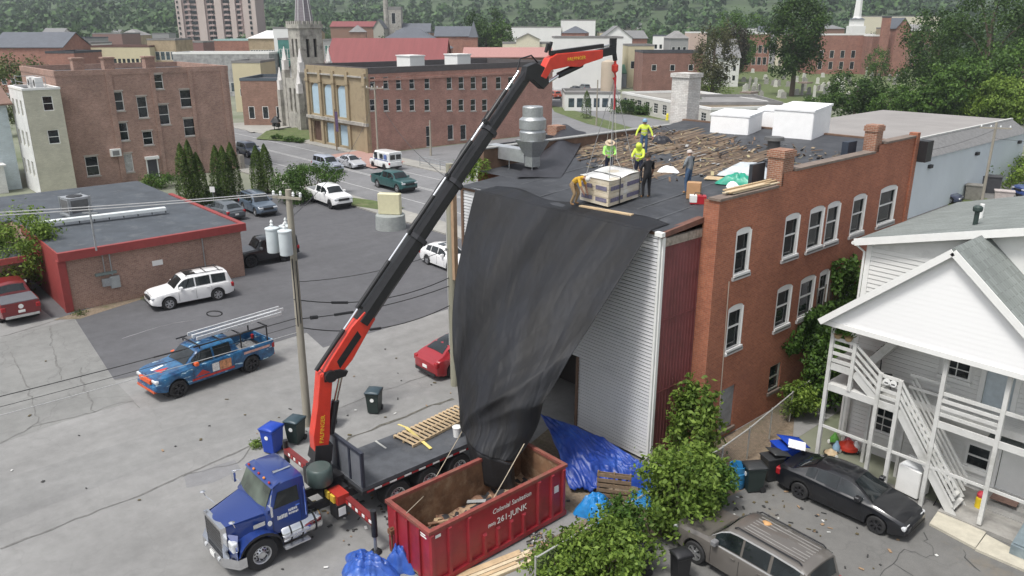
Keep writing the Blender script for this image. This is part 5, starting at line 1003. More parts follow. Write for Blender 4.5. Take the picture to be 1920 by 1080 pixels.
# local frame of the truck: x across (right = +), y along (rear = +), z up; front bumper at y = 6.75
# chassis
mb=MB()
for s in(-1,1):mb.box(s*.45-.05,s*.45+.05,7.4,18.0,.75,1.05)
for y in(8,10,11.5,13,15,17):mb.box(-.45,.45,y-.05,y+.05,.8,1.0)
tp(mb,'chassis',FRM)
def cab_sec(y,wb,z0,zs,wt,zt):return[(-wb,y,z0),(-wb,y,zs),(-wt,y,zt-.08),(-wt+.12,y,zt),(0,y,zt+.03),(wt-.12,y,zt),(wt,y,zt-.08),(wb,y,zs),(wb,y,z0)]
# cab shell
mb=MB();S=[cab_sec(8.55,1.02,.95,1.75,.98,1.8),cab_sec(8.72,1.04,.95,1.78,.96,2.1),cab_sec(9.0,1.05,.95,1.8,.93,2.72),cab_sec(9.1,1.05,.95,1.8,.92,2.84),cab_sec(9.5,1.06,.95,1.8,.93,2.9),cab_sec(10.15,1.06,.95,1.8,.93,2.88),cab_sec(10.28,1.04,.97,1.8,.9,2.8)]
mb.loft(S,closed=True);tp(mb,'cab',TB,40)
# roof visor
mb=MB();mb.grid(lambda u,v:((u-.5)*1.9*(1-.04*v),8.88+.4*v+.2*abs(u-.5)**2,2.76+.15*v**.6-.2*(u-.5)**2),12,5);tp(mb,'roof_visor',TB,60)
for i in range(5):x=(i-2)*.36;mb=MB();mb.lathe([(.05,0),(.05,.05),(.02,.08)],(x,8.98,2.84),8);tp(mb,'marker_lamp',AMBER if i%2 else TAILL)
mb=MB();mb.cyl((.35,9.6,2.93),(.35,10.1,2.95),.035);mb.lathe([(.07,9.35),(.05,9.6)],(.35,0,2.94),10,0,'y');tp(mb,'air_horn',CHROME)
# windscreen, side windows
mb=MB();mb.grid(lambda u,v:((u-.5)*1.82*(1-.05*v),8.6+.36*v+.12*abs(u-.5)**2-.04,1.84+.84*v),10,4);tp(mb,'windscreen',glassmat('truck_glass',(.06,.075,.06),.05,.8),60)
for s in(-1,1):
 mb=MB();mb.poly([(s*1.055,8.85,1.84),(s*1.065,9.95,1.84),(s*.98,9.95,2.5),(s*.985,9.12,2.5)]);tp(mb,'side_window',CARGLASS)
 mb=MB();mb.box(s*1.06-.006,s*1.06+.006,8.78,8.79,1.0,1.84);mb.box(s*1.06-.006,s*1.06+.006,9.98,9.99,1.0,2.6);tp(mb,'door_seam',BLACK)
 mb=MB();mb.box(s*1.075-.02,s*1.075+.02,9.75,9.93,1.68,1.72);tp(mb,'door_handle',CHROME)
 mb=MB();mb.box(s*1.12-.02,s*1.12+.02,10.12,10.16,1.25,2.45);tp(mb,'grab_rail',CHROME)
 # mirrors on arms
 mb=MB();mb.tube([(s*1.05,8.7,1.95),(s*1.32,8.6,1.95),(s*1.32,8.6,2.35),(s*1.02,8.85,2.5)],.018);mb.box(s*1.32-.1,s*1.32+.1,8.54,8.63,1.85,2.3);tp(mb,'mirror',CHROME)
 mb=MB();x0=.98;mb.tube([(s*.9,7.35,1.55),(s*1.12,7.15,1.8),(s*1.1,7.1,1.95)],.012);mb.lathe([(.02,-.03),(.09,0),(.02,.03)],(s*1.1,7.08,2.0),10);tp(mb,'hood_mirror',CHROME)
# bonnet: sloping hood with fenders
def hood(u,v):
 y=7.0+1.6*v;wtop=.56+.36*v;z=1.62+.18*v;a=(u-.5)*2;x=a*wtop;return(x,y-.1*(1-a*a)*(1-v),z-.05*a*a)
mb=MB();mb.grid(hood,10,6)
for s in(-1,1):
 mb.grid(lambda u,v:(s*(.56+.36*v+.07*u),7.0+1.6*v,(1.57+.18*v)-u*(.62)),6,6)
tp(mb,'bonnet',TB,35)
mb=MB();mb.add([(-.62,7.02,.62),(.62,7.02,.62),(.62,7.02,1.58),(-.62,7.02,1.58),(-.98,8.55,.95),(.98,8.55,.95),(.98,8.55,1.7),(-.98,8.55,1.7)],[(0,1,2,3),(0,4,5,1),(1,5,6,2),(3,7,4,0)]);tp(mb,'engine_bay',TB)
for s in(-1,1):
 mb=MB();n=12;out=[]
 for i in range(n+1):
  a=math.pi*(1-i/n);out.append((7.85+.72*math.cos(a),.52+.72*math.sin(a)))
 for i in range(n):
  (ya,za),(yb,zb)=out[i],out[i+1];xi,xo=s*.62,s*1.17
  mb.add([(xi,ya,za+.02),(xo,ya,za),(xo,yb,zb),(xi,yb,zb+.02),(xo,ya,za-.09),(xo,yb,zb-.09)],[(0,1,2,3),(1,4,5,2)])
 mb.add([(s*.6,7.05,.65),(s*1.1,7.13,.65),(s*1.1,7.13,1.0),(s*.6,7.05,1.35),(s*.85,7.3,1.3)],[(0,1,2,3),(3,2,4)]);tp(mb,'fender',TB,35)
 mb=MB()
 for i in range(n):
  (ya,za),(yb,zb)=out[i],out[i+1];mb.add([(s*1.175,ya,za-.09),(s*1.185,ya,za+.01),(s*1.185,yb,zb+.01),(s*1.175,yb,zb-.09)],[(0,1,2,3)])
 tp(mb,'fender_lip',FRM)
 mb=MB();mb.box(s*.86-.17,s*.86+.17,7.02,7.22,.86,1.2);tp(mb,'headlight',HEADL,bevel=.05)
 mb=MB();mb.box(s*.98-.01,s*.98+.01,8.0,8.5,1.38,1.52);o_=tp(mb,'side_vent',CHROME);
mb=MB();mb.box(-.58,.58,6.9,7.02,.66,1.5);o_=tp(mb,'grille',BLACK)
for z in lin(.7,1.48,8):mb=MB();mb.box(-.55,.55,6.885,6.9,z-.022,z+.022);tp(mb,'slat',mat('grille_slat',(.1,.1,.1),.4,.5),0,o_)
mb=MB();mb.box(-.66,.66,6.88,7.03,1.5,1.62);mb.box(-.66,-.58,6.88,7.03,.64,1.5);mb.box(.58,.66,6.88,7.03,.64,1.5);tp(mb,'grille_surround',CHROME)
mb=MB();mb.prism([(-1.22,7.35),(-1.22,7.1),(-.75,6.78),(.75,6.78),(1.22,7.1),(1.22,7.35),(.7,7.0),(-.7,7.0)],.38,.72,'z');tp(mb,'bumper',CHROME)
for x in(-.5,.5):mb=MB();mb.lathe([(.07,6.75),(.07,6.79)],(x,0,.55),12,0,'y');tp(mb,'fog_lamp',HEADL)
mb=MB();mb.box(-.16,.16,6.755,6.775,.4,.56);tp(mb,'licence_plate',WHITE)
# fuel tanks, steps, battery box
for s in(-1,1):
 mb=MB();mb.lathe([(.02,8.75),(.3,8.76),(.34,8.82),(.34,10.3),(.3,10.36),(.02,10.37)],(s*.86,0,.78),24,0,'y');tp(mb,'fuel_tank',CHROME,40)
 for y in(9.05,9.5,10.05):mb=MB();mb.lathe([(.35,y),(.352,y+.06)],(s*.86,0,.78),24,0,'y',(0,0));tp(mb,'tank_strap',FRM)
 for z in(.42,.8):mb=MB();mb.box(s*1.2-.1,s*1.2+.1,8.75,9.75,z,z+.05);tp(mb,'step',ALU)
mb=MB();mb.box(.75,1.2,10.42,10.8,.6,1.1);tp(mb,'battery_box',BLACK);mb=MB();mb.box(1.2,1.21,10.48,10.74,.7,1.0);tp(mb,'label_plate',WHITE)
# door lettering: a white sign panel of small bold lines
def text(s,size,loc,rot,m,parent,name='lettering',ext=.004,align='CENTER',sx=1.0,shear=0):
 c=bpy.data.curves.new(name,'FONT');c.body=s;c.size=size;c.extrude=ext;c.align_x=align;c.align_y='CENTER';c.resolution_u=2;c.shear=shear;c.materials.append(m)
 tmp=bpy.data.objects.new('tmp',c);me=bpy.data.meshes.new_from_object(tmp);me.name=name;bpy.data.objects.remove(tmp);bpy.data.curves.remove(c)
 if not me.materials:me.materials.append(m)
 o=bpy.data.objects.new(name,me);COL.objects.link(o);o.parent=parent;o.location=loc;o.rotation_euler=rot;o.scale=(sx,1,1);return o
FX=(R(90),0,R(90)) # lettering that faces +x
mb=MB() # the door sign is too small to read: broken white strokes in three short lines
for(ya,yb,z,h)in((8.98,9.4,1.47,.16),(9.46,9.84,1.6,.1),(9.46,9.86,1.48,.08)):
 y=ya
 while y<yb:w_=random.uniform(.025,.06);mb.box(1.063,1.07,y,y+w_,z-h/2*random.uniform(.6,1),z+h/2*random.uniform(.6,1));y+=w_+.018
tp(mb,'door_sign',WHITE)['kind']='stuff'
mb=MB();mb.lathe([(.09,1.07),(.09,1.08)],(0,8.65,1.42),14,0,'x');tp(mb,'badge',WHITE)
# set the cab back to its surveyed size
_cabp=('cab','roof_visor','marker_lamp','air_horn','windscreen','side_window','door_seam','door_handle','grab_rail','mirror','door_sign','badge')
for o in T.children:
 st_=o.name.split('.')[0]
 for v in o.data.vertices:
  c=v.co
  if st_ in _cabp:c.y=8.15+(c.y-8.55)*.78;c.z=c.z if c.z<1.8 else 1.8+(c.z-1.8)*.73
  elif st_ in('bonnet','engine_bay','side_vent'):c.y=7.0+(c.y-7.0)*.74
  elif st_ in('fuel_tank','tank_strap','step'):c.y=8.55+(c.y-8.75)*.85
# wheels
for s in(-1,1):wheel(T,0,0,.52,.3,'truck').location=(s*1.02,7.85,.52)
for y in(12.75,14.1,15.45):
 for s in(-1,1):wheel(T,0,0,.52,.56,'truck').location=(s*.93,y,.52)
for o in T.children:
 if o.name.startswith('wheel'):o.rotation_euler=(0,0,R(90)if o.location.x>0 else R(-90))
for y in(12.75,14.1,15.45):mb=MB();mb.cyl((-.7,y,.52),(.7,y,.52),.1);tp(mb,'axle',FRM)
mb=MB();mb.cyl((-.8,7.85,.52),(.8,7.85,.52),.08);tp(mb,'axle',FRM)
# flatbed, headboard, side rail with reflective tape
mb=MB();mb.box(-1.2,1.2,11.4,18.3,1.22,1.35);tp(mb,'bed',DECK);mb=MB();mb.box(-1.22,1.22,11.38,18.32,1.1,1.22);tp(mb,'bed_frame',FRM)
tape=[MB(),MB()];y=11.55;k=0
for i in range(22):
 for s in(-1,1):tape[i%2].box(s*1.225-.004,s*1.225+.004,y,y+.28,1.13,1.19)
 y+=.3
tp(tape[0],'reflective_tape',TAILL)['kind']='stuff';tp(tape[1],'reflective_tape',WHITE)['kind']='stuff'
HBM=mat('headboard_steel',(.03,.034,.05),.5,var=.2)
for x in(-1.16,-.4,.4,1.16):mb=MB();mb.box(x-.05,x+.05,11.42,11.52,1.35,2.55);tp(mb,'headboard_post',HBM)
mb=MB();mb.box(-1.21,1.21,11.41,11.53,2.55,2.65);tp(mb,'headboard_rail',HBM)
for a,b in((-1.11,-.45),(-.35,.35),(.45,1.11)):mb=MB();mb.box(a,b,11.46,11.475,1.35,2.55);tp(mb,'headboard_mesh',mat('mesh_grey',(.14,.15,.17),.6))
for y in(13.4,15.1):mb=MB();mb.box(-1.2,-1.05,y,y+.07,1.352,1.37);mb.box(-1.2,-.5,y,y+.07,1.352,1.362);tp(mb,'lashing_rail',mat('pale_rail',(.45,.45,.42),.6))
# crane: base and outriggers
mb=MB();mb.box(-1.05,.3,10.45,11.25,.95,1.55);mb.box(-.75,.75,10.5,11.15,1.05,1.35);tp(mb,'crane_base',CBLK)
mb=MB();mb.box(.55,1.2,10.48,10.9,1.1,1.42);tp(mb,'valve_bank',mat('valve_red',(.35,.03,.02),.5))
for x in(.62,.95):mb=MB();mb.box(x-.12,x+.12,10.4,10.47,1.15,1.4);tp(mb,'control_panel',mat('yellow_label',(.6,.42,.05),.5))
STR=[mat('stripe_red',(.35,.03,.03),.5),WHITE]
for s,xe in((-1,-3.15),(1,2.75)):
 mb=MB();mb.bar((s*.5,10.85,1.2),(xe,10.85,1.14),.2,.22);beam=tp(mb,'outrigger_beam',mat('beam_dark_red',(.16,.02,.02),.5))
 for i in range(8):x=s*(1.3+i*.2);mb=MB();mb.box(x-.07,x+.07,10.735,10.748,1.12,1.22);tp(mb,'beam_stripe',STR[i%2],0,beam)
 mb=MB();mb.cyl((xe,10.85,1.55),(xe,10.85,.62),.1,n=14);leg=tp(mb,'outrigger_leg',CBLK,40)
 mb=MB();mb.cyl((xe,10.85,.62),(xe,10.85,.12),.055,n=10);tp(mb,'ram',STEEL,40,leg);mb=MB();mb.cyl((xe,10.85,.03),(xe,10.85,.12),.2,.12,n=14);tp(mb,'foot',CBLK,40,leg)
mb=MB();mb.lathe([(.34,1.55),(.36,1.62),(.36,1.85),(.3,1.95),(.25,2.0)],(-.55,10.85,0),20);tp(mb,'slew_ring',CBLK,40)
mb=MB();mb.lathe([(.38,0),(.42,.05),(.42,.55),(.38,.6),(.36,.62)],(.25,10.4+.0,1.55),18);tp(mb,'oil_tank',mat('tank_green',(.06,.085,.08),.4),40)
mb=MB();mb.box(-.32,.2,10.22,10.46,1.5,2.1);tp(mb,'oil_cooler',CBLK)
# boom geometry lies in one upright plane from the column to the load
base=Vector((-.55,10.85,0));hk=Vector((CRATE_C[0]-TX,CRATE_C[1],0));dv=(hk-base).normalized();HL=(hk-base).length;nv=Vector((-dv.y,dv.x,0))
def Q(s,z,o=0.0):p=base+dv*s+nv*o;return(p.x,p.y,z)
k_=HL/13.1
mb=MB();mb.taper(Q(0,1.95),Q(.12,2.5),.62,.62,.5,.6,up=dv);tp(mb,'turret',CBLK)
def plate(pts,w,name,m,parent=None,bev=.02,off=0):
 mb=MB();n=len(pts);mb.add([Q(s,z,off-w/2)for s,z in pts]+[Q(s,z,off+w/2)for s,z in pts],[(i,(i+1)%n,n+(i+1)%n,n+i)for i in range(n)]+[tuple(range(n-1,-1,-1)),tuple(range(n,2*n))]);return tp(mb,name,m,0,parent,bev)
# column: red, leaning a little back, widest in the middle
plate([(-.22,2.3),(.22,2.25),(.34,2.7),(.42,3.6),(.62,4.95),(.48,5.15),(.18,5.05),(.0,3.9),(-.22,2.9)],.42,'column',CRED)
text('PALFINGER',.2,Q(.1,3.1,-.225),(0,R(-82),math.atan2(dv.y,dv.x)+0),mat('yellow_letter',(.75,.5,.04),.5),T).rotation_euler=(Matrix((tuple(Vector((dv.x*.13,dv.y*.13,.99)).normalized()),tuple(-(dv*.99-Vector((0,0,.13))).normalized()),tuple(-nv))).transposed()).to_euler()
mb=MB();mb.cyl(Q(.45,2.75),Q(.72,3.9),.13,n=12);mb.cyl(Q(.72,3.9),Q(1.0,4.85),.08,n=10,mi=1);tp(mb,'lift_cylinder',[CBLK,CHROME],40)
mb=MB();mb.cyl(Q(.5,4.95,-.36),Q(.5,4.95,.36),.2,n=16);tp(mb,'knuckle_pin',CBLK,40)
plate([(.3,4.75),(1.05,4.78),(1.15,4.95),(.85,5.1),(.3,5.12)],.5,'knuckle',CBLK)
# main boom sections
A_,T_=Vector((.55,5.05)),Vector((8.85*k_,14.2));bd=(T_-A_);BL=bd.length;bd/=BL;bn=Vector((-bd.y,bd.x))
def BP(l,h,o=0):p=A_+bd*l+bn*h;return Q(p.x,p.y,o)
def hexbar(l0,l1,w,h,name,m,drop=0.0,parent=None):
 mb=MB();sec_=[(-w/2,h*.22),(-w/2,-h*.25),(-w*.18,-h*.5),(w*.18,-h*.5),(w/2,-h*.25),(w/2,h*.22),(w*.3,h*.5),(-w*.3,h*.5)]
 mb.loft([[BP(l,q+drop,o)for o,q in sec_]for l in(l0,l1)]);return tp(mb,name,m,0,parent)
plate([tuple(A_+bd*l+bn*h)for l,h in((-.35,-.1),(-.2,-.32),(.7,-.42),(1.9,-.3),(2.25,-.28),(2.25,.22),(1.6,.3),(.3,.26),(-.3,.2))],.46,'boom_root',CRED)
plate([tuple(A_+bd*l+bn*h)for l,h in((.25,-.2),(1.5,-.2),(1.6,.05),(.4,.05))],.47,'boom_recess',CBLK,bev=0)
hexbar(1.9,5.3,.5,.62,'boom_section',CBLK);hexbar(5.0,7.6,.43,.54,'boom_section',CBLK);hexbar(7.4,9.8,.37,.47,'boom_section',CBLK);hexbar(9.6,BL,.31,.4,'boom_section',CBLK)
for l,w,h in((5.3,.6,.74),(7.6,.53,.66),(9.8,.46,.58)):hexbar(l-.1,l+.06,w,h,'boom_collar',mat('collar_grey',(.035,.035,.04),.5))
for l0,l1,h in((-.2,2.4,.42),(2.2,5.4,.46),(5.2,7.7,.44),(7.5,10.0,.42),(9.8,BL-.15,.4)):
 mb=MB();mb.cyl(BP(l0,h,-.08),BP((l0+l1)/2+.3,h,-.08),.075,n=10);mb.cyl(BP((l0+l1)/2+.3,h,-.08),BP(l1,h,-.08),.042,n=10,mi=1);tp(mb,'extension_cylinder',[CBLK,CHROME],40)
for l in(2.3,5.3,7.6,9.9):mb=MB();mb.bar(BP(l,.2,-.08),BP(l,.5,-.08),.12,.1);tp(mb,'cylinder_bracket',CBLK)
mb=MB();mb.tube([BP(2.3+i*.35,.3+.03*math.sin(i*1.9),.16)for i in range(24)],.025,6);mb.tube([BP(2.3+i*.35,.33+.03*math.sin(i*1.4+1),.2)for i in range(24)],.02,6);tp(mb,'hose',BLACK,60)
# knuckle at the top, fly jib
J=lambda s,z:(s*k_,z)
plate([J(8.6,14.0),J(8.75,14.5),J(9.15,14.62),J(9.55,14.45),J(9.7,14.25),J(9.75,13.9),J(9.5,13.7),J(9.0,14.05)],.34,'jib_knuckle',CBLK)
mb=MB();mb.tube([Q(8.5*k_,14.1,.2),Q(8.7*k_,14.75,.2),Q(9.2*k_,14.85,.2),Q(9.5*k_,14.6,.2)],.03,6);tp(mb,'hose',BLACK,60)
plate([J(9.35,14.15),J(9.6,14.05),J(9.85,14.35),J(10.6,14.45),J(11.2,14.42),J(11.45,14.52),J(12.3,14.7),J(12.3,15.0),J(10.1,14.9),J(9.75,14.75)],.36,'fly_jib',CRED)
jm=mat('yellow_letter',(.75,.5,.04),.5);ja=math.atan2(.16,2.2)
def jtext(s_,z_,st,sz):
 ux=Vector((dv.x*math.cos(ja),dv.y*math.cos(ja),math.sin(ja)));uz=-nv;uy=Vector(uz).cross(ux);o=text(st,sz,Q(s_*k_,z_,-.19),(0,0,0),jm,T);o.rotation_euler=Matrix((tuple(ux),tuple(uy),tuple(uz))).transposed().to_euler()
jtext(11.0,14.72,'PALFINGER',.17)
for s0,s1,h in((9.9,12.5,15.02),):
 mb=MB();mb.bar(Q(9.9*k_,14.92),Q(12.4*k_,15.14),.2,.14);tp(mb,'jib_cylinder',CBLK)
mb=MB();mb.bar(Q(12.2*k_,14.86),Q(13.0*k_,14.98),.26,.28);tp(mb,'jib_extension',CBLK);mb=MB();mb.cyl(Q(12.35*k_,15.1),Q(12.95*k_,15.18),.035);tp(mb,'jib_ram',CHROME)
mb=MB();mb.bar(Q(12.95*k_,14.8),Q(12.95*k_,15.4),.3,.1);mb.bar(Q(13.0*k_,15.0),Q(13.1*k_,14.6),.12,.12);tp(mb,'jib_head',CBLK)
mb=MB();mb.cyl(Q(9.55*k_,13.8),Q(10.3*k_,14.15),.06,n=10,mi=1);mb.cyl(Q(10.3*k_,14.15),Q(11.4*k_,14.5),.11,n=12);tp(mb,'jib_lift_cylinder',[CBLK,CHROME],40)
for s,z in((9.7,14.95),(9.85,15.0)):mb=MB();mb.bar(Q(s*k_,z),Q((s+.1)*k_,z+.3),.1,.08);tp(mb,'jib_bracket',CBLK)
mb=MB();hz=14.35;mb.cyl(Q(13.1*k_,14.65),Q(13.1*k_,14.5),.05);mb.lathe([(.05,.15),(.13,.08),(.13,-.12),(.05,-.2)],Q(13.1*k_,hz),12);mb.tube([Q(13.1*k_,hz-.2),Q(13.16*k_,hz-.35),Q(13.1*k_,hz-.47),Q(13.03*k_,hz-.38)],.035,8);tp(mb,'hook_block',CRED,40)
# slings from the hook to the bundle
sl=thing('lifting_slings','red and grey lifting slings hanging from the crane hook to the wrapped bundle','slings',(CRATE_C[0],CRATE_C[1],CRATE_TOP[2]));hkw=Vector(Q(13.1*k_,hz-.45))+Vector((TX,0,0))-Vector((CRATE_C[0],CRATE_C[1],CRATE_TOP[2]))
for q in CR:
 e=Vector((q[0]-CRATE_C[0],q[1]-CRATE_C[1],0))*.8+Vector((0,0,-.12));mb=MB();mb.tube([hkw,hkw.lerp(e,.3),e],.014,5);mb.build('sling_leg',mat('sling_grey',(.3,.3,.3),.6),sl)
mb=MB();mb.tube([hkw+Vector((.04,0,.1)),hkw+Vector((.02,0,-.5)),hkw+Vector((.03,.02,-1.1))],.045,6);mb.build('red_sling',mat('sling_red',(.5,.04,.05),.6),sl)
for dx in(-.5,.4):
 mb=MB();mb.tube([hkw+Vector((0,0,-.1)),hkw+Vector((dx*.5,dx*.2,-3.0)),Vector((dx,dx*.4,.1))],.008,4);mb.build('tag_line',mat('rope',(.6,.58,.52),.8),sl)
# long pallet, strap, bucket on the bed
def gb(px,py):return G(px,py,1.36)
a,b,c=gb(745,822),gb(775,840),gb(872,790);t=wthing('long_pallet','long slatted wooden pallet lying on the truck bed','pallet',tuple(b));u1,u2=(c-b),(a-b)
L1=np.linalg.norm(u1);e1=u1/L1;L2=np.linalg.norm(u2);e2=np.array([-e1[1],e1[0],0]);e2=e2 if e2@u2>0 else-e2;L1*=1.25;L2=1.1
for f in(.04,.5,.96):q=b+e2*L2*f;mb=MB();mb.bar(tuple(q+[0,0,.05]),tuple(q+e1*L1+[0,0,.05]),.05,.09);mb.build('bearer',WOOD,t)
sm=MB();sm.bar((0,0,0),tuple(e2*L2),.11,.022);sme=sm.mesh('slat',WOOD);n=int(L1/.2)
for i in range(n):q=b+e1*(L1*(i+.3)/n);inst('slat',sme,t,tuple(q-b+np.array([0,0,.108])))
a,b=gb(762,808),gb(808,843);mb=MB();mb.bar(tuple(np.array(a)+[0,0,.15]),tuple(np.array(b)+[0,0,.04]),.12,.02);mb.bar(tuple(np.array(a)+[0,0,.15]),tuple(np.array(a)-(np.array(b)-a)*.35+[0,0,.02]),.07,.02);o=mb.build('yellow_strap',mat('strap_yellow',(.72,.58,.2),.6));tag(o,'yellow ratchet strap across the long pallet','strap')
p=gb(857,818);t=thing('bucket','white plastic bucket at the edge of the truck bed by the tarp corner','bucket',tuple(p));mb=MB();mb.lathe([(.13,0),(.16,.36),(.17,.36),(.17,.38)],(0,0,0),18);mb.build('pail',WHITE,t,smooth=40);mb=MB();mb.lathe([(.175,.375),(.175,.4),(.02,.41)],(0,0,0),18);mb.build('lid',WHITE,t)
# ------------------------------------------------------------------ red dumpster
DR=mat('dumpster_red',(.29,.018,.028),.45,var=.18,scale=1.5,coat=.15,dirt=(.2,.02,.022),dirtamt=.45,dscale=.9);DI=mat('dumpster_rust',(.16,.085,.045),.9,var=.45,scale=1.6,dirt=(.3,.21,.13),dirtamt=.45,dscale=1.4)
x0,x1,y0,y1,ht=-18.25,-16.05,11.15,16.75,1.95
D=wthing('dumpster','open red steel dumpster with white lettering beside the truck','dumpster',((x0+x1)/2,(y0+y1)/2,0))
for nm,bx in(('side_wall',(x1-.05,x1,y0,y1,.2,ht-.08)),('side_wall',(x0,x0+.05,y0,y1,.2,ht-.08)),('end_wall',(x0+.05,x1-.05,y0,y0+.05,.2,ht-.08)),('end_wall',(x0+.05,x1-.05,y1-.05,y1,.2,ht-.08))):
 mb=MB();mb.box(*bx);o=mb.build(nm,[DR,DI],D)
 cx_,cy_=(x0+x1)/2,(y0+y1)/2
 for f in o.data.polygons:
  w_=f.center+Vector(D.location);d_=Vector((cx_,cy_,w_.z))-w_
  if f.normal.x*d_.x>.5*abs(d_.x)*.9 and abs(f.normal.x)>.9 or(abs(f.normal.y)>.9 and f.normal.y*d_.y>0):f.material_index=1
mb=MB();mb.box(x0,x1,y0,y1,.12,.2);mb.build('floor',DI,D)
RM=mat('rim_rust',(.22,.05,.04),.7,var=.35,scale=3,dirt=(.17,.09,.06),dirtamt=.5)
for bx in((x1-.09,x1+.05,y0-.05,y1+.05,ht-.08,ht+.03),(x0-.05,x0+.09,y0-.05,y1+.05,ht-.08,ht+.03),(x0+.09,x1-.09,y0-.05,y0+.09,ht-.075,ht+.028),(x0+.09,x1-.09,y1-.09,y1+.05,ht-.075,ht+.028)):mb=MB();mb.box(*bx);mb.build('top_rail',RM,D,0)
mb=MB();mb.box(x1-.05,x1+.09,y0,y1,.08,.24);mb.build('bottom_rail',DR,D)
ribs=[y0+.06,11.85,12.6,13.2,13.75,14.3,14.85,15.5,16.1,y1-.12]
for i,y in enumerate(ribs):
 zt_=ht-.08 if i in(0,1,2,7,8,9)else.95
 mb=MB();mb.add([(x1,y-.09,.24),(x1,y+.09,.24),(x1+.08,y+.05,.24),(x1+.08,y-.05,.24),(x1,y-.09,zt_),(x1,y+.09,zt_),(x1+.08,y+.05,zt_-.05),(x1+.08,y-.05,zt_-.05)],[(1,2,6,5),(2,3,7,6),(3,0,4,7),(4,5,6,7)]);mb.build('rib',DR,D)
for i,xx in enumerate((x0+.5,(x0+x1)/2,x1-.5)):mb=MB();mb.box(xx-.06,xx+.06,y0-.07,y0,.2,ht-.1);mb.build('rib',DR,D)
mb=MB();mb.tube([(x0+.35,y0-.12,.3),(x0+.35,y0-.12,1.2)],.04);mb.box(x0+.25,x0+.45,y0-.2,y0,1.0,1.15);mb.build('latch',RUST,D)
ux=Vector((0,1,0))
def dtext(st,sz,y,z,sx=1,sh=0.0):o=text(st,sz,(x1+.015-D.location.x,y-D.location.y,z),FX,WHITE,D,sx=sx,shear=sh);return o
dtext('Colonial Sanitation',.25,14.35,1.55,.86,.15);dtext('(800)',.15,13.5,1.13);dtext('261-JUNK',.3,14.35,1.15,1.0)
for y,z,a_,b_ in((16.3,1.15,.13,.09),(11.45,1.7,.1,.05),(16.3,1.28,.12,.04)):mb=MB();mb.box(x1+.002,x1+.012,y-a_,y+a_,z-b_,z+b_);mb.build('decal',WHITE,D)
mb=MB();mb.box(x0+1.6,x0+2.0,y0-.012,y0-.002,1.72,1.76);mb.box(x0+1.7,x0+2.05,y0-.012,y0-.002,1.64,1.68);mb.build('reflector',WHITE,D)
# rubble inside
rb=[mat('tan_rubble',(.33,.22,.14),.9,var=.4,scale=4),mat('black_felt',(.025,.025,.028),.7),mat('grey_rubble',(.3,.31,.31),.9),mat('brown_rubble',(.2,.11,.07),.9),WOOD]
def rf(u,v):x=x0+.06+(x1-x0-.12)*u;y=y0+.06+(y1-y0-.12)*v;return(x,y,+.26+.3*v**1.2+.16*abs(math.sin(x*3.1+2*y))*abs(math.sin(y*2.3))+.12*abs(math.sin(5*x-4*y)))
mb=MB();mb.grid(rf,22,50)
for i in range(len(mb.f)):mb.m[i]=random.choices((0,1,2,3),(3,3.5,.5,3))[0]if i%3==0 else mb.m[i-1]
for _ in range(150):
 u,v=random.random()*.9+.05,random.random()*.9+.05;p=rf(u,v);a=random.uniform(0,3.1);L=random.uniform(.1,.7);q=Vector((math.cos(a)*L/2,math.sin(a)*L/2,random.uniform(-.1,.1)));c_=Vector(p)+Vector((0,0,.06));ok=x0+.1<c_.x-abs(q.x)and c_.x+abs(q.x)<x1-.1 and y0+.1<c_.y-abs(q.y)and c_.y+abs(q.y)<y1-.1
 if ok:mb.bar(c_-q,c_+q,random.uniform(.05,.3),random.uniform(.01,.08),random.choices(range(5),(3,3,1,2,2))[0])
o=mb.build('rubble',rb);tag(o,'torn felt, wood and masonry rubble inside the red dumpster','rubble',kind='stuff')
# ------------------------------------------------------------------ black tarp chute from roof to dumpster
def tarpmat():
 m,nd,lk,bs=_new('black_tarp');uv=nd.new('ShaderNodeTexCoord').outputs['UV']
 f1=noise(nd,lk,1.0,2,.45,vec=uv,stretch=(4.2,.75,1));f2=noise(nd,lk,1.0,2,.5,vec=uv,stretch=(11,1.3,1));f3=noise(nd,lk,1.0,4,.6,vec=uv,stretch=(4,3,1))
 o=ramp(nd,lk,f1,.3,.7,(.011,.0112,.0125),(.024,.0236,.0242));o=mix(nd,lk,o,(.05,.047,.043),ramp(nd,lk,f2,.58,.8,(0,0,0),(.4,)*3));o=mix(nd,lk,o,(.02,.022,.028),ramp(nd,lk,f3,.42,.6,(0,0,0),(.7,)*3))
 lk.new(o,bs.inputs['Base Color']);bs.inputs['Roughness'].default_value=.6;bs.inputs['Specular IOR Level'].default_value=.25
 md=nd.new('ShaderNodeMath');md.operation='ABSOLUTE';sb=nd.new('ShaderNodeMath');sb.operation='SUBTRACT';sb.inputs[1].default_value=.5;lk.new(f1,sb.inputs[0]);lk.new(sb.outputs[0],md.inputs[0])
 ad=nd.new('ShaderNodeMath');ad.operation='MULTIPLY_ADD';ad.inputs[1].default_value=.14;lk.new(f2,ad.inputs[0]);lk.new(md.outputs[0],ad.inputs[2]);bump(nd,lk,bs,ad.outputs[0],.4,.6);return m
TARP=tarpmat()
top_a,top_b=np.array([-26.05,21.2,9.12]),np.array([-16.55,21.2,9.1]);bl=GX(868,806,-20.35);br=G(972,862,1.75);bm_=G(915,850,2.08)
from mathutils import noise as MN
def rdg(x,y,z=0.0):return 1-2.2*abs(MN.noise(Vector((x,y,z))))
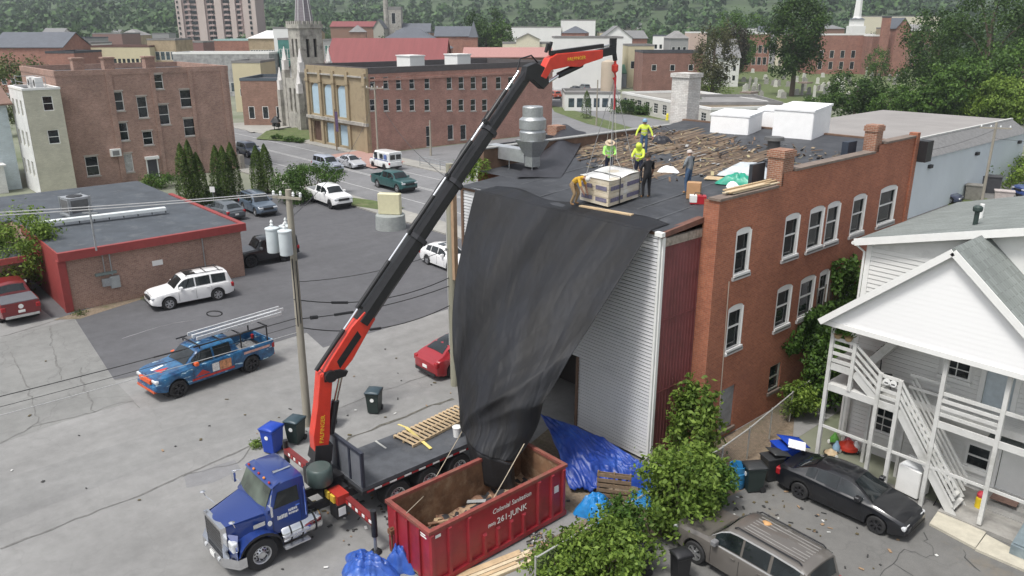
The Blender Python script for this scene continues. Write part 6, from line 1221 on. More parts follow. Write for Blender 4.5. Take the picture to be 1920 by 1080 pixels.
def tarp(u,v):
 top=top_a+(top_b-top_a)*u;bot=(1-u)**2*bl+2*u*(1-u)*(bm_*2-(bl+br)/2)+u*u*br
 p=top+(bot-top)*v;p=p+np.array([0,-1,.12])*(.35*math.sin(math.pi*v)*(1-.35*u))
 p=p+np.array([-.28,-.1,0])*math.sin(math.pi*min(1,v*.98))*(1-u)**2
 du,dw=u+.05,(1.04-v)*1.3;th=math.atan2(dw,du);rr=math.hypot(du,dw);wv=v*v*(3-2*v)
 f=(.6*MN.noise(Vector((th*3.4,rr*.8,3.0)))+.3*rdg(th*3.6+.3*math.sin(3*rr),rr*.8,7.7)+.06*rdg(th*8,rr*1.3,2.2))*min(1,.01+1.2*wv)*min(1,rr*1.5)
 f+=.3*rdg(th*2.7+1.7+.25*math.sin(4*rr),rr*.5,12.3)*u*wv*(1-.4*v)
 f+=.055*rdg(u*5+.8*v,v*1.6,5.1)*(.35+.65*v)+.008*rdg(u*14+v,v*4,9.4)+.01*MN.noise(Vector((u*40,v*30,1.0)))
 return tuple(p+np.array([.25,-.93,.25])*f)
mb=MB();mb.grid(tarp,230,150)
def lay(u,v): # the part that lies back over the roof edge
 x=-26.0+9.4*u;y=21.22+1.6*v*(.7+.3*MN.noise(Vector((u*4,0,0))));return(x,y,zroof(y)+.022+.008*math.sin(17*u+6*v)*(1 if v>0 else 0))
mb.grid(lay,60,5);o=mb.build('tarp',TARP,None,smooth=180,fix=False);tag(o,'huge black tarp hung from the roof edge down into the red dumpster','tarp')
_uv=[(i/230+.06*math.sin(5*j/150),j/150)for j in range(151)for i in range(231)]+[(i/60,-.12*j/5)for j in range(6)for i in range(61)]
for lp,d_ in zip(o.data.loops,o.data.uv_layers[0].data):d_.uv=_uv[lp.vertex_index]
o.modifiers.new('s','SOLIDIFY').thickness=.012
def skirt(u,v):p=np.array(tarp(.12+.86*u,1.0));return tuple(p+np.array([.1*math.sin(9*u),.25*v+.12*math.sin(11*u)*v,-1.25*v+.1*math.sin(7*u)*v]))
mb=MB();mb.grid(skirt,60,10);o=mb.build('tarp_tail',mat('black_felt_tail',(.014,.014,.016),.6,var=.3),None,smooth=180,fix=False);tag(o,'loose black felt tail of the tarp hanging inside the back of the dumpster','tarp');o.modifiers.new('s','SOLIDIFY').thickness=.01
pts=[bl,G(905,872,1.9),G(880,900,1.9),G(860,955,2.0),G(762,985,2.0)]
mb=MB();mb.tube([tuple(bl),tuple(GX(800,925,-18.4)),tuple(G(762,962,2.0))],.014,5);o=mb.build('tie_rope',mat('pale_rope',(.42,.36,.27),.8));tag(o,'thin rope from the tied tarp corner to the dumpster end','rope')
mb=MB();mb.tube([tuple(G(983,832,2.6)),tuple(G(945,900,1.7)),tuple(G(925,935,1.2))],.016,5);o=mb.build('tie_rope',mat('pale_rope',(.42,.36,.27),.8));tag(o,'rope hanging from the tarp edge into the dumpster','rope')
# ------------------------------------------------------------------ blue tarps, pallet, lumber, hat
BT=mat('blue_tarp',(.012,.045,.27),.42,var=.25,scale=2,dirt=(.03,.1,.42),dirtamt=.4,bmp=.4);LBT=mat('light_blue_tarp',(.02,.2,.5),.35,var=.25,scale=4,dirt=(.05,.3,.6),dirtamt=.4)
P=[G(1012,778,1.35),G(1075,800,1.25),G(1130,822,.95),G(1200,868,.5)];Qb=[G(1068,925,.02),G(1120,925,.02),G(1165,905,.02),G(1216,905,.02)]
def bt(u,v):
 k=u*3;i=min(2,int(k));f=k-i;a=P[i]+(P[i+1]-P[i])*f;b=Qb[i]+(Qb[i+1]-Qb[i])*f;p=a+(b-a)*v;lump=.38*math.sin(math.pi*v)**.8*(.55+.45*math.sin(5*u+1));fold=.13*rdg(u*6+1.5*v,v*2.2+u,3.3)+.08*rdg(u*13-3*v,v*5,8.8)+.03*rdg(u*30,v*12,1.7)
 return(p[0],p[1],max(.03,p[2]+lump+fold*(.3+v)))
mb=MB();mb.grid(bt,90,60);o=mb.build('blue_tarp',BT,None,smooth=180,fix=False);tag(o,'dark blue tarp covering a heap against the white sided wall','tarp');o.modifiers.new('s','SOLIDIFY').thickness=.015
heap('blue_tarp','gathered blue tarp end beside the downspout at the wall corner','tarp',G(1212,905),.55,.6,.75,BT,41,.3,.7,6,44)
heap('blue_tarp','light blue tarp sheet spilling onto the dirt below the wall corner','tarp',G(1207,935),.55,.7,.14,LBT,42,.6,.7,6,30)
heap('blue_tarp','bright blue tarp bundle leaning on the brown pallet','tarp',G(1117,962),.62,.7,.75,LBT,43,.9,.55,5,44)
heap('blue_tarp','large bundled blue tarp lying at the bottom of the picture before the dumpster','tarp',G(690,1075),1.0,.75,.7,mat('mid_blue_tarp',(.03,.09,.36),.4,var=.25,scale=3,dirt=(.1,.2,.5),dirtamt=.35),44,.2,.6,6,56)
heap('blue_tarp','smaller bundled blue tarp pressed against the dumpster end','tarp',G(750,1062),.5,.45,.75,mat('mid_blue_tarp',(.03,.09,.36),.4),45,.2,.6,6,44)
p=G(1150,935);t=thing('brown_pallet','dark brown pallet standing on edge beside the bright blue tarp','pallet',(p[0],p[1],0),R(35))
for i in range(5):mb=MB();mb.box(-.6,.6,-.07,-.045,.06+i*.2,.19+i*.2);mb.build('slat',OLDWOOD,t)
for i in range(3):mb=MB();mb.box(-.6,.6,.045,.07,.08+i*.4,.2+i*.4);mb.build('slat',OLDWOOD,t)
for x in(-.56,0,.56):mb=MB();mb.box(x-.03,x+.03,-.045,.045,0,1.05);mb.build('bearer',OLDWOOD,t)
PL=mat('pale_lumber',(.62,.52,.36),.7,var=.15,scale=4)
p,q=G(905,1078),G(985,1046);d_=(q-p)/np.linalg.norm(q-p);n_=np.array([-d_[1],d_[0],0])
for k in range(9):
 a=p+n_*(.16*(k%5)-.3)-d_*(1.3+.25*random.random());b=a+d_*(2.9+random.uniform(-.5,.4));z=.03+.05*(k//5)
 t=thing('lumber_board',(('first','second','third','fourth','fifth')[k%5]+(' pale timber board of the bottom layer' if k<5 else ' pale timber board of the top layer')+' in the pile before the dumpster'),'board',tuple((a+b)/2+[0,0,z]),0,'pale timber boards before the dumpster');mb=MB();v=(b-a)/2;mb.bar(tuple(-v),tuple(v),.13,.045);mb.build('plank',PL if k%2 else WOOD,t)
p=G(1087,1004);t=thing('straw_hat','tan straw hat lying on the concrete by the fence','hat',tuple(p));mb=MB();mb.lathe([(.27,.03),(.26,.0),(.14,.035),(.12,.06),(.1,.16),(.05,.18),(.0,.17)],(0,0,0),22);mb.build('brim_and_crown',mat('straw',(.52,.36,.18),.85,var=.15,scale=20),t,smooth=50);mb=MB();mb.lathe([(.126,.05),(.12,.085)],(0,0,0),22,0,'z',(0,0));mb.build('hat_band',mat('hat_band',(.3,.18,.08),.8),t)
lit=[mat('litter_dark',(.04,.04,.04),.9),mat('litter_tan',(.3,.2,.12),.9),mat('litter_white',(.6,.6,.58),.8),mat('litter_leaf',(.1,.08,.04),.9)]
mb=MB()
for(cx_,cy_,n,sx_,sy_)in((1010,1010,60,.35,.3),(1050,975,20,.8,.8),(700,975,40,1.0,.8),(600,960,25,1.2,.8),(1430,945,45,1.3,1.0),(1480,990,30,1.5,1.0),(150,900,12,6,2),(420,850,8,4,1.5),(760,740,12,2.5,2),(1650,1020,20,1.5,1.5),(640,780,10,2,2),(300,1000,5,3,2)):
 c_=G(cx_,cy_)
 for _ in range(n):
  x,y=c_[0]+random.gauss(0,sx_),c_[1]+random.gauss(0,sy_);a=random.uniform(0,3.1);L=random.uniform(.02,.09);mb.bar((x-math.cos(a)*L,y-math.sin(a)*L,.03),(x+math.cos(a)*L,y+math.sin(a)*L,.035),random.uniform(.03,.1),.015,random.choices(range(4),(4,1.5,.6,2))[0])
o=mb.build('litter',lit);tag(o,'scattered scraps, leaves and roofing crumbs on the paving','litter',kind='stuff')
# ------------------------------------------------------------------ low flat-roofed shop with red fascia
SBR=brickmat('shop_brick',(.34,.2,.15),(.25,.135,.1),(.4,.33,.28),.215,.075,(.8,1.2));RF=mat('red_fascia',(.27,.045,.042),.6,var=.12,dirt=(.2,.05,.045),dirtamt=.3);SROOF=mat('shop_roof',(.062,.072,.085),.75,var=.22,scale=.7,dirt=(.12,.13,.14),dirtamt=.3,dscale=.9)
S=wthing('low_shop','low flat-roofed brown brick shop with a red fascia','shop',(-55,12,0));X1,X0,YA,YB,HH=-49.5,-62.5,9.55,20.3,3.1
mb=MB();mb.box(X0,X1,YA,YB,0,HH);mb.build('brick_wall',SBR,S)
mb=MB();mb.box(X1+.0,X1+.3,YA-.08,YB+.3,HH,HH+.5);mb.build('fascia',RF,S);mb=MB();mb.box(X0,X1-.003,YB,YB+.3,HH,HH+.495);mb.build('fascia',RF,S);mb=MB();mb.box(X0+4,X1-.003,YA-.08,YA,HH,HH+.495);mb.build('fascia',RF,S)
mb=MB();mb.box(X0,X1+.27,YA-.06,YB+.28,HH+.3,HH+.42);mb.build('roof',SROOF,S)
mb=MB();mb.box(X1-.3,X1+.12,YA-.12,YA+.3,0,HH);mb.build('corner_pier',RF,S);mb=MB();mb.box(X0+5,X1-.3,YA-.06,YA,0,HH-.003);mb.build('side_panel',RF,S)
mb=MB();mb.box(-72,X0,-4,YB+.5,0,3.0);mb.box(X0,-53.5,-4,YA-1.2,0,2.7);mb.build('rear_wing',SBR,S);mb=MB();mb.box(-72.2,X0-.003,-4.2,YB+.7,3.0,3.15);mb.box(X0,-53.2,-4.2,YA-1.0,2.7,2.86);mb.build('rear_roof',SROOF,S)
mb=MB();mb.box(-53.2,-53.05,-4.2,YA-1.0,2.5,2.86);mb.build('rear_fascia',mat('pale_red_fascia',(.33,.07,.06),.6),S)
a,b=G(60,420,3.9),G(310,391,3.9);mb=MB();mb.bar(tuple(a),tuple(b),.5,.2);o=mb.build('light_trough',mat('trough_white',(.72,.76,.76),.35,var=.06),None);tag(o,'long white light trough running across the shop roof','light trough')
mb=MB();d_=(b-a)/9
for i in range(10):q=a+d_*i;mb.cyl((q[0],q[1],3.6),(q[0],q[1],3.85),.03)
o2=mb.build('trough_stand',BLACK,o)
c=G(145,402,3.66);t=thing('roof_condenser','square metal condenser unit on the shop roof','air conditioner',tuple(c),R(8));mb=MB();mb.box(-.7,.7,-.7,.7,.12,1.25);mb.build('casing',mat('condenser_metal',(.42,.44,.46),.4,.5,var=.2),t);mb=MB();mb.lathe([(.5,1.25),(.5,1.29),(.1,1.3)],(0,0,0),20);mb.build('fan_grille',BLACK,t)
for s in(0,1):mb=MB();mb.box(*((.7,.715,-.55,.55,.25,1.1)if s==0 else(-.55,.55,-.715,-.7,.25,1.1)));mb.build('coil',mat('coil_grey',(.12,.12,.12),.6),t)
mb=MB();mb.box(-.8,.8,-.8,.8,0,.12);mb.build('curb',STEEL,t);
for s in((-1,-1),(1,-1),(1,1),(-1,1)):mb=MB();mb.box(s[0]*.7-.05,s[0]*.7+.05,s[1]*.7-.05,s[1]*.7+.05,.12,1.28);mb.build('corner_post',STEEL,t)
# wall gear
for px0,px1,pt,pb,nm,m in((192,205,520,537,'meter',STEEL),(208,222,515,540,'breaker_box',mat('box_grey',(.33,.35,.35),.5)),(178,218,512,518,'conduit_tray',mat('tray_green',(.16,.2,.19),.6)),(286,304,486,499,'wall_panel',WHITE)):
 A,C_=GX(px0,pb,X1),GX(px1,pt,X1);mb=MB();mb.box(X1+.003,X1+.18 if nm!='wall_panel' else X1+.05,A[1],C_[1],A[2],max(C_[2],A[2]+.15));mb.build(nm,m,S)
mb=MB();q=GX(210,515,X1);mb.tube([(X1+.08,q[1],q[2]),(X1+.08,q[1],HH)],.04);q=GX(197,515,X1);mb.tube([(X1+.08,q[1],q[2]),(X1+.08,q[1],HH)],.03);q=GX(382,480,X1);mb.tube([(X1+.06,q[1],.3),(X1+.06,q[1],HH)],.035);mb.build('conduit',STEEL,S)
mb=MB();p=G(181,470,3.7);mb.tube([tuple(p),(p[0],p[1],p[2]+2.6)],.05);mb.bar((p[0]-.3,p[1]-.3,p[2]+2.2),(p[0]+.3,p[1]+.3,p[2]+2.2),.06,.06);o=mb.build('service_mast',STEEL);tag(o,'metal service mast with wire clamps on the front of the shop roof','mast')
# ------------------------------------------------------------------ white house with porch and stairs
HSD=mat('clapboard_white',(.7,.7,.68),.55,var=.05,scale=1.5,dirt=(.55,.55,.53),dirtamt=.3);GAB=mat('gable_white',(.86,.86,.86),.6,var=.01);PGRY=mat('porch_grey',(.58,.58,.56),.7,var=.1,scale=2,dirt=(.36,.36,.33),dirtamt=.35);SH=rowmat('grey_green_shingle',(.205,.225,.215),.16,.72,.14,.9)
H=wthing('porch_house','white two-storey house with a grey shingle roof, gabled porch and outside stairs','house',(-8.5,28.5,0));YP,YW=26.4,28.6
# back wall with openings, then separate clapboards over it
wins=[(-10.72,1.0,.95,1.3),(-8.55,4.05,.95,1.35),(-7.35,.95,.8,.9),(-5.6,4.15,1.2,1.5)];doors=[(-7.15,3.3,1.0,2.1),(-6.15,.5,1.15,2.15)]
hs_=[(a-w/2,a+w/2,z,z+h)for a,z,w,h in wins+doors]
mb=MB();wall_plane(mb,'y-',YW,-12.2,0,0,8.3,hs_,.15);mb.quad((-12.2,YW,0),(-12.2,37.5,0),(-12.2,37.5,8.3),(-12.2,YW,8.3));mb.poly([(-12.2,YW,8.3),(0,YW,8.3),(0,YW,9.0),(-4.0,YW,10.6)]);mb.build('wall',HSD,H)
cb=MB();cb.add([(-.5,-.04,0),(.5,-.04,0),(.5,-.018,.148),(-.5,-.018,.148),(-.5,.0,0),(.5,0,0),(-.5,0,.148),(.5,0,.148)],[(0,1,2,3),(4,5,1,0),(3,2,7,6)]);cbm=cb.mesh('clapboard',HSD)
z=.3
while z<8.1:
 segs=[(-12.2,-1.5 if z<5.8 else-6)]
 for x0_,x1_,z0_,z1_ in hs_:
  if z0_-.1<z<z1_+.02:segs=[q for(a,b)in segs for q in((a,min(b,x0_-.1)),(max(a,x1_+.1),b))if q[1]-q[0]>.05]
 for a,b in segs:inst('clapboard',cbm,H,((a+b)/2+8.5,YW-.002-28.5,z),scale=(b-a,1,1))
 z+=.17
for a,zz,w,h in wins:add_window(H,(a+8.5,YW-.03-28.5,zz),'y-',w,h,'grid' if h>1.2 else 'sash',WHITE,GLASS,.08,WHITE)
for a,w,z0_,z1_ in((-12.2,.14,.3,8.2),):mb=MB();mb.box(a-.05,a+w,YW-.06,YW+.02,z0_,z1_);mb.build('corner_board',WHITE,H)
DBL=mat('door_pale_blue',(.5,.56,.6),.5)
a,zz,w,h=doors[0];mb=MB();mb.box(a-w/2+.05,a+w/2-.05,YW+.06,YW+.1,zz,zz+h-.05);o=mb.build('door',DBL,H)
for i,j in((-.2,1.45),(.2,1.45)):mb=MB();mb.box(a+i-.15,a+i+.15,YW+.045,YW+.06,zz+j,zz+j+.45);mb.build('pane',GLASS,o)
for i in(-.2,.2):mb=MB();mb.box(a+i-.14,a+i+.14,YW+.045,YW+.06,zz+.25,zz+1.1);mb.build('door_panel',mat('door_panel_blue',(.44,.5,.54),.5),o)
a,zz,w,h=doors[1];mb=MB();mb.box(a-w/2+.06,a+w/2-.06,YW+.06,YW+.1,zz,zz+h-.05);o=mb.build('storm_door',WHITE,H);mb=MB();mb.box(a-w/2+.16,a+w/2-.16,YW+.045,YW+.06,zz+.75,zz+h-.15);mb.build('pane',GLASS,o);mb=MB();mb.box(a-w/2+.16,a+w/2-.16,YW+.045,YW+.06,zz+.12,zz+.65);mb.build('pane',GLASS,o)
for a,zz,w,h in doors:
 mb=MB();mb.box(a-w/2-.1,a-w/2+.05,YW-.07,YW+.02,zz,zz+h+.08);mb.box(a+w/2-.05,a+w/2+.1,YW-.07,YW+.02,zz,zz+h+.08);mb.box(a-w/2+.05,a+w/2-.05,YW-.067,YW+.02,zz+h-.05,zz+h+.08);mb.build('door_frame',WHITE,H)
# porch gable
pk,ez,ex0,ex1=(-8.45,9.2),5.85,-12.4,-4.5
mb=MB();mb.add([(ex0+.12,YP-.3,ez-.12),(ex1-.12,YP-.3,ez-.12),(ex1-.12,YP-.3,ez+.05),(pk[0],YP-.3,pk[1]-.1),(ex0+.12,YP-.3,ez+.05)],[(0,1,2,3,4)]);mb.quad((ex0+.12,YP-.3,ez-.12),(ex1-.12,YP-.3,ez-.12),(ex1-.12,YW,ez-.12),(ex0+.12,YW,ez-.12));mb.build('gable_wall',GAB,H)
z=ez
gb_=MB();gb_.add([(-.5,-.009,0),(.5,-.009,0),(.5,-.006,.168),(-.5,-.006,.168),(-.5,0,0),(.5,0,0)],[(0,1,2,3),(4,5,1,0)]);gbm=gb_.mesh('clapboard',GAB)
while z<pk[1]-.4:
 f=(z+.17-ez)/(pk[1]-.1-ez);a,b=ex0+.2+(pk[0]-ex0-.1)*f,ex1-.2+(pk[0]-ex1+.1)*f
 if b-a>.3:inst('clapboard',gbm,H,((a+b)/2+8.5,YP-.302-28.5,z),scale=(b-a,1,1))
 z+=.17
for s,xe in((-1,ex0),(1,ex1)):
 mb=MB();P0,P1=(xe-s*-.0,ez),(pk[0],pk[1]);
 yb_=31.0
 mb.add([(xe,YP-.5,ez-.08),(pk[0],YP-.5,pk[1]),(pk[0],yb_,pk[1]),(xe,yb_,ez-.08),(xe,YP-.5,ez+.04),(pk[0],YP-.5,pk[1]+.13),(pk[0],yb_,pk[1]+.13),(xe,yb_,ez+.04)],[(0,1,2,3),(7,6,5,4),(0,4,5,1),(0,3,7,4)]);mb.build('porch_roof',SH,H)
 mb=MB();mb.bar((xe,YP-.53,ez-.08),(pk[0],YP-.53,pk[1]-.02),.05,.22);mb.build('rake_board',WHITE,H)
mb=MB();mb.box(ex0,ex1,YP-.36,YP-.31,ez-.2,ez-.02);mb.build('gable_fascia',WHITE,H)
# main roof behind
rz0,rx,rzr=8.3,-4.0,10.55
mb=MB();mb.add([(-12.6,YW-.35,8.22),(rx,YW-.35,rzr),(rx,38,rzr),(-12.6,38,8.22),(-12.6,YW-.35,8.36),(rx,YW-.35,rzr+.14),(rx,38,rzr+.14),(-12.6,38,8.36)],[(0,1,2,3),(7,6,5,4),(0,4,5,1),(0,3,7,4),(3,2,6,7)]);mb.add([(4,YW-.35,8.0),(rx,YW-.35,rzr),(rx,38,rzr),(4,38,8.0),(4,YW-.35,8.14),(rx,YW-.35,rzr+.14),(rx,38,rzr+.14),(4,38,8.14)],[(0,3,2,1),(4,5,6,7),(0,1,5,4)]);mb.build('roof',SH,H)
mb=MB();mb.bar((-12.6,YW-.38,8.26),(rx,YW-.38,rzr-.04),.05,.26);mb.build('rake_board',WHITE,H)
mb=MB();mb.tube([(-12.68,YW-.3,8.2),(-12.68,37.8,8.2)],.07,6);mb.tube([(-12.62,YW-.3,8.2),(-12.3,YW-.1,7.9),(-12.27,YW-.1,.4)],.045,6);mb.build('gutter',WHITE,H)
mb=MB();mb.cyl((-9.2,29.8,8.6),(-9.2,29.8,9.75),.08,n=10);mb.build('vent_pipe',mat('dark_green_pipe',(.03,.05,.045),.5),H);mb=MB();mb.lathe([(.14,9.75),(.16,9.8),(.16,9.9),(.1,9.95)],(-9.2,29.8,0),12);mb.build('vent_cap',mat('dark_green_pipe',(.03,.05,.045),.5),H)
mb=MB();mb.cyl((-9.6,31.5,9.0),(-9.6,31.5,9.7),.08,n=10);mb.build('vent_pipe',WHITE,H)
mb=MB();mb.box(-6.6,-5.9,35,35.7,9.5,11.2);mb.build('chimney',CHB,H)
def post(x,z0_,z1_,w=.13,y=YP):m_=MB();m_.box(x-w/2,x+w/2,y-w/2,y+w/2,z0_,z1_);return m_.build('post',PGRY,H)
for x,z0_,z1_ in((-12.07,0,ez-.1),(-10.2,0,4.35),(-9.5,0,4.3),(-8.2,0,ez-.1),(-6.35,.2,ez-.1),(-11.22,3.3,5.15),(-4.6,.2,ez-.1)):post(x,z0_,z1_)
for x,y in((-12.0,28.4),(-9.6,27.6),(-10.9,27.7)):post(x,0,3.1,.11,y)
def rail(a,b,n,z0_,z1_,w=.045,h=.12,y=YP):
 for i in range(n):
  f=i/max(1,n-1);m_=MB();m_.bar((a[0],y,a[1]+z0_+(z1_-z0_)*f),(b[0],y,b[1]+z0_+(z1_-z0_)*f),w,h);m_.build('rail',PGRY,H)
rail((-12.07,4.15),(-11.22,4.15),4,.12,.95);rail((-11.2,4.15),(-10.2,3.35),4,.15,.95,.045,.09);rail((-10.2,3.35),(-9.5,3.35),4,.15,.92);rail((-8.2,3.35),(-6.35,3.35),4,.2,.95);rail((-9.5,3.35),(-8.2,3.35),2,.5,.95,.045,.1,YP+.75);rail((-6.35,3.35),(-4.6,3.35),1,.95,.95)
rail((-9.48,3.3),(-7.22,.2),4,.2,.95,.045,.08);rail((-9.48,3.3),(-7.22,.2),4,.2,.95,.045,.08,YP+.95)
rail((-12.07,0),(-8.2,0),1,1.58,1.58,.05,.1);rail((-8.2,0),(-4.6,0),1,1.55,1.55,.05,.1)
# decks: joists, boards
def deck(x0_,x1_,y0_,y1_,z_):
 mb=MB();mb.box(x0_,x1_,y0_,y0_+.05,z_-.26,z_);mb.build('rim_joist',PGRY,H)
 n=int((y1_-y0_)/.145);dm=MB();dm.box(0,x1_-x0_,0,.135,-.03,0);dme=dm.mesh('deck_board',PGRY)
 for i in range(n):inst('deck_board',dme,H,(x0_+8.5,y0_+.06+i*.145-28.5,z_))
deck(-12.1,-11.15,YP-.02,YW,4.15);deck(-12.1,-9.45,YP-.021,YW,3.32);deck(-9.45,-4.4,YP+.95,YW,3.322)
mb=MB();mb.box(-8.2,-4.4,YP-.021,YP+.03,3.06,3.3);mb.build('rim_joist',PGRY,H)
def stair(xa,za,xb,zb,y0_,y1_,n):
 for y in(y0_,y1_):mb=MB();mb.bar((xa,y,za-.12),(xb,y,zb-.12),.05,.28);mb.build('stringer',PGRY,H)
 tm=MB();tm.box(-.14,.14,0,y1_-y0_-.05,-.02,.02);tme=tm.mesh('tread',PGRY)
 for i in range(1,n):f=i/n;inst('tread',tme,H,(xa+(xb-xa)*f+8.5,y0_+.025-28.5,za+(zb-za)*f))
stair(-9.45,3.3,-7.15,.12,YP+.03,YP+.92,15);stair(-11.15,4.12,-10.2,3.34,YP+.03,YP+.92,4);stair(-9.9,5.9,-11.1,4.2,27.4,28.3,8)
# entry steps, hood over the door, concrete apron, bulkhead
mb=MB();mb.add([(-6.95,YW-.05,2.95),(-5.0,YW-.05,2.95),(-5.0,YW-1.15,2.65),(-6.95,YW-1.15,2.65),(-6.95,YW-.05,2.85),(-5.0,YW-.05,2.85),(-5.0,YW-1.15,2.57),(-6.95,YW-1.15,2.57)],[(0,1,2,3),(7,6,5,4),(3,2,6,7),(0,3,7,4)]);mb.build('door_hood',SH,H)
for i in range(3):mb=MB();mb.box(-6.95,-5.35,YW-.06-.32*(i+1),YW-.06-.32*i-.003,0,.5-.16*i);mb.build('step',mat('grey_step',(.34,.335,.32),.8,var=.15),H)
CAP=mat('apron_concrete',(.47,.44,.36),.9,var=.15,scale=3)
for pts in(((1742,985),(1828,1031),(1848,1002),(1758,962)),((1828,1033),(1925,1075),(1930,1050),(1848,1006))):
 q=[G(*p)for p in pts];mb=MB();mb.add([(p[0],p[1],0.0)for p in q]+[(p[0],p[1],.09)for p in q],[(4,5,6,7),(0,1,5,4),(1,2,6,5),(2,3,7,6),(3,0,4,7)]);tag(mb.build('pavement',CAP),kind='structure')
mb=MB();mb.box(-7.6,-5.2,YP-.1,YW,0,.14);tag(mb.build('pavement',mat('slab',(.3,.29,.27),.9,var=.2)),kind='structure')
t=wthing('cellar_hatch','sloping blue-grey steel cellar hatch at the foot of the white house','hatch',(-5,26,0));hm=mat('hatch_metal',(.16,.2,.22),.45,var=.2,scale=2,dirt=(.28,.33,.34),dirtamt=.4)
mb=MB();mb.prism([(25.6,.1),(25.6,.42),(28.4,1.35),(28.4,.1)],-5.2,-2.9,'x');mb.build('frame',hm,t);
for k in(0,1):mb=MB();xa=-5.15+k*1.13;mb.add([(xa,25.65,.45),(xa+1.08,25.65,.45),(xa+1.08,28.3,1.34),(xa,28.3,1.34),(xa,25.65,.49),(xa+1.08,25.65,.49),(xa+1.08,28.3,1.38),(xa,28.3,1.38)],[(4,5,6,7),(0,1,5,4),(1,2,6,5),(3,0,4,7)]);mb.build('door',hm,t)
# things around the porch
t=thing('chest_freezer','white upright appliance standing behind the black sedan under the porch','appliance',(-8.75,26.95,0),R(-8));mb=MB();mb.box(-.42,.42,-.38,.38,.06,1.12);o=mb.build('cabinet',WHITE,t);o.modifiers.new('b','BEVEL').width=.03;mb=MB();mb.box(-.42,.42,.26,.38,1.12,1.27);mb.build('control_panel',WHITE,t);mb=MB();mb.box(-.36,.36,-.32,.22,1.12,1.135);mb.build('lid',mat('lid_white',(.7,.72,.74),.3),t)
t=thing('toy_hydrant','yellow and red toy post beside the doorstep','toy',(-6.75,27.55,.14));mb=MB();mb.lathe([(.14,0),(.14,.35),(.12,.4)],n=14);mb.build('base',mat('toy_yellow',(.7,.5,.02),.4),t);mb=MB();mb.lathe([(.12,.4),(.13,.5),(.08,.6),(.02,.63)],n=14);mb.build('cap',mat('toy_red',(.55,.06,.08),.4),t)
mb=MB();mb.box(-.4,.4,-.22,.22,0,.02);o=mb.build('door_mat',mat('brown_mat',(.16,.1,.08),.95,var=.3,scale=20),None,loc=(-6.2,27.75,.345));o.rotation_euler=(0,0,.05);tag(o,'brown door mat on the step of the white house','mat')
o.location=(-6.15,27.98,.51)
t=thing('kettle_grill','black covered barbecue under the stairs','barbecue',(-7.75,26.95,0));mb=MB();mb.lathe([(.05,.45),(.28,.55),(.3,.72),(.22,.9),(.05,.97)],n=16);mb.build('bowl',BLACK,t,smooth=40)
for a in(0,2.1,4.2):mb=MB();mb.bar((math.cos(a)*.1,math.sin(a)*.1,.5),(math.cos(a)*.28,math.sin(a)*.28,0),.03,.03);mb.build('leg',BLACK,t)
toys=[('toy_car','red and orange ride-on toy by the first porch post',(1590,845),(.5,.04,.02),.8,.45,.45),('toy_table','pale tan toy table by the black sedan',(1557,855),(.62,.48,.3),.5,.4,.3),('toy_slide','pale blue toy piece among the porch toys',(1567,848),(.25,.4,.55),.3,.2,.5),('plant_tub','green potted plant among the porch toys',(1570,828),(.1,.3,.05),.35,.35,.5),('toy_wagon','dark pink toy wagon behind the red ride-on toy',(1608,828),(.4,.1,.14),.5,.4,.5),('white_bag','white sack leaning beside the porch toys',(1625,832),(.7,.7,.7),.35,.35,.5)]
for nm,lb,px,col,a,b,h in toys:
 p=G(*px);p[1]=min(max(p[1],26.7),28.2);t=thing(nm,lb,nm.split('_')[-1],(p[0],p[1],0),random.uniform(0,3));m=mat(nm+'_m',col,.45,var=.2,scale=6);mb=MB()
 mb.lathe([(a*.3,.08),(a*.5,.12),(a*.48,h*.55),(a*.25,h*.8),(a*.12,h)],n=10);mb.build('body',m,t,smooth=40)
 for s in((-1,-1),(1,-1),(1,1),(-1,1)):mb=MB();mb.lathe([(.08,-.03),(.08,.03)],(s[0]*a*.35,s[1]*b*.4,.08),10,0,'y');mb.build('wheel' if 'toy' in nm else 'foot',WHITE if s[0]>0 else BLACK,t)
for k,(x,z_,c_)in enumerate(((-11.9,5.15,(.1,.2,.05)),(-11.5,5.15,(.3,.2,.08)))):
 t=thing('flower_box',('planter on the upper stair rail nearest the corner post','tan planter on the upper stair rail beside the first newel')[k],'planter',(x,YP,z_));mb=MB();mb.lathe([(.1,0),(.16,.16),(.17,.16)],n=12);mb.build('pot',mat('pot%d'%k,(.35,.25,.13),.8),t);mb=MB()
 for i in range(60):a=random.uniform(0,6.3);r_=random.uniform(0,.22);z0_=.16+random.uniform(0,.3);mb.bar((math.cos(a)*r_,math.sin(a)*r_,z0_),(math.cos(a)*r_+random.gauss(0,.06),math.sin(a)*r_+random.gauss(0,.06),z0_+.06),.05,.006)
 mb.build('foliage',leafmat('planter_leaf',(.05,.12,.02),(.12,.24,.04)),t)['kind']='stuff'
for k,x in enumerate((-9.95,-9.72)):
 t=thing('wall_mask',('white round plate on the landing rail, the left of the pair','white round plate on the landing rail, the right of the pair')[k],'plate',(x,YP-.09,4.12),0,'plates on the landing rail');mb=MB();mb.lathe([(.12,.0),(.12,.02),(.05,.03)],n=16,axis='y');mb.build('disc',WHITE,t);mb=MB();mb.box(-.06,.06,-.012,-.002,-.05,-.01);mb.build('slot',BLACK,t)
t=thing('patio_chair','dark metal chair on the porch landing','chair',(-10.5,27.6,3.33),2.0)
mb=MB();mb.box(-.22,.22,-.22,.22,.42,.45);mb.build('seat',BLACK,t);mb=MB();mb.box(-.22,.22,.2,.23,.45,.95);mb.build('backrest',BLACK,t)
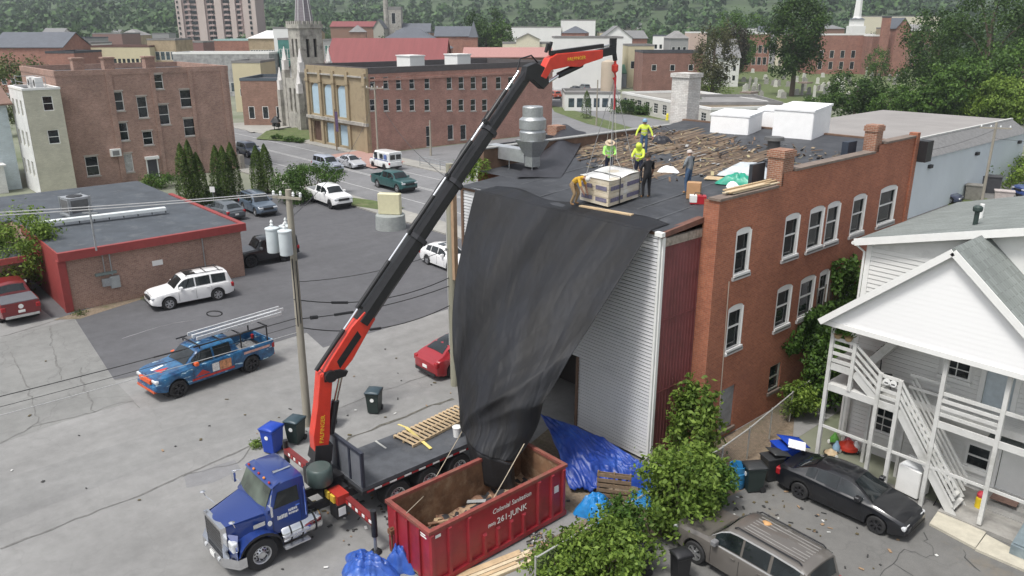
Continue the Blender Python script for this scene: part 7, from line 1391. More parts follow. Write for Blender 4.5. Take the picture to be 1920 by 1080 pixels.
for s in((-1,-1),(1,-1),(1,1),(-1,1)):mb=MB();mb.cyl((s[0]*.2,s[1]*.2,0),(s[0]*.2,s[1]*.2,.43),.015,n=6);mb.build('leg',BLACK,t)
# ------------------------------------------------------------------ chain-link fence
fx=[(-13.75,13.2),(-13.75,16.2),(-13.75,19.5),(-13.8,22.6),(-13.95,24.6),(-14.2,26.6),(-14.45,28.6),(-14.6,30.8)];FN=wthing('chain_link_fence','rusty chain-link fence with a pale top rail running along the brick wall','fence',(-13.8,20,0));FH=1.35
def linkmat():
 m,nd,lk,bs=_new('chain_link');uv=nd.new('ShaderNodeTexCoord').outputs['UV'];outs=[]
 for a in(45,-45):
  mp=nd.new('ShaderNodeMapping');mp.inputs['Rotation'].default_value=(0,0,R(a));lk.new(uv,mp.inputs[0]);w=nd.new('ShaderNodeTexWave');w.wave_profile='TRI';w.inputs['Scale'].default_value=5.0;lk.new(mp.outputs[0],w.inputs[0]);outs.append(ramp(nd,lk,w.outputs['Fac'],.8,.88))
 mx=nd.new('ShaderNodeMath');mx.operation='MAXIMUM';lk.new(outs[0],mx.inputs[0]);lk.new(outs[1],mx.inputs[1]);bs.inputs['Base Color'].default_value=(.33,.33,.32,1);bs.inputs['Roughness'].default_value=.5;bs.inputs['Metallic'].default_value=.5
 tr=nd.new('ShaderNodeBsdfTransparent');ms=nd.new('ShaderNodeMixShader');lk.new(mx.outputs[0],ms.inputs[0]);lk.new(tr.outputs[0],ms.inputs[1]);lk.new(bs.outputs[0],ms.inputs[2]);lk.new(ms.outputs[0],nd['Material Output'].inputs['Surface']);return m
LKM=linkmat();GP=mat('pale_pipe',(.5,.5,.48),.5,.4,var=.15)
for(xa,ya),(xb,yb)in zip(fx[:-1],fx[1:]):
 mb=MB();mb.tube([(xa,ya,FH),(xb,yb,FH)],.028,8);mb.build('top_rail',GP,FN);mb=MB();mb.quad((xa,ya,.05),(xb,yb,.05),(xb,yb,FH),(xa,ya,FH));mb.build('link_panel',LKM,FN)
for x,y in fx:mb=MB();mb.cyl((x,y,0),(x,y,FH+.06),.03,n=8);mb.build('post',GP,FN)
# ------------------------------------------------------------------ wheeled bins, barrel
def bin_(label,loc,rz,m,lm,w=.58,d=.68,h=.98,badge=True,lidopen=False,group=None,name='wheelie_bin'):
 t=thing(name,label,'bin',loc,rz,group);mb=MB();a,b=w/2,d/2;k=.8
 mb.loft([[(-a*k,-b*k,.06),(a*k,-b*k,.06),(a*k,b*k,.06),(-a*k,b*k,.06)],[(-a*.97,-b*.97,h-.08),(a*.97,-b*.97,h-.08),(a*.97,b*.97,h-.08),(-a*.97,b*.97,h-.08)],[(-a*1.05,-b*1.05,h-.07),(a*1.05,-b*1.05,h-.07),(a*1.05,b*1.05,h-.07),(-a*1.05,b*1.05,h-.07)],[(-a*1.05,-b*1.05,h),(a*1.05,-b*1.05,h),(a*1.05,b*1.05,h),(-a*1.05,b*1.05,h)]]);o=mb.build('body',m,t);o.modifiers.new('b','BEVEL').width=.03
 mb=MB();mb.grid(lambda u,v:((u-.5)*w*1.1,(v-.5)*d*1.12,h+.02+.09*(1-(2*u-1)**2)*(1-(2*v-1)**4)),8,8);o=mb.build('lid',lm,t,smooth=60);o.modifiers.new('s','SOLIDIFY').thickness=-.02
 if lidopen:o.rotation_euler=(R(-14),0,0);o.location=(0,0,.09)
 mb=MB();mb.cyl((-a*1.0,b*1.1,h-.02),(a*1.0,b*1.1,h-.02),.02,n=8);mb.build('handle',lm,t)
 for s in(-1,1):mb=MB();mb.lathe([(.12,-.03),(.12,.03)],(0,0,0),14,0,'x');mb.build('wheel',BLACK,t,loc=(s*a*.8,b*.8,.12))
 if badge:mb=MB();mb.lathe([(.085,-b*.94-.012),(.085,-b*.94)],(-.0,0,h*.7),16,0,'y');mb.build('badge',WHITE,t)
 return t
GB=mat('bin_green',(.018,.03,.028),.45,var=.2);GL=mat('bin_lid_teal',(.035,.06,.075),.4,var=.15);BB=mat('bin_blue',(.01,.05,.36),.4,var=.12);DB=mat('bin_charcoal',(.03,.032,.034),.5,var=.2)
p=G(703,772);bin_('dark green wheeled bin standing alone in the street',(p[0],p[1],0),R(40),GB,GL);p=G(556,828);bin_('dark green wheeled bin next to the blue one at the pole',(p[0],p[1],0),R(30),GB,GL);p=G(513,846);bin_('blue recycling bin at the kerb behind the truck cab',(p[0],p[1],0),R(25),BB,BB,.62,.7,1.05);p=G(614,800);bin_('dark purple-grey bin right of the utility pole behind the crane column',(p[0],p[1],0),R(35),DB,mat('bin_lid_purple',(.07,.06,.1),.5),badge=False)
p=G(1405,922);bin_('charcoal bin with a white round badge beside the blue barrel',(p[0],p[1]+.2,0),R(-35),GB,DB);p=G(1440,905);bin_('charcoal bin between the badge bin and the blue recycling bin',(p[0]-.1,p[1]+.3,0),R(-25),DB,DB,badge=False,lidopen=True);p=G(1470,895);t=bin_('bright blue recycling bin with papers on top behind the black sedan',(p[0]-.25,p[1]+.35,0),R(-30),BB,BB,.75,.85,1.15,lidopen=True)
mb=MB();mb.box(-.3,.3,-.22,.22,0,.02);o=mb.build('flat_carton',mat('printed_carton',(.66,.66,.68),.6,var=.35,scale=9),None,loc=(-12.1,24.75,1.33));o.rotation_euler=(.25,.1,.5);tag(o,'printed white carton lying on the open blue recycling bin','carton')
p=G(1374,915);t=thing('plastic_barrel','open sky-blue plastic barrel by the charcoal bins','barrel',(p[0],p[1]+.2,0));bl_=mat('barrel_blue',(.03,.2,.42),.4,var=.12);mb=MB();mb.lathe([(.27,0),(.3,.05),(.31,.3),(.29,.32),(.31,.34),(.31,.62),(.29,.64),(.3,.88),(.27,.88),(.27,.5)],n=24);mb.build('drum',bl_,t,smooth=35)
for k,(px,py)in enumerate(((1188,1085),(1262,1096))):
 p=G(px,py);bin_(('black lidded bin standing among the leaves at the bottom of the picture','black bin cut off by the bottom edge right of the leafy shrub')[k],(p[0],p[1]+.3,0),R(-20),mat('bin_black',(.015,.015,.017),.5),mat('bin_black',(.015,.015,.017),.5),.45,.5,.95,False)
# ------------------------------------------------------------------ poles and wires
PW_=mat('pole_wood',(.3,.275,.225),.85,var=.15,scale=1.5,stretch=(3,3,.3));PW2=mat('pole_wood2',(.27,.26,.2),.85,var=.15,scale=1.5,stretch=(3,3,.3));CER=mat('transformer_grey',(.55,.6,.62),.4,var=.06);INS=mat('porcelain',(.68,.7,.7),.3)
p=G(577,798);PX,PY=p[0],p[1];t=thing('utility_pole','wooden utility pole with three pale transformers behind the crane column','pole',(PX,PY,0));topz=9.95
mb=MB();mb.cyl((0,0,0),(-.05,.1,topz),.17,.12,14);mb.build('pole',PW_,t,smooth=40)
for dx,dy in((-.5,-.5),(-.5,.08),(.2,-.32)):
 mb=MB();mb.lathe([(.02,7.5),(.24,7.51),(.25,7.55),(.25,8.4),(.27,8.42),(.27,8.47),(.1,8.53)],(dx,dy,0),18);o=mb.build('transformer',CER,t,smooth=40);mb=MB();mb.lathe([(.05,8.53),(.07,8.6),(.04,8.65),(.06,8.71),(.02,8.79)],(dx,dy,0),10);mb.build('bushing',INS,o)
mb=MB();mb.bar((-.55,-.3,topz-.3),(.55,.3,topz-.3),.08,.09);mb.build('crossarm',PW_,t)
for f in(-.95,-.45,.45,.95):mb=MB();mb.lathe([(.03,0),(.06,.06),(.04,.1),(.06,.14),(.02,.2)],(f*.55,f*.3,topz-.25),8);mb.build('insulator',INS,t)
mb=MB();mb.tube([(.15,-.1,7.3),(.2,-.12,6.0),(.16,-.1,4.5)],.025,6);mb.tube([(.18,.05,7.2),(.24,.0,5.8),(.17,.02,4.6)],.02,6);mb.build('drop_cable',BLACK,t)
p2=G(853,722);t=thing('square_post_pole','thick pale wooden pole standing at the corner of the white sided front','pole',(p2[0],p2[1],0));mb=MB();mb.cyl((0,0,0),(0,0,10.3),.2,.16,14);mb.build('pole',PW2,t,smooth=40);mb=MB();mb.box(.14,.32,-.1,.1,5.2,10.2);mb.build('cable_cover',mat('cover_brown',(.36,.24,.15),.8,var=.2),t);mb=MB();mb.tube([(-.16,-.12,2),(-.15,-.12,9.5)],.035,6);mb.build('conduit',mat('pale_conduit2',(.45,.45,.42),.6),t)
# far poles
def far_pole(px,py,h,label,arm=True):
 p=G(px,py);t=thing('street_pole',label,'pole',(p[0],p[1],0));mb=MB();mb.cyl((0,0,0),(0,0,h),.14,.1,10);mb.build('pole',PW_,t)
 if arm:
  mb=MB();mb.bar((-1.1,-.6,h-.5),(1.1,.6,h-.5),.1,.12);mb.build('crossarm',PW_,t)
  for f in(-.9,-.3,.3,.9):mb=MB();mb.lathe([(.05,0),(.07,.08),(.02,.2)],(f*1.1,f*.6,h-.44),8);mb.build('insulator',INS,t)
 return t
far_pole(709,292,9.0,'wooden utility pole at the corner of the brick hall');far_pole(1838,392,7.8,'grey utility pole with crossarm behind the shingled roof');far_pole(1020,232,6.5,'slim pole behind the exhaust stack',False);far_pole(808,292,4.5,'slim sign pole by the guard rail',False);far_pole(1118,236,7.5,'thin lamp pole on the grass verge',False)
def wire(a,b,sag,r,m=BLACK,label=None,n=14,blobs=()):
 a,b=np.array(a),np.array(b);P=[a+(b-a)*i/n-np.array([0,0,sag*4*(i/n)*(1-i/n)])for i in range(n+1)];mb=MB();mb.tube([tuple(q)for q in P],r,5)
 for f,L,rr in blobs:k=int(f*n);mb.tube([tuple(P[k]),tuple(P[k]+(P[min(k+1,n)]-P[k])/max(1e-6,np.linalg.norm(P[min(k+1,n)]-P[k]))*L)],rr,8)
 o=mb.build('overhead_wire',m);tag(o,label,'wire','overhead wires');return o
pt=np.array([PX,PY,0]);sq=np.array([p2[0],p2[1],0]);WG=mat('wire_pale',(.45,.45,.45),.5,.3)
def up_(v,z,dx=0,dy=0):return v+np.array([dx,dy,z])
far_l=np.array([-24.0,-18.0,0])
for k,(z1,z2,lb)in enumerate(((9.75,9.4,'outermost pale power line from the crossarm towards the left edge'),(9.75,9.3,'second pale power line from the crossarm towards the left edge'))):
 wire(up_(pt,z1,-.8+.5*k,-.45+.25*k),up_(far_l,z2-.2,-22+.6*k,6),.35,.018,WG,lb)
wire(up_(pt,5.6,0,-.1),up_(sq,5.3),.55,.022,BLACK,'thick sagging cable between the two near poles, upper one',blobs=((.25,.7,.06),));wire(up_(pt,4.75),up_(sq,4.9),.25,.02,BLACK,'dark cable with splice cases between the near poles',blobs=((.1,.3,.08),(.25,.8,.06)));wire(up_(pt,4.4),up_(sq,4.0),.6,.022,BLACK,'lowest sagging cable between the near poles',blobs=((.3,.2,.09),(.45,.5,.06)));wire(up_(pt,6.3),up_(sq,6.6),.3,.014,BLACK,'thin wire between the near poles under the transformers')
wire(up_(pt,4.8),up_(far_l,4.9,-6),.5,.016,BLACK,'dark cable with a coil running left from the near pole',blobs=((.1,.8,.04),(.2,1.0,.03)));wire(up_(pt,4.5),up_(far_l,4.3,-6),.45,.01,BLACK,'thin dark cable running left from the near pole');wire(up_(pt,4.2),up_(far_l,3.9,-6),.4,.014,WG,'lowest pale cable running left from the near pole')
c_=G(402,588,4.4);mb=MB();mb.tube([(c_[0]+.2*math.cos(a),c_[1]+.25*math.cos(a),c_[2]+.12*math.sin(a))for a in np.linspace(0,6.28,18)],.03,6);o=mb.build('cable_coil',BLACK);tag(o,'black coil of spare cable hanging on the overhead line','cable')
hp=G(709,292);rp_=G(1838,392);wire((hp[0],hp[1],8.4),(sq[0],sq[1],9.6),1.2,.015,BLACK,'thin wire from the hall corner pole to the near square pole');wire((hp[0],hp[1],7.6),up_(pt,8.8),1.4,.015,BLACK,'thin wire crossing the lot from the hall corner pole');wire((rp_[0],rp_[1],7.2),(-20,42,9),.6,.014,BLACK,'thin wire from the grey pole to the brick building');wire((rp_[0],rp_[1],6.4),(20,100,6.5),.8,.014,BLACK,'thin wire running right from the grey pole')
# ------------------------------------------------------------------ roadside: sign on grey base, guard rail, barrier, small signs
p=G(733,428);t=thing('block_sign','cream block sign on a round grey concrete base in the lot','sign',(p[0],p[1],0),R(38));mb=MB();mb.lathe([(1.25,0),(1.2,1.15),(1.15,1.2)],n=22);mb.build('base',mat('sign_base',(.3,.32,.31),.85,var=.15),t,smooth=40);mb=MB();mb.box(-.95,.95,-.28,.28,1.2,2.95);o=mb.build('sign_box',mat('cream_sign',(.6,.57,.38),.5,var=.06),t);o.modifiers.new('b','BEVEL').width=.07
t=wthing('guard_rail','grey pipe guard rail along the far side of the road','railing',(-70,54,0))
for x in np.arange(-77,-52,2.0):mb=MB();mb.cyl((x,54.2,.13),(x,54.2,1.25),.04,n=6);mb.build('post',STEEL,t)
for z in(.5,.85,1.22):mb=MB();mb.tube([(-77,54.2,z),(-51,54.2,z)],.035,6);mb.build('rail',STEEL,t)
for k,(px,py,h,lb)in enumerate(((403,395,2.2,'small white sign beside the cedars'),(548,356,1.8,'small white sign in front of the round bush'))):
 p=G(px,py);t=thing('street_sign',lb,'sign',(p[0],p[1],0),R(45));mb=MB();mb.cyl((0,0,0),(0,0,h),.03,n=6);mb.build('post',STEEL,t);mb=MB();mb.box(-.22,.22,-.04,-.02,h-.5,h);mb.build('plate',WHITE,t)
p=G(540,368);q=G(562,385);t=wthing('lying_pole','grey lamp head lying low behind the utility pole','lamp',tuple(p));mb=MB();mb.bar((p[0],p[1],.9),(q[0],q[1],1.1),.35,.25);mb.build('lamp_head',mat('lamp_grey',(.4,.4,.38),.6),t);mb=MB();mb.cyl((p[0],p[1],0),(p[0],p[1],.9),.05);mb.cyl((q[0],q[1],0),(q[0],q[1],1.05),.04);mb.build('stand',STEEL,t)
p=G(519,245);t=thing('bell_shelter','small black bell shelter with two dark openings on the church lawn','shelter',(p[0],p[1],.14));mb=MB();mb.lathe([(.9,1.2),(.5,1.8),(.05,2.2)],n=6);mb.build('roof',BLACK,t)
for s in(-1,1):mb=MB();mb.box(s*.55-.28,s*.55+.28,-.3,.3,.5,1.1);mb.build('bell',BLACK,t);mb=MB();mb.cyl((s*.8,0,0),(s*.8,0,1.2),.06);mb.build('post',BLACK,t)
p=G(1251,225);t=thing('hydrant','small yellow hydrant on the kerb before the low office','hydrant',(p[0],p[1],0));mb=MB();mb.lathe([(.3,0),(.3,.1),(.22,.12),(.22,.9),(.26,.95),(.12,1.15)],n=12);mb.build('barrel',mat('hydrant_yellow',(.7,.6,.03),.5),t);mb=MB();mb.cyl((-.36,0,.6),(.36,0,.6),.1,n=10);mb.build('outlet',mat('hydrant_yellow',(.7,.6,.03),.5),t)
# blue tractor unit and clutter in the lot at the far right edge
p=G(1918,372);t,_=vehicle('blue_truck','dark blue truck parked at the right edge beyond the shingled roof','pickup',(p[0]+1.5,p[1]+1.5,0),230,paint('blue_truck_p',(.03,.06,.2)),'dark',cat='truck')
for k,(px,py,a,b,h,c_)in enumerate(((1850,360,2.2,1.4,1.6,(.05,.05,.055)),(1822,374,1.4,1.2,1.4,(.2,.19,.17)),(1880,378,1.6,1,1.0,(.45,.4,.38)))):
 p=G(px,py);t=thing('storage_crate',('dark skip in the yard right of the grey pole','grey crate at the foot of the grey pole','pale crate in the yard near the right edge')[k],'crate',(p[0],p[1],0),R(20));mb=MB();mb.loft([[(-a/2*.9,-b/2*.9,.05),(a/2*.9,-b/2*.9,.05),(a/2*.9,b/2*.9,.05),(-a/2*.9,b/2*.9,.05)],[(-a/2,-b/2,h),(a/2,-b/2,h),(a/2,b/2,h),(-a/2,b/2,h)]]);mb.build('box',mat('crate%d'%k,c_,.7,var=.2),t);mb=MB();mb.box(-a/2-.05,a/2+.05,-b/2-.05,b/2+.05,h,h+.08);mb.build('rim',mat('crate%d'%k,c_,.7),t)
# ------------------------------------------------------------------ vegetation
LG=leafmat('leaf_fresh',(.055,.105,.014),(.26,.37,.08),.4);LM=leafmat('leaf_mid',(.03,.07,.014),(.11,.2,.04),.28);LD=leafmat('leaf_dark',(.018,.045,.011),(.07,.13,.028),.22);LC=leafmat('leaf_cedar',(.03,.06,.01),(.11,.17,.035),.2);LY=leafmat('leaf_olive',(.05,.075,.025),(.12,.15,.05),.2);LF=leafmat('leaf_far',(.025,.06,.025),(.075,.14,.05),.15);LBN=leafmat('leaf_bronze',(.045,.05,.025),(.11,.11,.05),.2)
BARK=mat('bark',(.11,.085,.065),.95,var=.3,scale=6)
def leaf_arrays(C,N,size,up=.35,asp=.55,rg=rng):
 n=len(C);a=rg.normal(size=(n,3));a/=np.linalg.norm(a,axis=1)[:,None];nn=rg.normal(size=(n,3))+N*1.2+np.array([0,0,up]);nn/=np.linalg.norm(nn,axis=1)[:,None]
 a-=nn*np.sum(a*nn,1)[:,None];a/=np.linalg.norm(a,axis=1)[:,None]+1e-9;b=np.cross(nn,a);s=(size*rg.uniform(.6,1.35,n))[:,None]
 V=np.stack([C-a*s*.5,C+b*s*asp*.5,C+a*s*.5,C-b*s*asp*.5],1).reshape(-1,3);F=np.arange(n*4).reshape(n,4);return V,F
def crown_points(n,rx,ry,rz,clumps=40,spread=.22,hollow=.45,rg=rng,flat=0.0,top=None):
 d=rg.normal(size=(clumps,3));d/=np.linalg.norm(d,axis=1)[:,None];r=rg.uniform(hollow,1,clumps)**.6;lob=1+.25*np.sin(d[:,0]*4+1)*np.cos(d[:,1]*3+2*d[:,2]);c=d*(r*lob)[:,None]
 if flat:c[:,2]=np.where(c[:,2]<-flat,-flat+.2*(c[:,2]+flat),c[:,2])
 if top=='cone':k=np.clip((1-c[:,2])/2,.05,1)**.8;c[:,:2]*=k[:,None]*1.25
 k=rg.integers(0,clumps,n);o=rg.normal(size=(n,3))*spread;o*=(.55+.45*rg.random(n))[:,None];P=c[k]+o;Nn=P/(np.linalg.norm(P,axis=1)[:,None]+1e-6)*.6+o/(np.linalg.norm(o,axis=1)[:,None]+1e-6)*.5
 return P*np.array([rx,ry,rz]),Nn,c*np.array([rx,ry,rz])
def crown_mesh(name,m,n,rx,ry,rz,leaf,clumps=40,spread=.22,cz=0.0,sprays=0,**kw):
 P,Nn,c=crown_points(n,rx,ry,rz,clumps,spread,**kw);P=P+np.array([0,0,cz])
 if sprays:
  E=[]
  for _ in range(sprays):d=rng.normal(size=3);d[2]=abs(d[2])*.9+.1;d/=np.linalg.norm(d);tt=rng.uniform(.65,1.25+.25*rng.random(),34);q=d[None]*tt[:,None]*np.array([rx,ry,rz]);q[:,2]-=.16*(tt-.65)**2*rz;E.append(q+rng.normal(size=q.shape)*.07+np.array([0,0,cz]))
  E=np.concatenate(E);P=np.concatenate([P,E]);Nn=np.concatenate([Nn,np.tile([0,0,.8],(len(E),1))])
 V,F=leaf_arrays(P,Nn,leaf);return fast_mesh(name,V,F,m),c+np.array([0,0,cz])
def trunk_mesh(h,r,limbs,lean=0.0):
 mb=MB();mb.tube([(0,0,0),(lean*.3,0,h*.35),(lean*.7,.02,h*.7),(lean,0,h)],r,9,radii=[r*1.25,r,r*.75,r*.4])
 for p in limbs:q=Vector(p);s=Vector((lean*.5,0,h*random.uniform(.5,.85)));mb.tube([s,s.lerp(q,.5)+Vector((0,0,.05*h)),q],r*.3,6,radii=[r*.45,r*.28,r*.08])
 return mb.mesh('trunk',BARK,40)
def tree(name,label,loc,h,cr,m,n=4000,leaf=.35,ch=None,clumps=60,spread=.17,cat='tree',group=None,tr=None,rz=0,**kw):
 t=thing(name,label,cat,loc,rz,group);ch=ch or h*.62;cz=h-ch/2;me,c=crown_mesh('crown',m,n,cr,cr,ch/2,leaf,clumps,spread,cz,**kw);inst('crown',me,t);lim=[tuple(c[i]*[.8,.8,1])for i in range(0,min(len(c),9))]
 inst('trunk',trunk_mesh(h*.75,tr or h*.022,lim),t);return t
# columnar cedars
def cedar_mesh(h,r,n=5200):
 z=rng.random(n)**.85*h;prof=np.minimum(1,(z/(h*.06))**.5)*np.clip(1-(z/h)**2.6,0,1)**.8;a=rng.uniform(0,6.283,n);rr=r*prof*(1-.32*rng.random(n)**2)*(1+.13*np.sin(a*5+z*2.2));P=np.stack([rr*np.cos(a),rr*np.sin(a),z+.05],1);Nn=np.stack([np.cos(a),np.sin(a),np.full(n,.5)],1);V,F=leaf_arrays(P,Nn,.17,.9,.45);return fast_mesh('crown',V,F,LC)
for g,(items,gl)in enumerate((([(352,392,274),(366,390,268),(379,388,290)],'left cluster'),([(414,380,277),(427,380,278),(442,376,272)],'middle cluster'),([(487,363,277),(503,362,274)],'right pair'))):
 for k,(px,pb,ptop)in enumerate(items):
  p=G(px,pb);dep=(p-CC)@FW;h=(pb-ptop)/FPX*dep*1.03;t=thing('cedar',('left','middle','right')[k]+' tall clipped cedar of the '+gl+' by the lot','tree',(p[0],p[1],0),0,'columnar cedars');inst('crown',cedar_mesh(h,.78),t);mb=MB();mb.cyl((0,0,0),(0,0,h*.7),.09,.03,7);mb.build('trunk',BARK,t)
# shrubs by the lot and road
def shrub(label,px,py,r,h,m,n=2600,leaf=.2,clumps=36,spread=.24,group=None,name='shrub',off=(0,0),ry=None):
 p=G(px,py);t=thing(name,label,'shrub',(p[0]+off[0],p[1]+off[1],0),random.uniform(0,6),group);me,c=crown_mesh('foliage',m,n,r,ry or r,h/2,leaf,clumps,spread,h*.52);inst('foliage',me,t);mb=MB()
 for i in range(5):q=c[i];mb.tube([(0,0,0),tuple(q*[.4,.4,.5]),tuple(q*[.9,.9,1])],.03,5,radii=[.045,.03,.012])
 mb.build('stem',BARK,t,smooth=60);return t
shrub('wide round bush beside the road behind the white pickup',588,366,2.5,3.2,LM,6500,.2,60,.17);shrub('airy shrub left of the wide round bush',541,378,1.5,3.2,LM,2600,.2,30);shrub('low dark shrub at the foot of the round bush by the parked SUV',556,382,1.4,1.3,LD,2000,.18);shrub('dark shrub between the cedar clusters',402,385,1.1,1.8,LD,1800,.16)
shrub('low shrub by the brick block behind the shop roof',300,352,1.6,1.6,LM,1800,.18)
shrub('bright green weeds at the wall foot left of the cedars',285,348,1.0,.9,LG,900,.18)
tree('yard_tree','leafy tree hanging over the red pickup at the left edge',tuple(G(52,570)+[-2.2,.6,0]),5.2,2.5,LG,8000,.2,4.4,60,.16)
tree('yard_tree','leafy tree cut by the left edge beside the shop wing',tuple(G(-10,560)+[-1.5,-.5,0]),5.0,2.2,LG,6000,.2,4.0,50,.17)
for k,(px,py,r,h)in enumerate(((520,262,.9,.8),(545,266,.9,.8),(562,268,.8,.7))):shrub(('first','second','third')[k]+' clipped bush from the bell shelter along the church lawn',px,py,r,h,LM,700,.2,group='bushes on the church lawn')
for k,(px,py,r,h,m,lb)in enumerate(((1172,213,2.6,2.6,LD,'round dark clipped bush at the low office entrance'),(1198,215,1.9,1.6,LD,'flat clipped bush beside the round one at the low office'),(1226,216,2.0,2.4,LM,'loose bush before the low office windows'),(1068,192,1.6,1.4,LD,'small bush on the lawn by the office entrance'),(1318,192,5,6.5,LG,'bright leafy bush right of the white chimney'),(1300,222,2.5,4,LM,'dark bush at the foot of the white chimney'))):shrub(lb,px,py,r,h,m,2200,.32)
p=G(1099,222);t=thing('cone_cedar','single cone-shaped cedar on the grass verge','tree',(p[0],p[1],0));inst('crown',cedar_mesh(4.9,.95,3000),t);mb=MB();mb.cyl((0,0,0),(0,0,3),.08,.03,6);mb.build('trunk',BARK,t)
# ferny weeds on the lower roof left of the membrane
p=GD(885,338,37.5);t=thing('roof_weeds','bright green weeds growing at the roof edge beside the duct','weeds',tuple(p));n=900;a=rng.uniform(0,6.28,n);r_=rng.random(n)*.9;z=rng.random(n)**.7*1.0;P=np.stack([r_*np.cos(a),r_*np.sin(a),z],1);V,F=leaf_arrays(P,np.stack([np.cos(a),np.sin(a),a*0+.2],1),.22,.1,.25);o=inst('blades',fast_mesh('blades',V,F,LG),t);o['kind']='stuff'
# foreground shrubs along the fence: ailanthus-like leaves
def big_shrub(label,x,y,r,h,m,n,leaf=.17,clumps=46,spread=.2,ry=None):t=thing('leafy_shrub',label,'shrub',(x,y,0),random.uniform(0,6),'shrubs along the chain-link fence');me,c=crown_mesh('foliage',m,n,r,ry or r,h/2,leaf,clumps,spread,h*.54,sprays=26);inst('foliage',me,t);inst('stem',trunk_mesh(h*.7,.05,[tuple(q*.9)for q in c[:8]]),t);return t
big_shrub('tall leafy sapling against the red metal panel at the wall corner',-14.95,22.35,.85,3.2,LG,2900,.2,44,.22)
big_shrub('thick leafy shrub behind the blue barrel along the fence',-13.9,20.5,1.0,2.0,LG,2600,.17,50,.24);big_shrub('widest leafy shrub spilling over the bronze SUV bonnet',-13.0,18.9,1.25,2.6,LG,6000,.17,80,.2);big_shrub('leafy shrub right of the straw hat along the fence',-13.55,16.7,.8,1.5,LM,1900,.16,44,.25);big_shrub('leafy shrub around the black bin at the bottom edge',-12.8,15.4,1.2,1.6,LG,3400,.16,60,.24);big_shrub('low leafy shrub at the bottom of the fence',-13.6,14.2,1.0,1.3,LG,2400,.15,50,.25);big_shrub('thin leafy shrub by the barrel at the dirt edge',-13.1,21.0,.7,1.5,LM,2200,.16)
# ivy on the brick wall and around the house corner
def ivy(label,polys,X,n,leaf,m,thick=.28):
 t=thing('ivy',label,'ivy',(X,30,0));pts=[]
 for poly,k in polys:
  q=[GX(*p,X)for p in poly];q2=[(p[1],p[2])for p in q];y0_,y1_=min(p[0]for p in q2),max(p[0]for p in q2);z0_,z1_=min(p[1]for p in q2),max(p[1]for p in q2);c=0
  while c<k:
   y,z=random.uniform(y0_,y1_),random.uniform(max(.02,z0_),z1_)
   if inpoly(y+random.gauss(0,.12),z+random.gauss(0,.12),q2):pts.append((random.random()**.7*thick*(1+.8*math.sin(y*3)*math.sin(z*2.5)),y-30,z));c+=1
 P=np.array(pts);Nn=np.tile(np.array([1.2,-.3,.5]),(len(P),1));V,F=leaf_arrays(P,Nn,leaf,.3,.8);inst('leaves',fast_mesh('leaves',V,F,m),t);mb=MB()
 for i in range(7):y=random.uniform(31.5,33.5)-30;mb.tube([(.03,y,0),(.05,y+.2,2.5),(.05,y-.1+.3*i*.2,5)],.03,5)
 mb.build('stem',BARK,t)
ivy('dense ivy climbing the brick wall beside the white porch',[(((1560,490),(1605,478),(1612,520),(1600,560),(1552,545)),1300),(((1500,590),(1560,560),(1610,548),(1595,640),(1560,800),(1505,790),(1520,680)),6500),(((1462,655),(1500,608),(1530,610),(1520,640),(1480,662)),800)],XB+.04,0,.17,LM)
big_shrub('overgrown vine mass between the brick wall and the porch corner post',-13.9,31.0,1.1,3.4,LM,6500,.17,60,.18);big_shrub('weedy vine at the end of the fence below the ivy',-14.4,29.2,.7,1.4,LG,2200,.16)
p=G(482,838);t=thing('weed_tuft','yellow-green weed tuft in the kerb joint beside the blue bin','weeds',(p[0],p[1],0));n=350;a=rng.uniform(0,6.28,n);r_=rng.random(n)*.3;P=np.stack([r_*np.cos(a),r_*np.sin(a),rng.random(n)*.3],1);V,F=leaf_arrays(P,P*0+.3,.12,.2,.3);inst('blades',fast_mesh('blades',V,F,LG),t)['kind']='stuff'
for k,(px,py)in enumerate(((150,590),(280,560),(350,540))):
 p=G(px,py);t=thing('weed_tuft',('weed tuft at the near corner of the shop wall','weed tuft midway along the shop wall','weed tuft behind the white SUV at the shop wall')[k],'weeds',(p[0],p[1],0));n=260;a=rng.uniform(0,6.28,n);r_=rng.random(n)*.5;P=np.stack([r_*np.cos(a),r_*np.sin(a),rng.random(n)*.25],1);V,F=leaf_arrays(P,P*0+.3,.12,.2,.3);inst('blades',fast_mesh('blades',V,F,LY),t)['kind']='stuff'
# big trees at the right and by the cemetery
def ptree(label,px,pb,ptop,wpx,dep,m,n=7000,leaf=.5,name='broadleaf_tree',clumps=90,spread=.13,group=None,chf=.8,**kw):
 b=GD(px,pb,dep);tp_=GD(px,ptop,dep);h=tp_[2];cr=wpx*dep/FPX/2;return tree(name,label,(b[0],b[1],0),h,cr,m,n,leaf,h*chf,clumps,spread,group=group,rz=random.uniform(0,6),**kw)
ptree('tallest dark tree standing in the cemetery',1484,180,-12,112,190,LD,15000,.6,clumps=120,spread=.12,chf=.82);ptree('thin bronze-green tree left of the cemetery',1336,150,45,78,172,LBN,7000,.45,clumps=70,spread=.15,chf=.88)
for k,(px,ptop,w,dep,m,lb)in enumerate(((1742,20,150,165,LD,'large dark tree at the right end of the cemetery'),(1830,-40,190,150,LD,'tallest dark tree at the upper right corner'),(1905,60,150,135,LM,'bright tree cut by the right edge'),(1800,110,140,130,LM,'broad mid-green tree behind the grey gravel roof'),(1880,140,120,122,LG,'low bright tree at the right above the warehouse roof'),(1745,150,110,135,LM,'small green tree left of the broad one behind the gravel roof'),(1930,-20,120,170,LD,'dark tree behind the bright tree at the right edge'))):ptree(lb,px,215,ptop,w,dep,m,13000,.5,clumps=110,spread=.12,chf=.9)
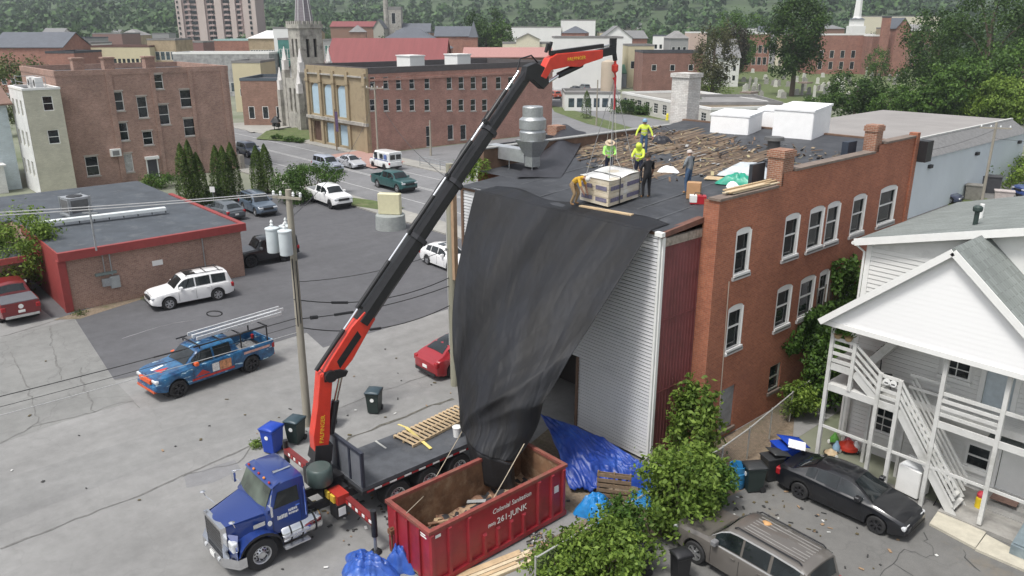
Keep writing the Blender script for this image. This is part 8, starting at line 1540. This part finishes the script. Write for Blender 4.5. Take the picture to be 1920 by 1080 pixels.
ptree('round dark tree in front of the cemetery headstones',1602,215,132,105,138,LD,9000,.42,clumps=80,spread=.15,chf=.95);ptree('low tree right of the round dark tree before the cemetery',1668,215,165,90,135,LM,6000,.4,clumps=60,spread=.16,chf=.95);ptree('low tree left of the round dark tree before the cemetery',1535,212,175,60,140,LM,3500,.4,clumps=40,spread=.18,chf=.95)
ptree('dark tree with a full crown behind the white farmhouse',1375,130,18,95,240,LM,7000,.6,chf=.85);ptree('purple-dark tree behind the bronze-green one',1372,130,42,60,225,leafmat('leaf_purple',(.03,.03,.02),(.06,.05,.035)),3500,.6,chf=.85)
ptree('tall dark tree right of the brick house with the slate roof',912,95,22,78,275,LD,7000,.7,chf=.9);ptree('bright full tree behind the cream hall',940,95,40,50,270,LM,4000,.7,chf=.9);ptree('dark tree left of the tall pair by the slate house',890,90,45,30,280,LD,2500,.7,chf=.9)
ptree('bright hedge-like tree at the far left behind the blue house',35,130,96,130,118,LY,6000,.4,chf=1.0,clumps=70)
p=G(1890,330);shrub('bright hedge bush by the yard at the right edge',1890,345,4,3.2,LG,3000,.35);shrub('dark bush left of the grey pole at the warehouse wall',1800,350,2.2,2.8,LM,2200,.3);shrub('bare grey-green bush at the warehouse wall',1770,352,1.4,3.0,LY,700,.25)
# headstones
hm_=[mat('stone_white',(.55,.54,.5),.9,var=.1),mat('stone_grey',(.3,.29,.27),.9,var=.15)];hsm=[]
for k in range(3):
 mb=MB();w,h=((.6,1.2),(.75,1.0),(.4,2.2))[k];n=8;mb.prism([(-w/2,0),(w/2,0),(w/2,h*.8)]+[(w/2*math.cos(math.pi*i/n),h*.8+(h*.2)*math.sin(math.pi*i/n))for i in range(n+1)]+[(-w/2,h*.8)],-.12,.12,'y');mb.box(-w/2-.1,w/2+.1,-.2,.2,0,.15);hsm.append([mb.mesh('headstone',m)for m in hm_])
for i in range(90):
 px,py=random.uniform(1390,1720),random.uniform(122,188);p=G(px,py);k=random.choices((0,1,2),(5,4,1))[0];o=inst('headstone',hsm[k][random.random()<.45],None,(p[0],p[1],0),(0,random.gauss(0,.04),R(YAW+random.gauss(0,12))),(1.5,)*3);tag(o,'small weathered headstone standing in the cemetery grass','headstone','headstones in the cemetery')
# town trees: shared crowns, each its own object
var=[]
for m,cone in((LD,None),(LM,None),(LF,None),(LF,None),(LD,'cone')):
 me,c=crown_mesh('crown',m,2200,1,1,1,.13,46,.2,0,top=cone);tk=MB();tk.cyl((0,0,-1.9),(0,0,.3),.07,.03,7);var.append((me,tk.mesh('trunk',BARK)))
def ttree(px,pb,dep,h,w,k,label,group='trees among the town roofs'):
 b=GD(px,60,dep);t=thing('town_tree',label,'tree',(b[0],b[1],0),random.uniform(0,6),group);s=(w/2,w/2,h*.42);inst('crown',var[k][0],t,(0,0,h*.57),(0,0,0),s);inst('trunk',var[k][1],t,(0,0,h*.57),scale=(w/2,w/2,h*.3));return t
_seen={}
def near_label(px,dep,what):
 f=min(FARS,key=lambda q:abs(q[0]-px)*1.0+abs(q[1]-dep)*.6);dx=px-f[0];rel='behind' if abs(dx)<22 and dep>f[1]else('in front of' if abs(dx)<22 else('right of' if dx>0 else 'left of'));s_='%s %s the %s'%(what,rel,f[2]);_seen[s_]=_seen.get(s_,0)+1;k=_seen[s_]
 return s_ if k==1 else('another','a third','a fourth','a fifth','a sixth','a seventh','an eighth','a ninth','a tenth','an eleventh','a twelfth')[min(k-2,10)]+' '+s_
for i in range(240):
 px=random.uniform(-30,1950);dep=random.choice((random.uniform(215,330),random.uniform(330,470),random.uniform(380,520),random.uniform(430,560)));
 if 300<px<500 and dep<440:continue
 if 940<px<1300 and dep<330:continue
 if dep<280 and(560<px<860 or 120<px<330):continue
 h=random.uniform(8,15)if dep>300 else random.uniform(6,11);ttree(px,0,dep,h,h*random.uniform(.7,1.05),random.choice((0,1,2,3,3,4)),near_label(px,dep,('dark full tree','mid-green tree','pale green tree')[random.randrange(3)]))
# small far houses among the trees
HW=[mat('house_white',(.66,.66,.64),.8),mat('house_cream',(.55,.5,.4),.8),mat('house_grey',(.4,.41,.42),.8),mat('house_red',(.3,.12,.1),.8)]
hmesh=[]
for m in HW:
 a=MB();a.box(-4,4,0,9,0,6.2);[a.poly([(-4,y,6.2),(4,y,6.2),(0,y,9)])for y in(0,9)];b_=MB();b_.add([(-4.5,-.4,5.9),(0,-.4,9.15),(0,9.4,9.15),(-4.5,9.4,5.9)],[(0,1,2,3)]);b_.add([(4.5,-.4,5.9),(0,-.4,9.15),(0,9.4,9.15),(4.5,9.4,5.9)],[(0,3,2,1)]);wv=MB()
 for x in(-2.2,2.2):
  for z in(1.2,4.0):wv.box(x-.5,x+.5,-.05,0,z,z+1.4)
 hmesh.append((a.mesh('wall',m),b_.mesh('roof',SHING),wv.mesh('windows',GLASS)))
def hill_z(d):return 0 if d<480 else 112*((d-480)/1120)**1.15
for i in range(46):
 px=random.uniform(-20,1930);dep=random.uniform(330,640);
 if 330<px<490:continue
 b=GD(px,60,dep);k=random.choices(range(4),(5,3,2,1.2))[0];t=thing('town_house',near_label(px,dep,'far small %s gabled house'%('white','cream','grey','red')[k]),'house',(b[0],b[1],hill_z(dep)-.3),R(YAW+random.choice((0,90,60,-30))),'small houses at the foot of the hill')
 for nm,me in zip(('wall','roof','window_row'),hmesh[k]):inst(nm,me,t)
# wooded hill
fwd2=np.array([-_sy,_cy]);rt2=np.array([_cy,_sy])
def hz(d,s):return hill_z(d)*(1+.18*math.sin(s/310+1)+.1*math.sin(s/130))+(6*math.sin(s/90+d/140)if d>560 else 0)
mb=MB();mb.grid(lambda u,v:(lambda d,s:(fwd2[0]*d+rt2[0]*s,fwd2[1]*d+rt2[1]*s,hz(d,s)-.05))(470+1330*v,(u-.5)*3600),60,40);tag(mb.build('hill',mat('hill_ground',(.05,.08,.03),.95,var=.3,scale=.02)),kind='structure')
n=3400;kq=64;Vs,Fs=[],[];base_d=480+1300*rng.random(n)**1.25;ss=(rng.random(n)-.5)*2*(base_d*.72+120);Cs=[];Ns=[];Sz=[]
for d,s in zip(base_d,ss):
 r_=rng.uniform(4.5,8);z0_=hz(d,s);q=rng.normal(size=(kq,3));q/=np.linalg.norm(q,axis=1)[:,None];q[:,2]=np.abs(q[:,2])*1.0-.25;Cs.append(np.array([fwd2[0]*d+rt2[0]*s,fwd2[1]*d+rt2[1]*s,z0_+r_*.9])+q*np.array([r_,r_,r_*1.25])*rng.uniform(.75,1.05,(kq,1)));Ns.append(q*1.5);Sz.append(np.full(kq,r_*.52))
Cs,Ns,Sz=np.concatenate(Cs),np.concatenate(Ns),np.concatenate(Sz);V,F=leaf_arrays(Cs,Ns,Sz,.3,.8);o=inst('forest',fast_mesh('forest',V,F,leafmat('leaf_forest',(.022,.055,.02),(.075,.14,.045),.1)));tag(o,'dense green wood covering the hill behind the town','forest',kind='stuff')
# ------------------------------------------------------------------ roofers
SKIN=mat('skin',(.36,.2,.14),.6,var=.06);HV=mat('hi_vis_yellow',(.6,.72,.08),.7,var=.1);HVG=mat('hi_vis_green',(.36,.72,.16),.7,var=.1);ORJ=mat('yellow_shirt',(.72,.42,.04),.75,var=.1);JEAN=mat('denim',(.06,.11,.2),.85,var=.2);NVY=mat('navy_trousers',(.02,.025,.05),.85,var=.2);BLKC=mat('black_cloth',(.014,.014,.017),.85);GRYC=mat('grey_shirt',(.2,.22,.24),.85,var=.15);BOOT=mat('tan_boots',(.3,.17,.08),.8);HAIRM=mat('dark_hair',(.03,.018,.012),.7,bmp=.5);KHA=mat('tan_trousers',(.36,.25,.14),.85)
JB=dict(pel=(0,0,.95),sp=(0,0,1.15),ch=(.0,0,1.36),nk=(.01,0,1.5),hd=(.03,0,1.6),ht=(.035,0,1.7),ls=(0,.19,1.4),le=(.02,.29,1.13),lw=(.16,.25,.92),lh=(.22,.24,.85),rs=(0,-.19,1.4),re=(.02,-.29,1.13),rw=(.16,-.25,.92),rh=(.22,-.24,.85),lp=(0,.1,.91),lk=(.04,.12,.5),la=(0,.13,.09),lt=(.15,.14,.045),rp=(0,-.1,.91),rk=(.04,-.12,.5),ra=(0,-.13,.09),rt=(.15,-.14,.045))
BONES=[('pel','sp','T'),('sp','ch','T'),('ch','nk','T'),('nk','hd','H'),('hd','ht','H'),('ch','ls','T'),('ls','le','T'),('le','lw','A'),('lw','lh','H'),('ch','rs','T'),('rs','re','T'),('re','rw','A'),('rw','rh','H'),('pel','lp','L'),('lp','lk','L'),('lk','la','L'),('la','lt','B'),('pel','rp','L'),('rp','rk','L'),('rk','ra','L'),('ra','rt','B')]
RAD=dict(pel=(.15,.125),sp=(.145,.12),ch=(.165,.125),nk=(.058,.058),hd=(.1,.085),ht=(.075,.07),ls=(.075,.075),le=(.055,.055),lw=(.038,.038),lh=(.042,.03),lp=(.1,.1),lk=(.068,.068),la=(.05,.05),lt=(.045,.035))
for k in list(RAD):
 if k[0]=='l' and len(k)==2:RAD['r'+k[1]]=RAD[k]
def person(label,loc,face,pose,top,legs,sleeves=True,hat=None,hatm=None,vest=None,boots=BOOT,hair=None,s=1.0,hood=False):
 t=thing('person',label,'person',loc,R(face));t.scale=(s,s,s);J=dict(JB);J.update(pose);nm=list(J);me=bpy.data.meshes.new('body');me.from_pydata([J[k]for k in nm],[(nm.index(a),nm.index(b))for a,b,_ in BONES],[]);o=bpy.data.objects.new('body',me);COL.objects.link(o)
 o.modifiers.new('skin','SKIN');sv=me.skin_vertices[0].data
 for i,k in enumerate(nm):sv[i].radius=RAD[k];sv[i].use_root=(k=='pel')
 ss_=o.modifiers.new('sub','SUBSURF');ss_.levels=2;ss_.render_levels=2
 dg=bpy.context.evaluated_depsgraph_get();m2=bpy.data.meshes.new_from_object(o.evaluated_get(dg));bpy.data.objects.remove(o);m2.name='body';m2.materials.clear()
 ms={'T':top,'A':top if sleeves else SKIN,'H':SKIN,'L':legs,'B':boots};ks=list(ms);[m2.materials.append(ms[k])for k in ks];A=np.array([J[a]for a,b,c in BONES]);B_=np.array([J[b]for a,b,c in BONES]);D_=B_-A;L2=np.sum(D_*D_,1)
 for f in m2.polygons:
  c=np.array(f.center);tt=np.clip(np.sum((c-A)*D_,1)/L2,0,1);d=np.linalg.norm(c-A-D_*tt[:,None],axis=1);f.material_index=ks.index(BONES[int(np.argmin(d))][2]);f.use_smooth=True
 inst('body',m2,t);h=Vector(J['hd']);u=(Vector(J['ht'])-Vector(J['nk'])).normalized();q=u.to_track_quat('Z','X').to_matrix()
 def part(mb,name,m,sm=50):ob=mb.build(name,m,t,smooth=sm);ob.location=h;ob.rotation_euler=u.to_track_quat('Z','X').to_euler();return ob
 if hat=='helmet':mb=MB();mb.lathe([(.125,.03),(.12,.06),(.11,.11),(.08,.155),(.02,.175)],n=16);mb.box(.06,.17,-.07,.07,.03,.045);part(mb,'helmet',hatm)
 if hat=='cap':mb=MB();mb.lathe([(.112,.03),(.108,.09),(.07,.135),(.01,.145)],n=14);mb.box(.05,.19,-.06,.06,.035,.05);part(mb,'cap',hatm)
 if hat=='brim':mb=MB();mb.lathe([(.21,.04),(.2,.03),(.11,.05),(.1,.13),(.02,.145)],n=18);part(mb,'sun_hat',hatm)
 if hood:mb=MB();mb.lathe([(.13,-.09),(.135,.02),(.12,.1),(.07,.15),(.01,.165)],(-.02,0,0),14);part(mb,'hood',top if hatm is None else hatm)
 if hair:mb=MB();r_=random.Random(3);mb.grid(lambda a,b:(lambda th,ph:(-.015+(.135+.012*math.sin(9*th+5*ph))*math.cos(th)*math.sin(ph),(.135+.012*math.sin(7*th))*math.sin(th)*math.sin(ph),.04+(.15)*math.cos(ph)))(6.283*a,1.75*b),20,8);part(mb,'hair',hair)
 mb=MB();mb.box(.095,.12,-.012,.012,-.03,.01);part(mb,'nose',SKIN)
 for s_ in(-1,1):mb=MB();mb.box(.088,.1,s_*.035-.014,s_*.035+.014,.015,.028);part(mb,'eye',BLACK);mb=MB();mb.box(-.02,.02,s_*.092-.012,s_*.092+.012,-.03,.03);part(mb,'ear',SKIN)
 for sd in('l','r'): # palm with five curled fingers
  w,hd=Vector(J[sd+'w']),Vector(J[sd+'h']);d=(hd-w).normalized();sx=d.cross(Vector((0,0,1)));sx=sx.normalized()if sx.length>.05 else Vector((0,1,0));nz=sx.cross(d);mb=MB()
  for i,(off,ln)in enumerate(((-.03,.07),(-.01,.08),(.01,.075),(.03,.06))):b0=hd+sx*off+d*.01;mb.tube([b0,b0+d*ln*.5-nz*.008,b0+d*ln*.85-nz*.035],.009,6,radii=[.01,.009,.007])
  b0=w+d*.03+sx*.03;mb.tube([b0,b0+sx*.03+d*.03,b0+sx*.03+d*.06-nz*.02],.01,6);mb.build('fingers',SKIN,t,smooth=60)
 if vest:
  mb=MB()
  for z0_,z1_ in((1.08,1.12),(1.24,1.28)):mb.lathe([(.172,z0_),(.174,z1_)],n=18,cap=(0,0))
  mb.build('reflective_band',vest,t)
 return t
def rp3(px,py):p=GRF(px,py);return(p[0],p[1],p[2]+.03)
BAND=mat('reflective_silver',(.5,.5,.5),.4)
reach=dict(le=(.16,.26,1.16),lw=(.38,.16,1.12),lh=(.45,.12,1.12),re=(.16,-.26,1.16),rw=(.38,-.16,1.12),rh=(.45,-.12,1.12))
person('roofer in a lime green hooded top standing behind the wrapped bundle',rp3(1141,338),-48,dict(hd=(.07,0,1.58),ht=(.12,0,1.67),**reach),HVG,NVY,hat='brim',hatm=mat('tan_hat',(.5,.4,.28),.8),vest=BAND)
person('roofer in a yellow hooded top at the far end of the wrapped bundle',rp3(1196,345),-75,dict(hd=(.06,0,1.58),ht=(.1,0,1.67),**reach),HV,NVY,hood=True,vest=BAND)
person('roofer in black with bushy hair holding the side of the wrapped bundle',rp3(1212,373),165,dict(le=(.14,.27,1.15),lw=(.32,.22,1.0),lh=(.39,.2,.98),re=(.05,-.3,1.14),rw=(.14,-.3,.9),rh=(.18,-.3,.83),lk=(.1,.12,.5),la=(.06,.13,.09),lt=(.21,.14,.045)),BLKC,BLKC,False,hair=HAIRM)
person('roofer with a blue helmet in a yellow top out on the torn boards',rp3(1206,292),-50,dict(le=(.05,.34,1.16),lw=(.14,.4,.95),lh=(.2,.41,.88),re=(.05,-.34,1.16),rw=(.14,-.4,.95),rh=(.2,-.41,.88)),HV,JEAN,hat='helmet',hatm=mat('blue_helmet',(.2,.35,.5),.4),vest=BAND)
person('roofer in a grey shirt and jeans watching from the parapet side',rp3(1289,364),185,dict(le=(.06,.28,1.15),lw=(.2,.12,1.02),lh=(.26,.06,1.0),re=(.02,-.3,1.14),rw=(.1,-.3,.9),rh=(.13,-.3,.83)),GRYC,JEAN,hat='cap',hatm=mat('pale_cap',(.5,.45,.42),.8))
person('roofer in a yellow shirt bending down at the roof edge beside the wrapped bundle',rp3(1078,386),20,dict(pel=(-.12,0,.84),sp=(.02,0,1.0),ch=(.22,0,1.08),nk=(.34,0,1.1),hd=(.43,0,1.09),ht=(.52,0,1.08),ls=(.22,.19,1.1),le=(.32,.24,.82),lw=(.4,.2,.56),lh=(.44,.18,.48),rs=(.22,-.19,1.1),re=(.32,-.24,.82),rw=(.42,-.2,.58),rh=(.46,-.18,.5),lp=(-.12,.1,.82),lk=(.08,.14,.48),la=(-.06,.15,.09),lt=(.09,.16,.045),rp=(-.12,-.1,.82),rk=(.04,-.14,.48),ra=(-.12,-.15,.09),rt=(.03,-.16,.045)),ORJ,KHA,False,hat='helmet',hatm=WHITE)
# ------------------------------------------------------------------ the air: thin even haze over the whole site
hzm=bpy.data.materials.new('haze_air');hzm.use_nodes=True;nd=hzm.node_tree.nodes;nd.remove(nd['Principled BSDF']);pv=nd.new('ShaderNodeVolumePrincipled');pv.inputs['Color'].default_value=(.86,.92,1,1);pv.inputs['Density'].default_value=.00022;pv.inputs['Anisotropy'].default_value=.2;hzm.node_tree.links.new(pv.outputs[0],nd['Material Output'].inputs['Volume'])
mb=MB();mb.box(-2200,1700,-500,2600,-1.1,190);o=mb.build('haze',hzm);tag(o,'thin pale blue haze in the valley air','haze',kind='stuff')
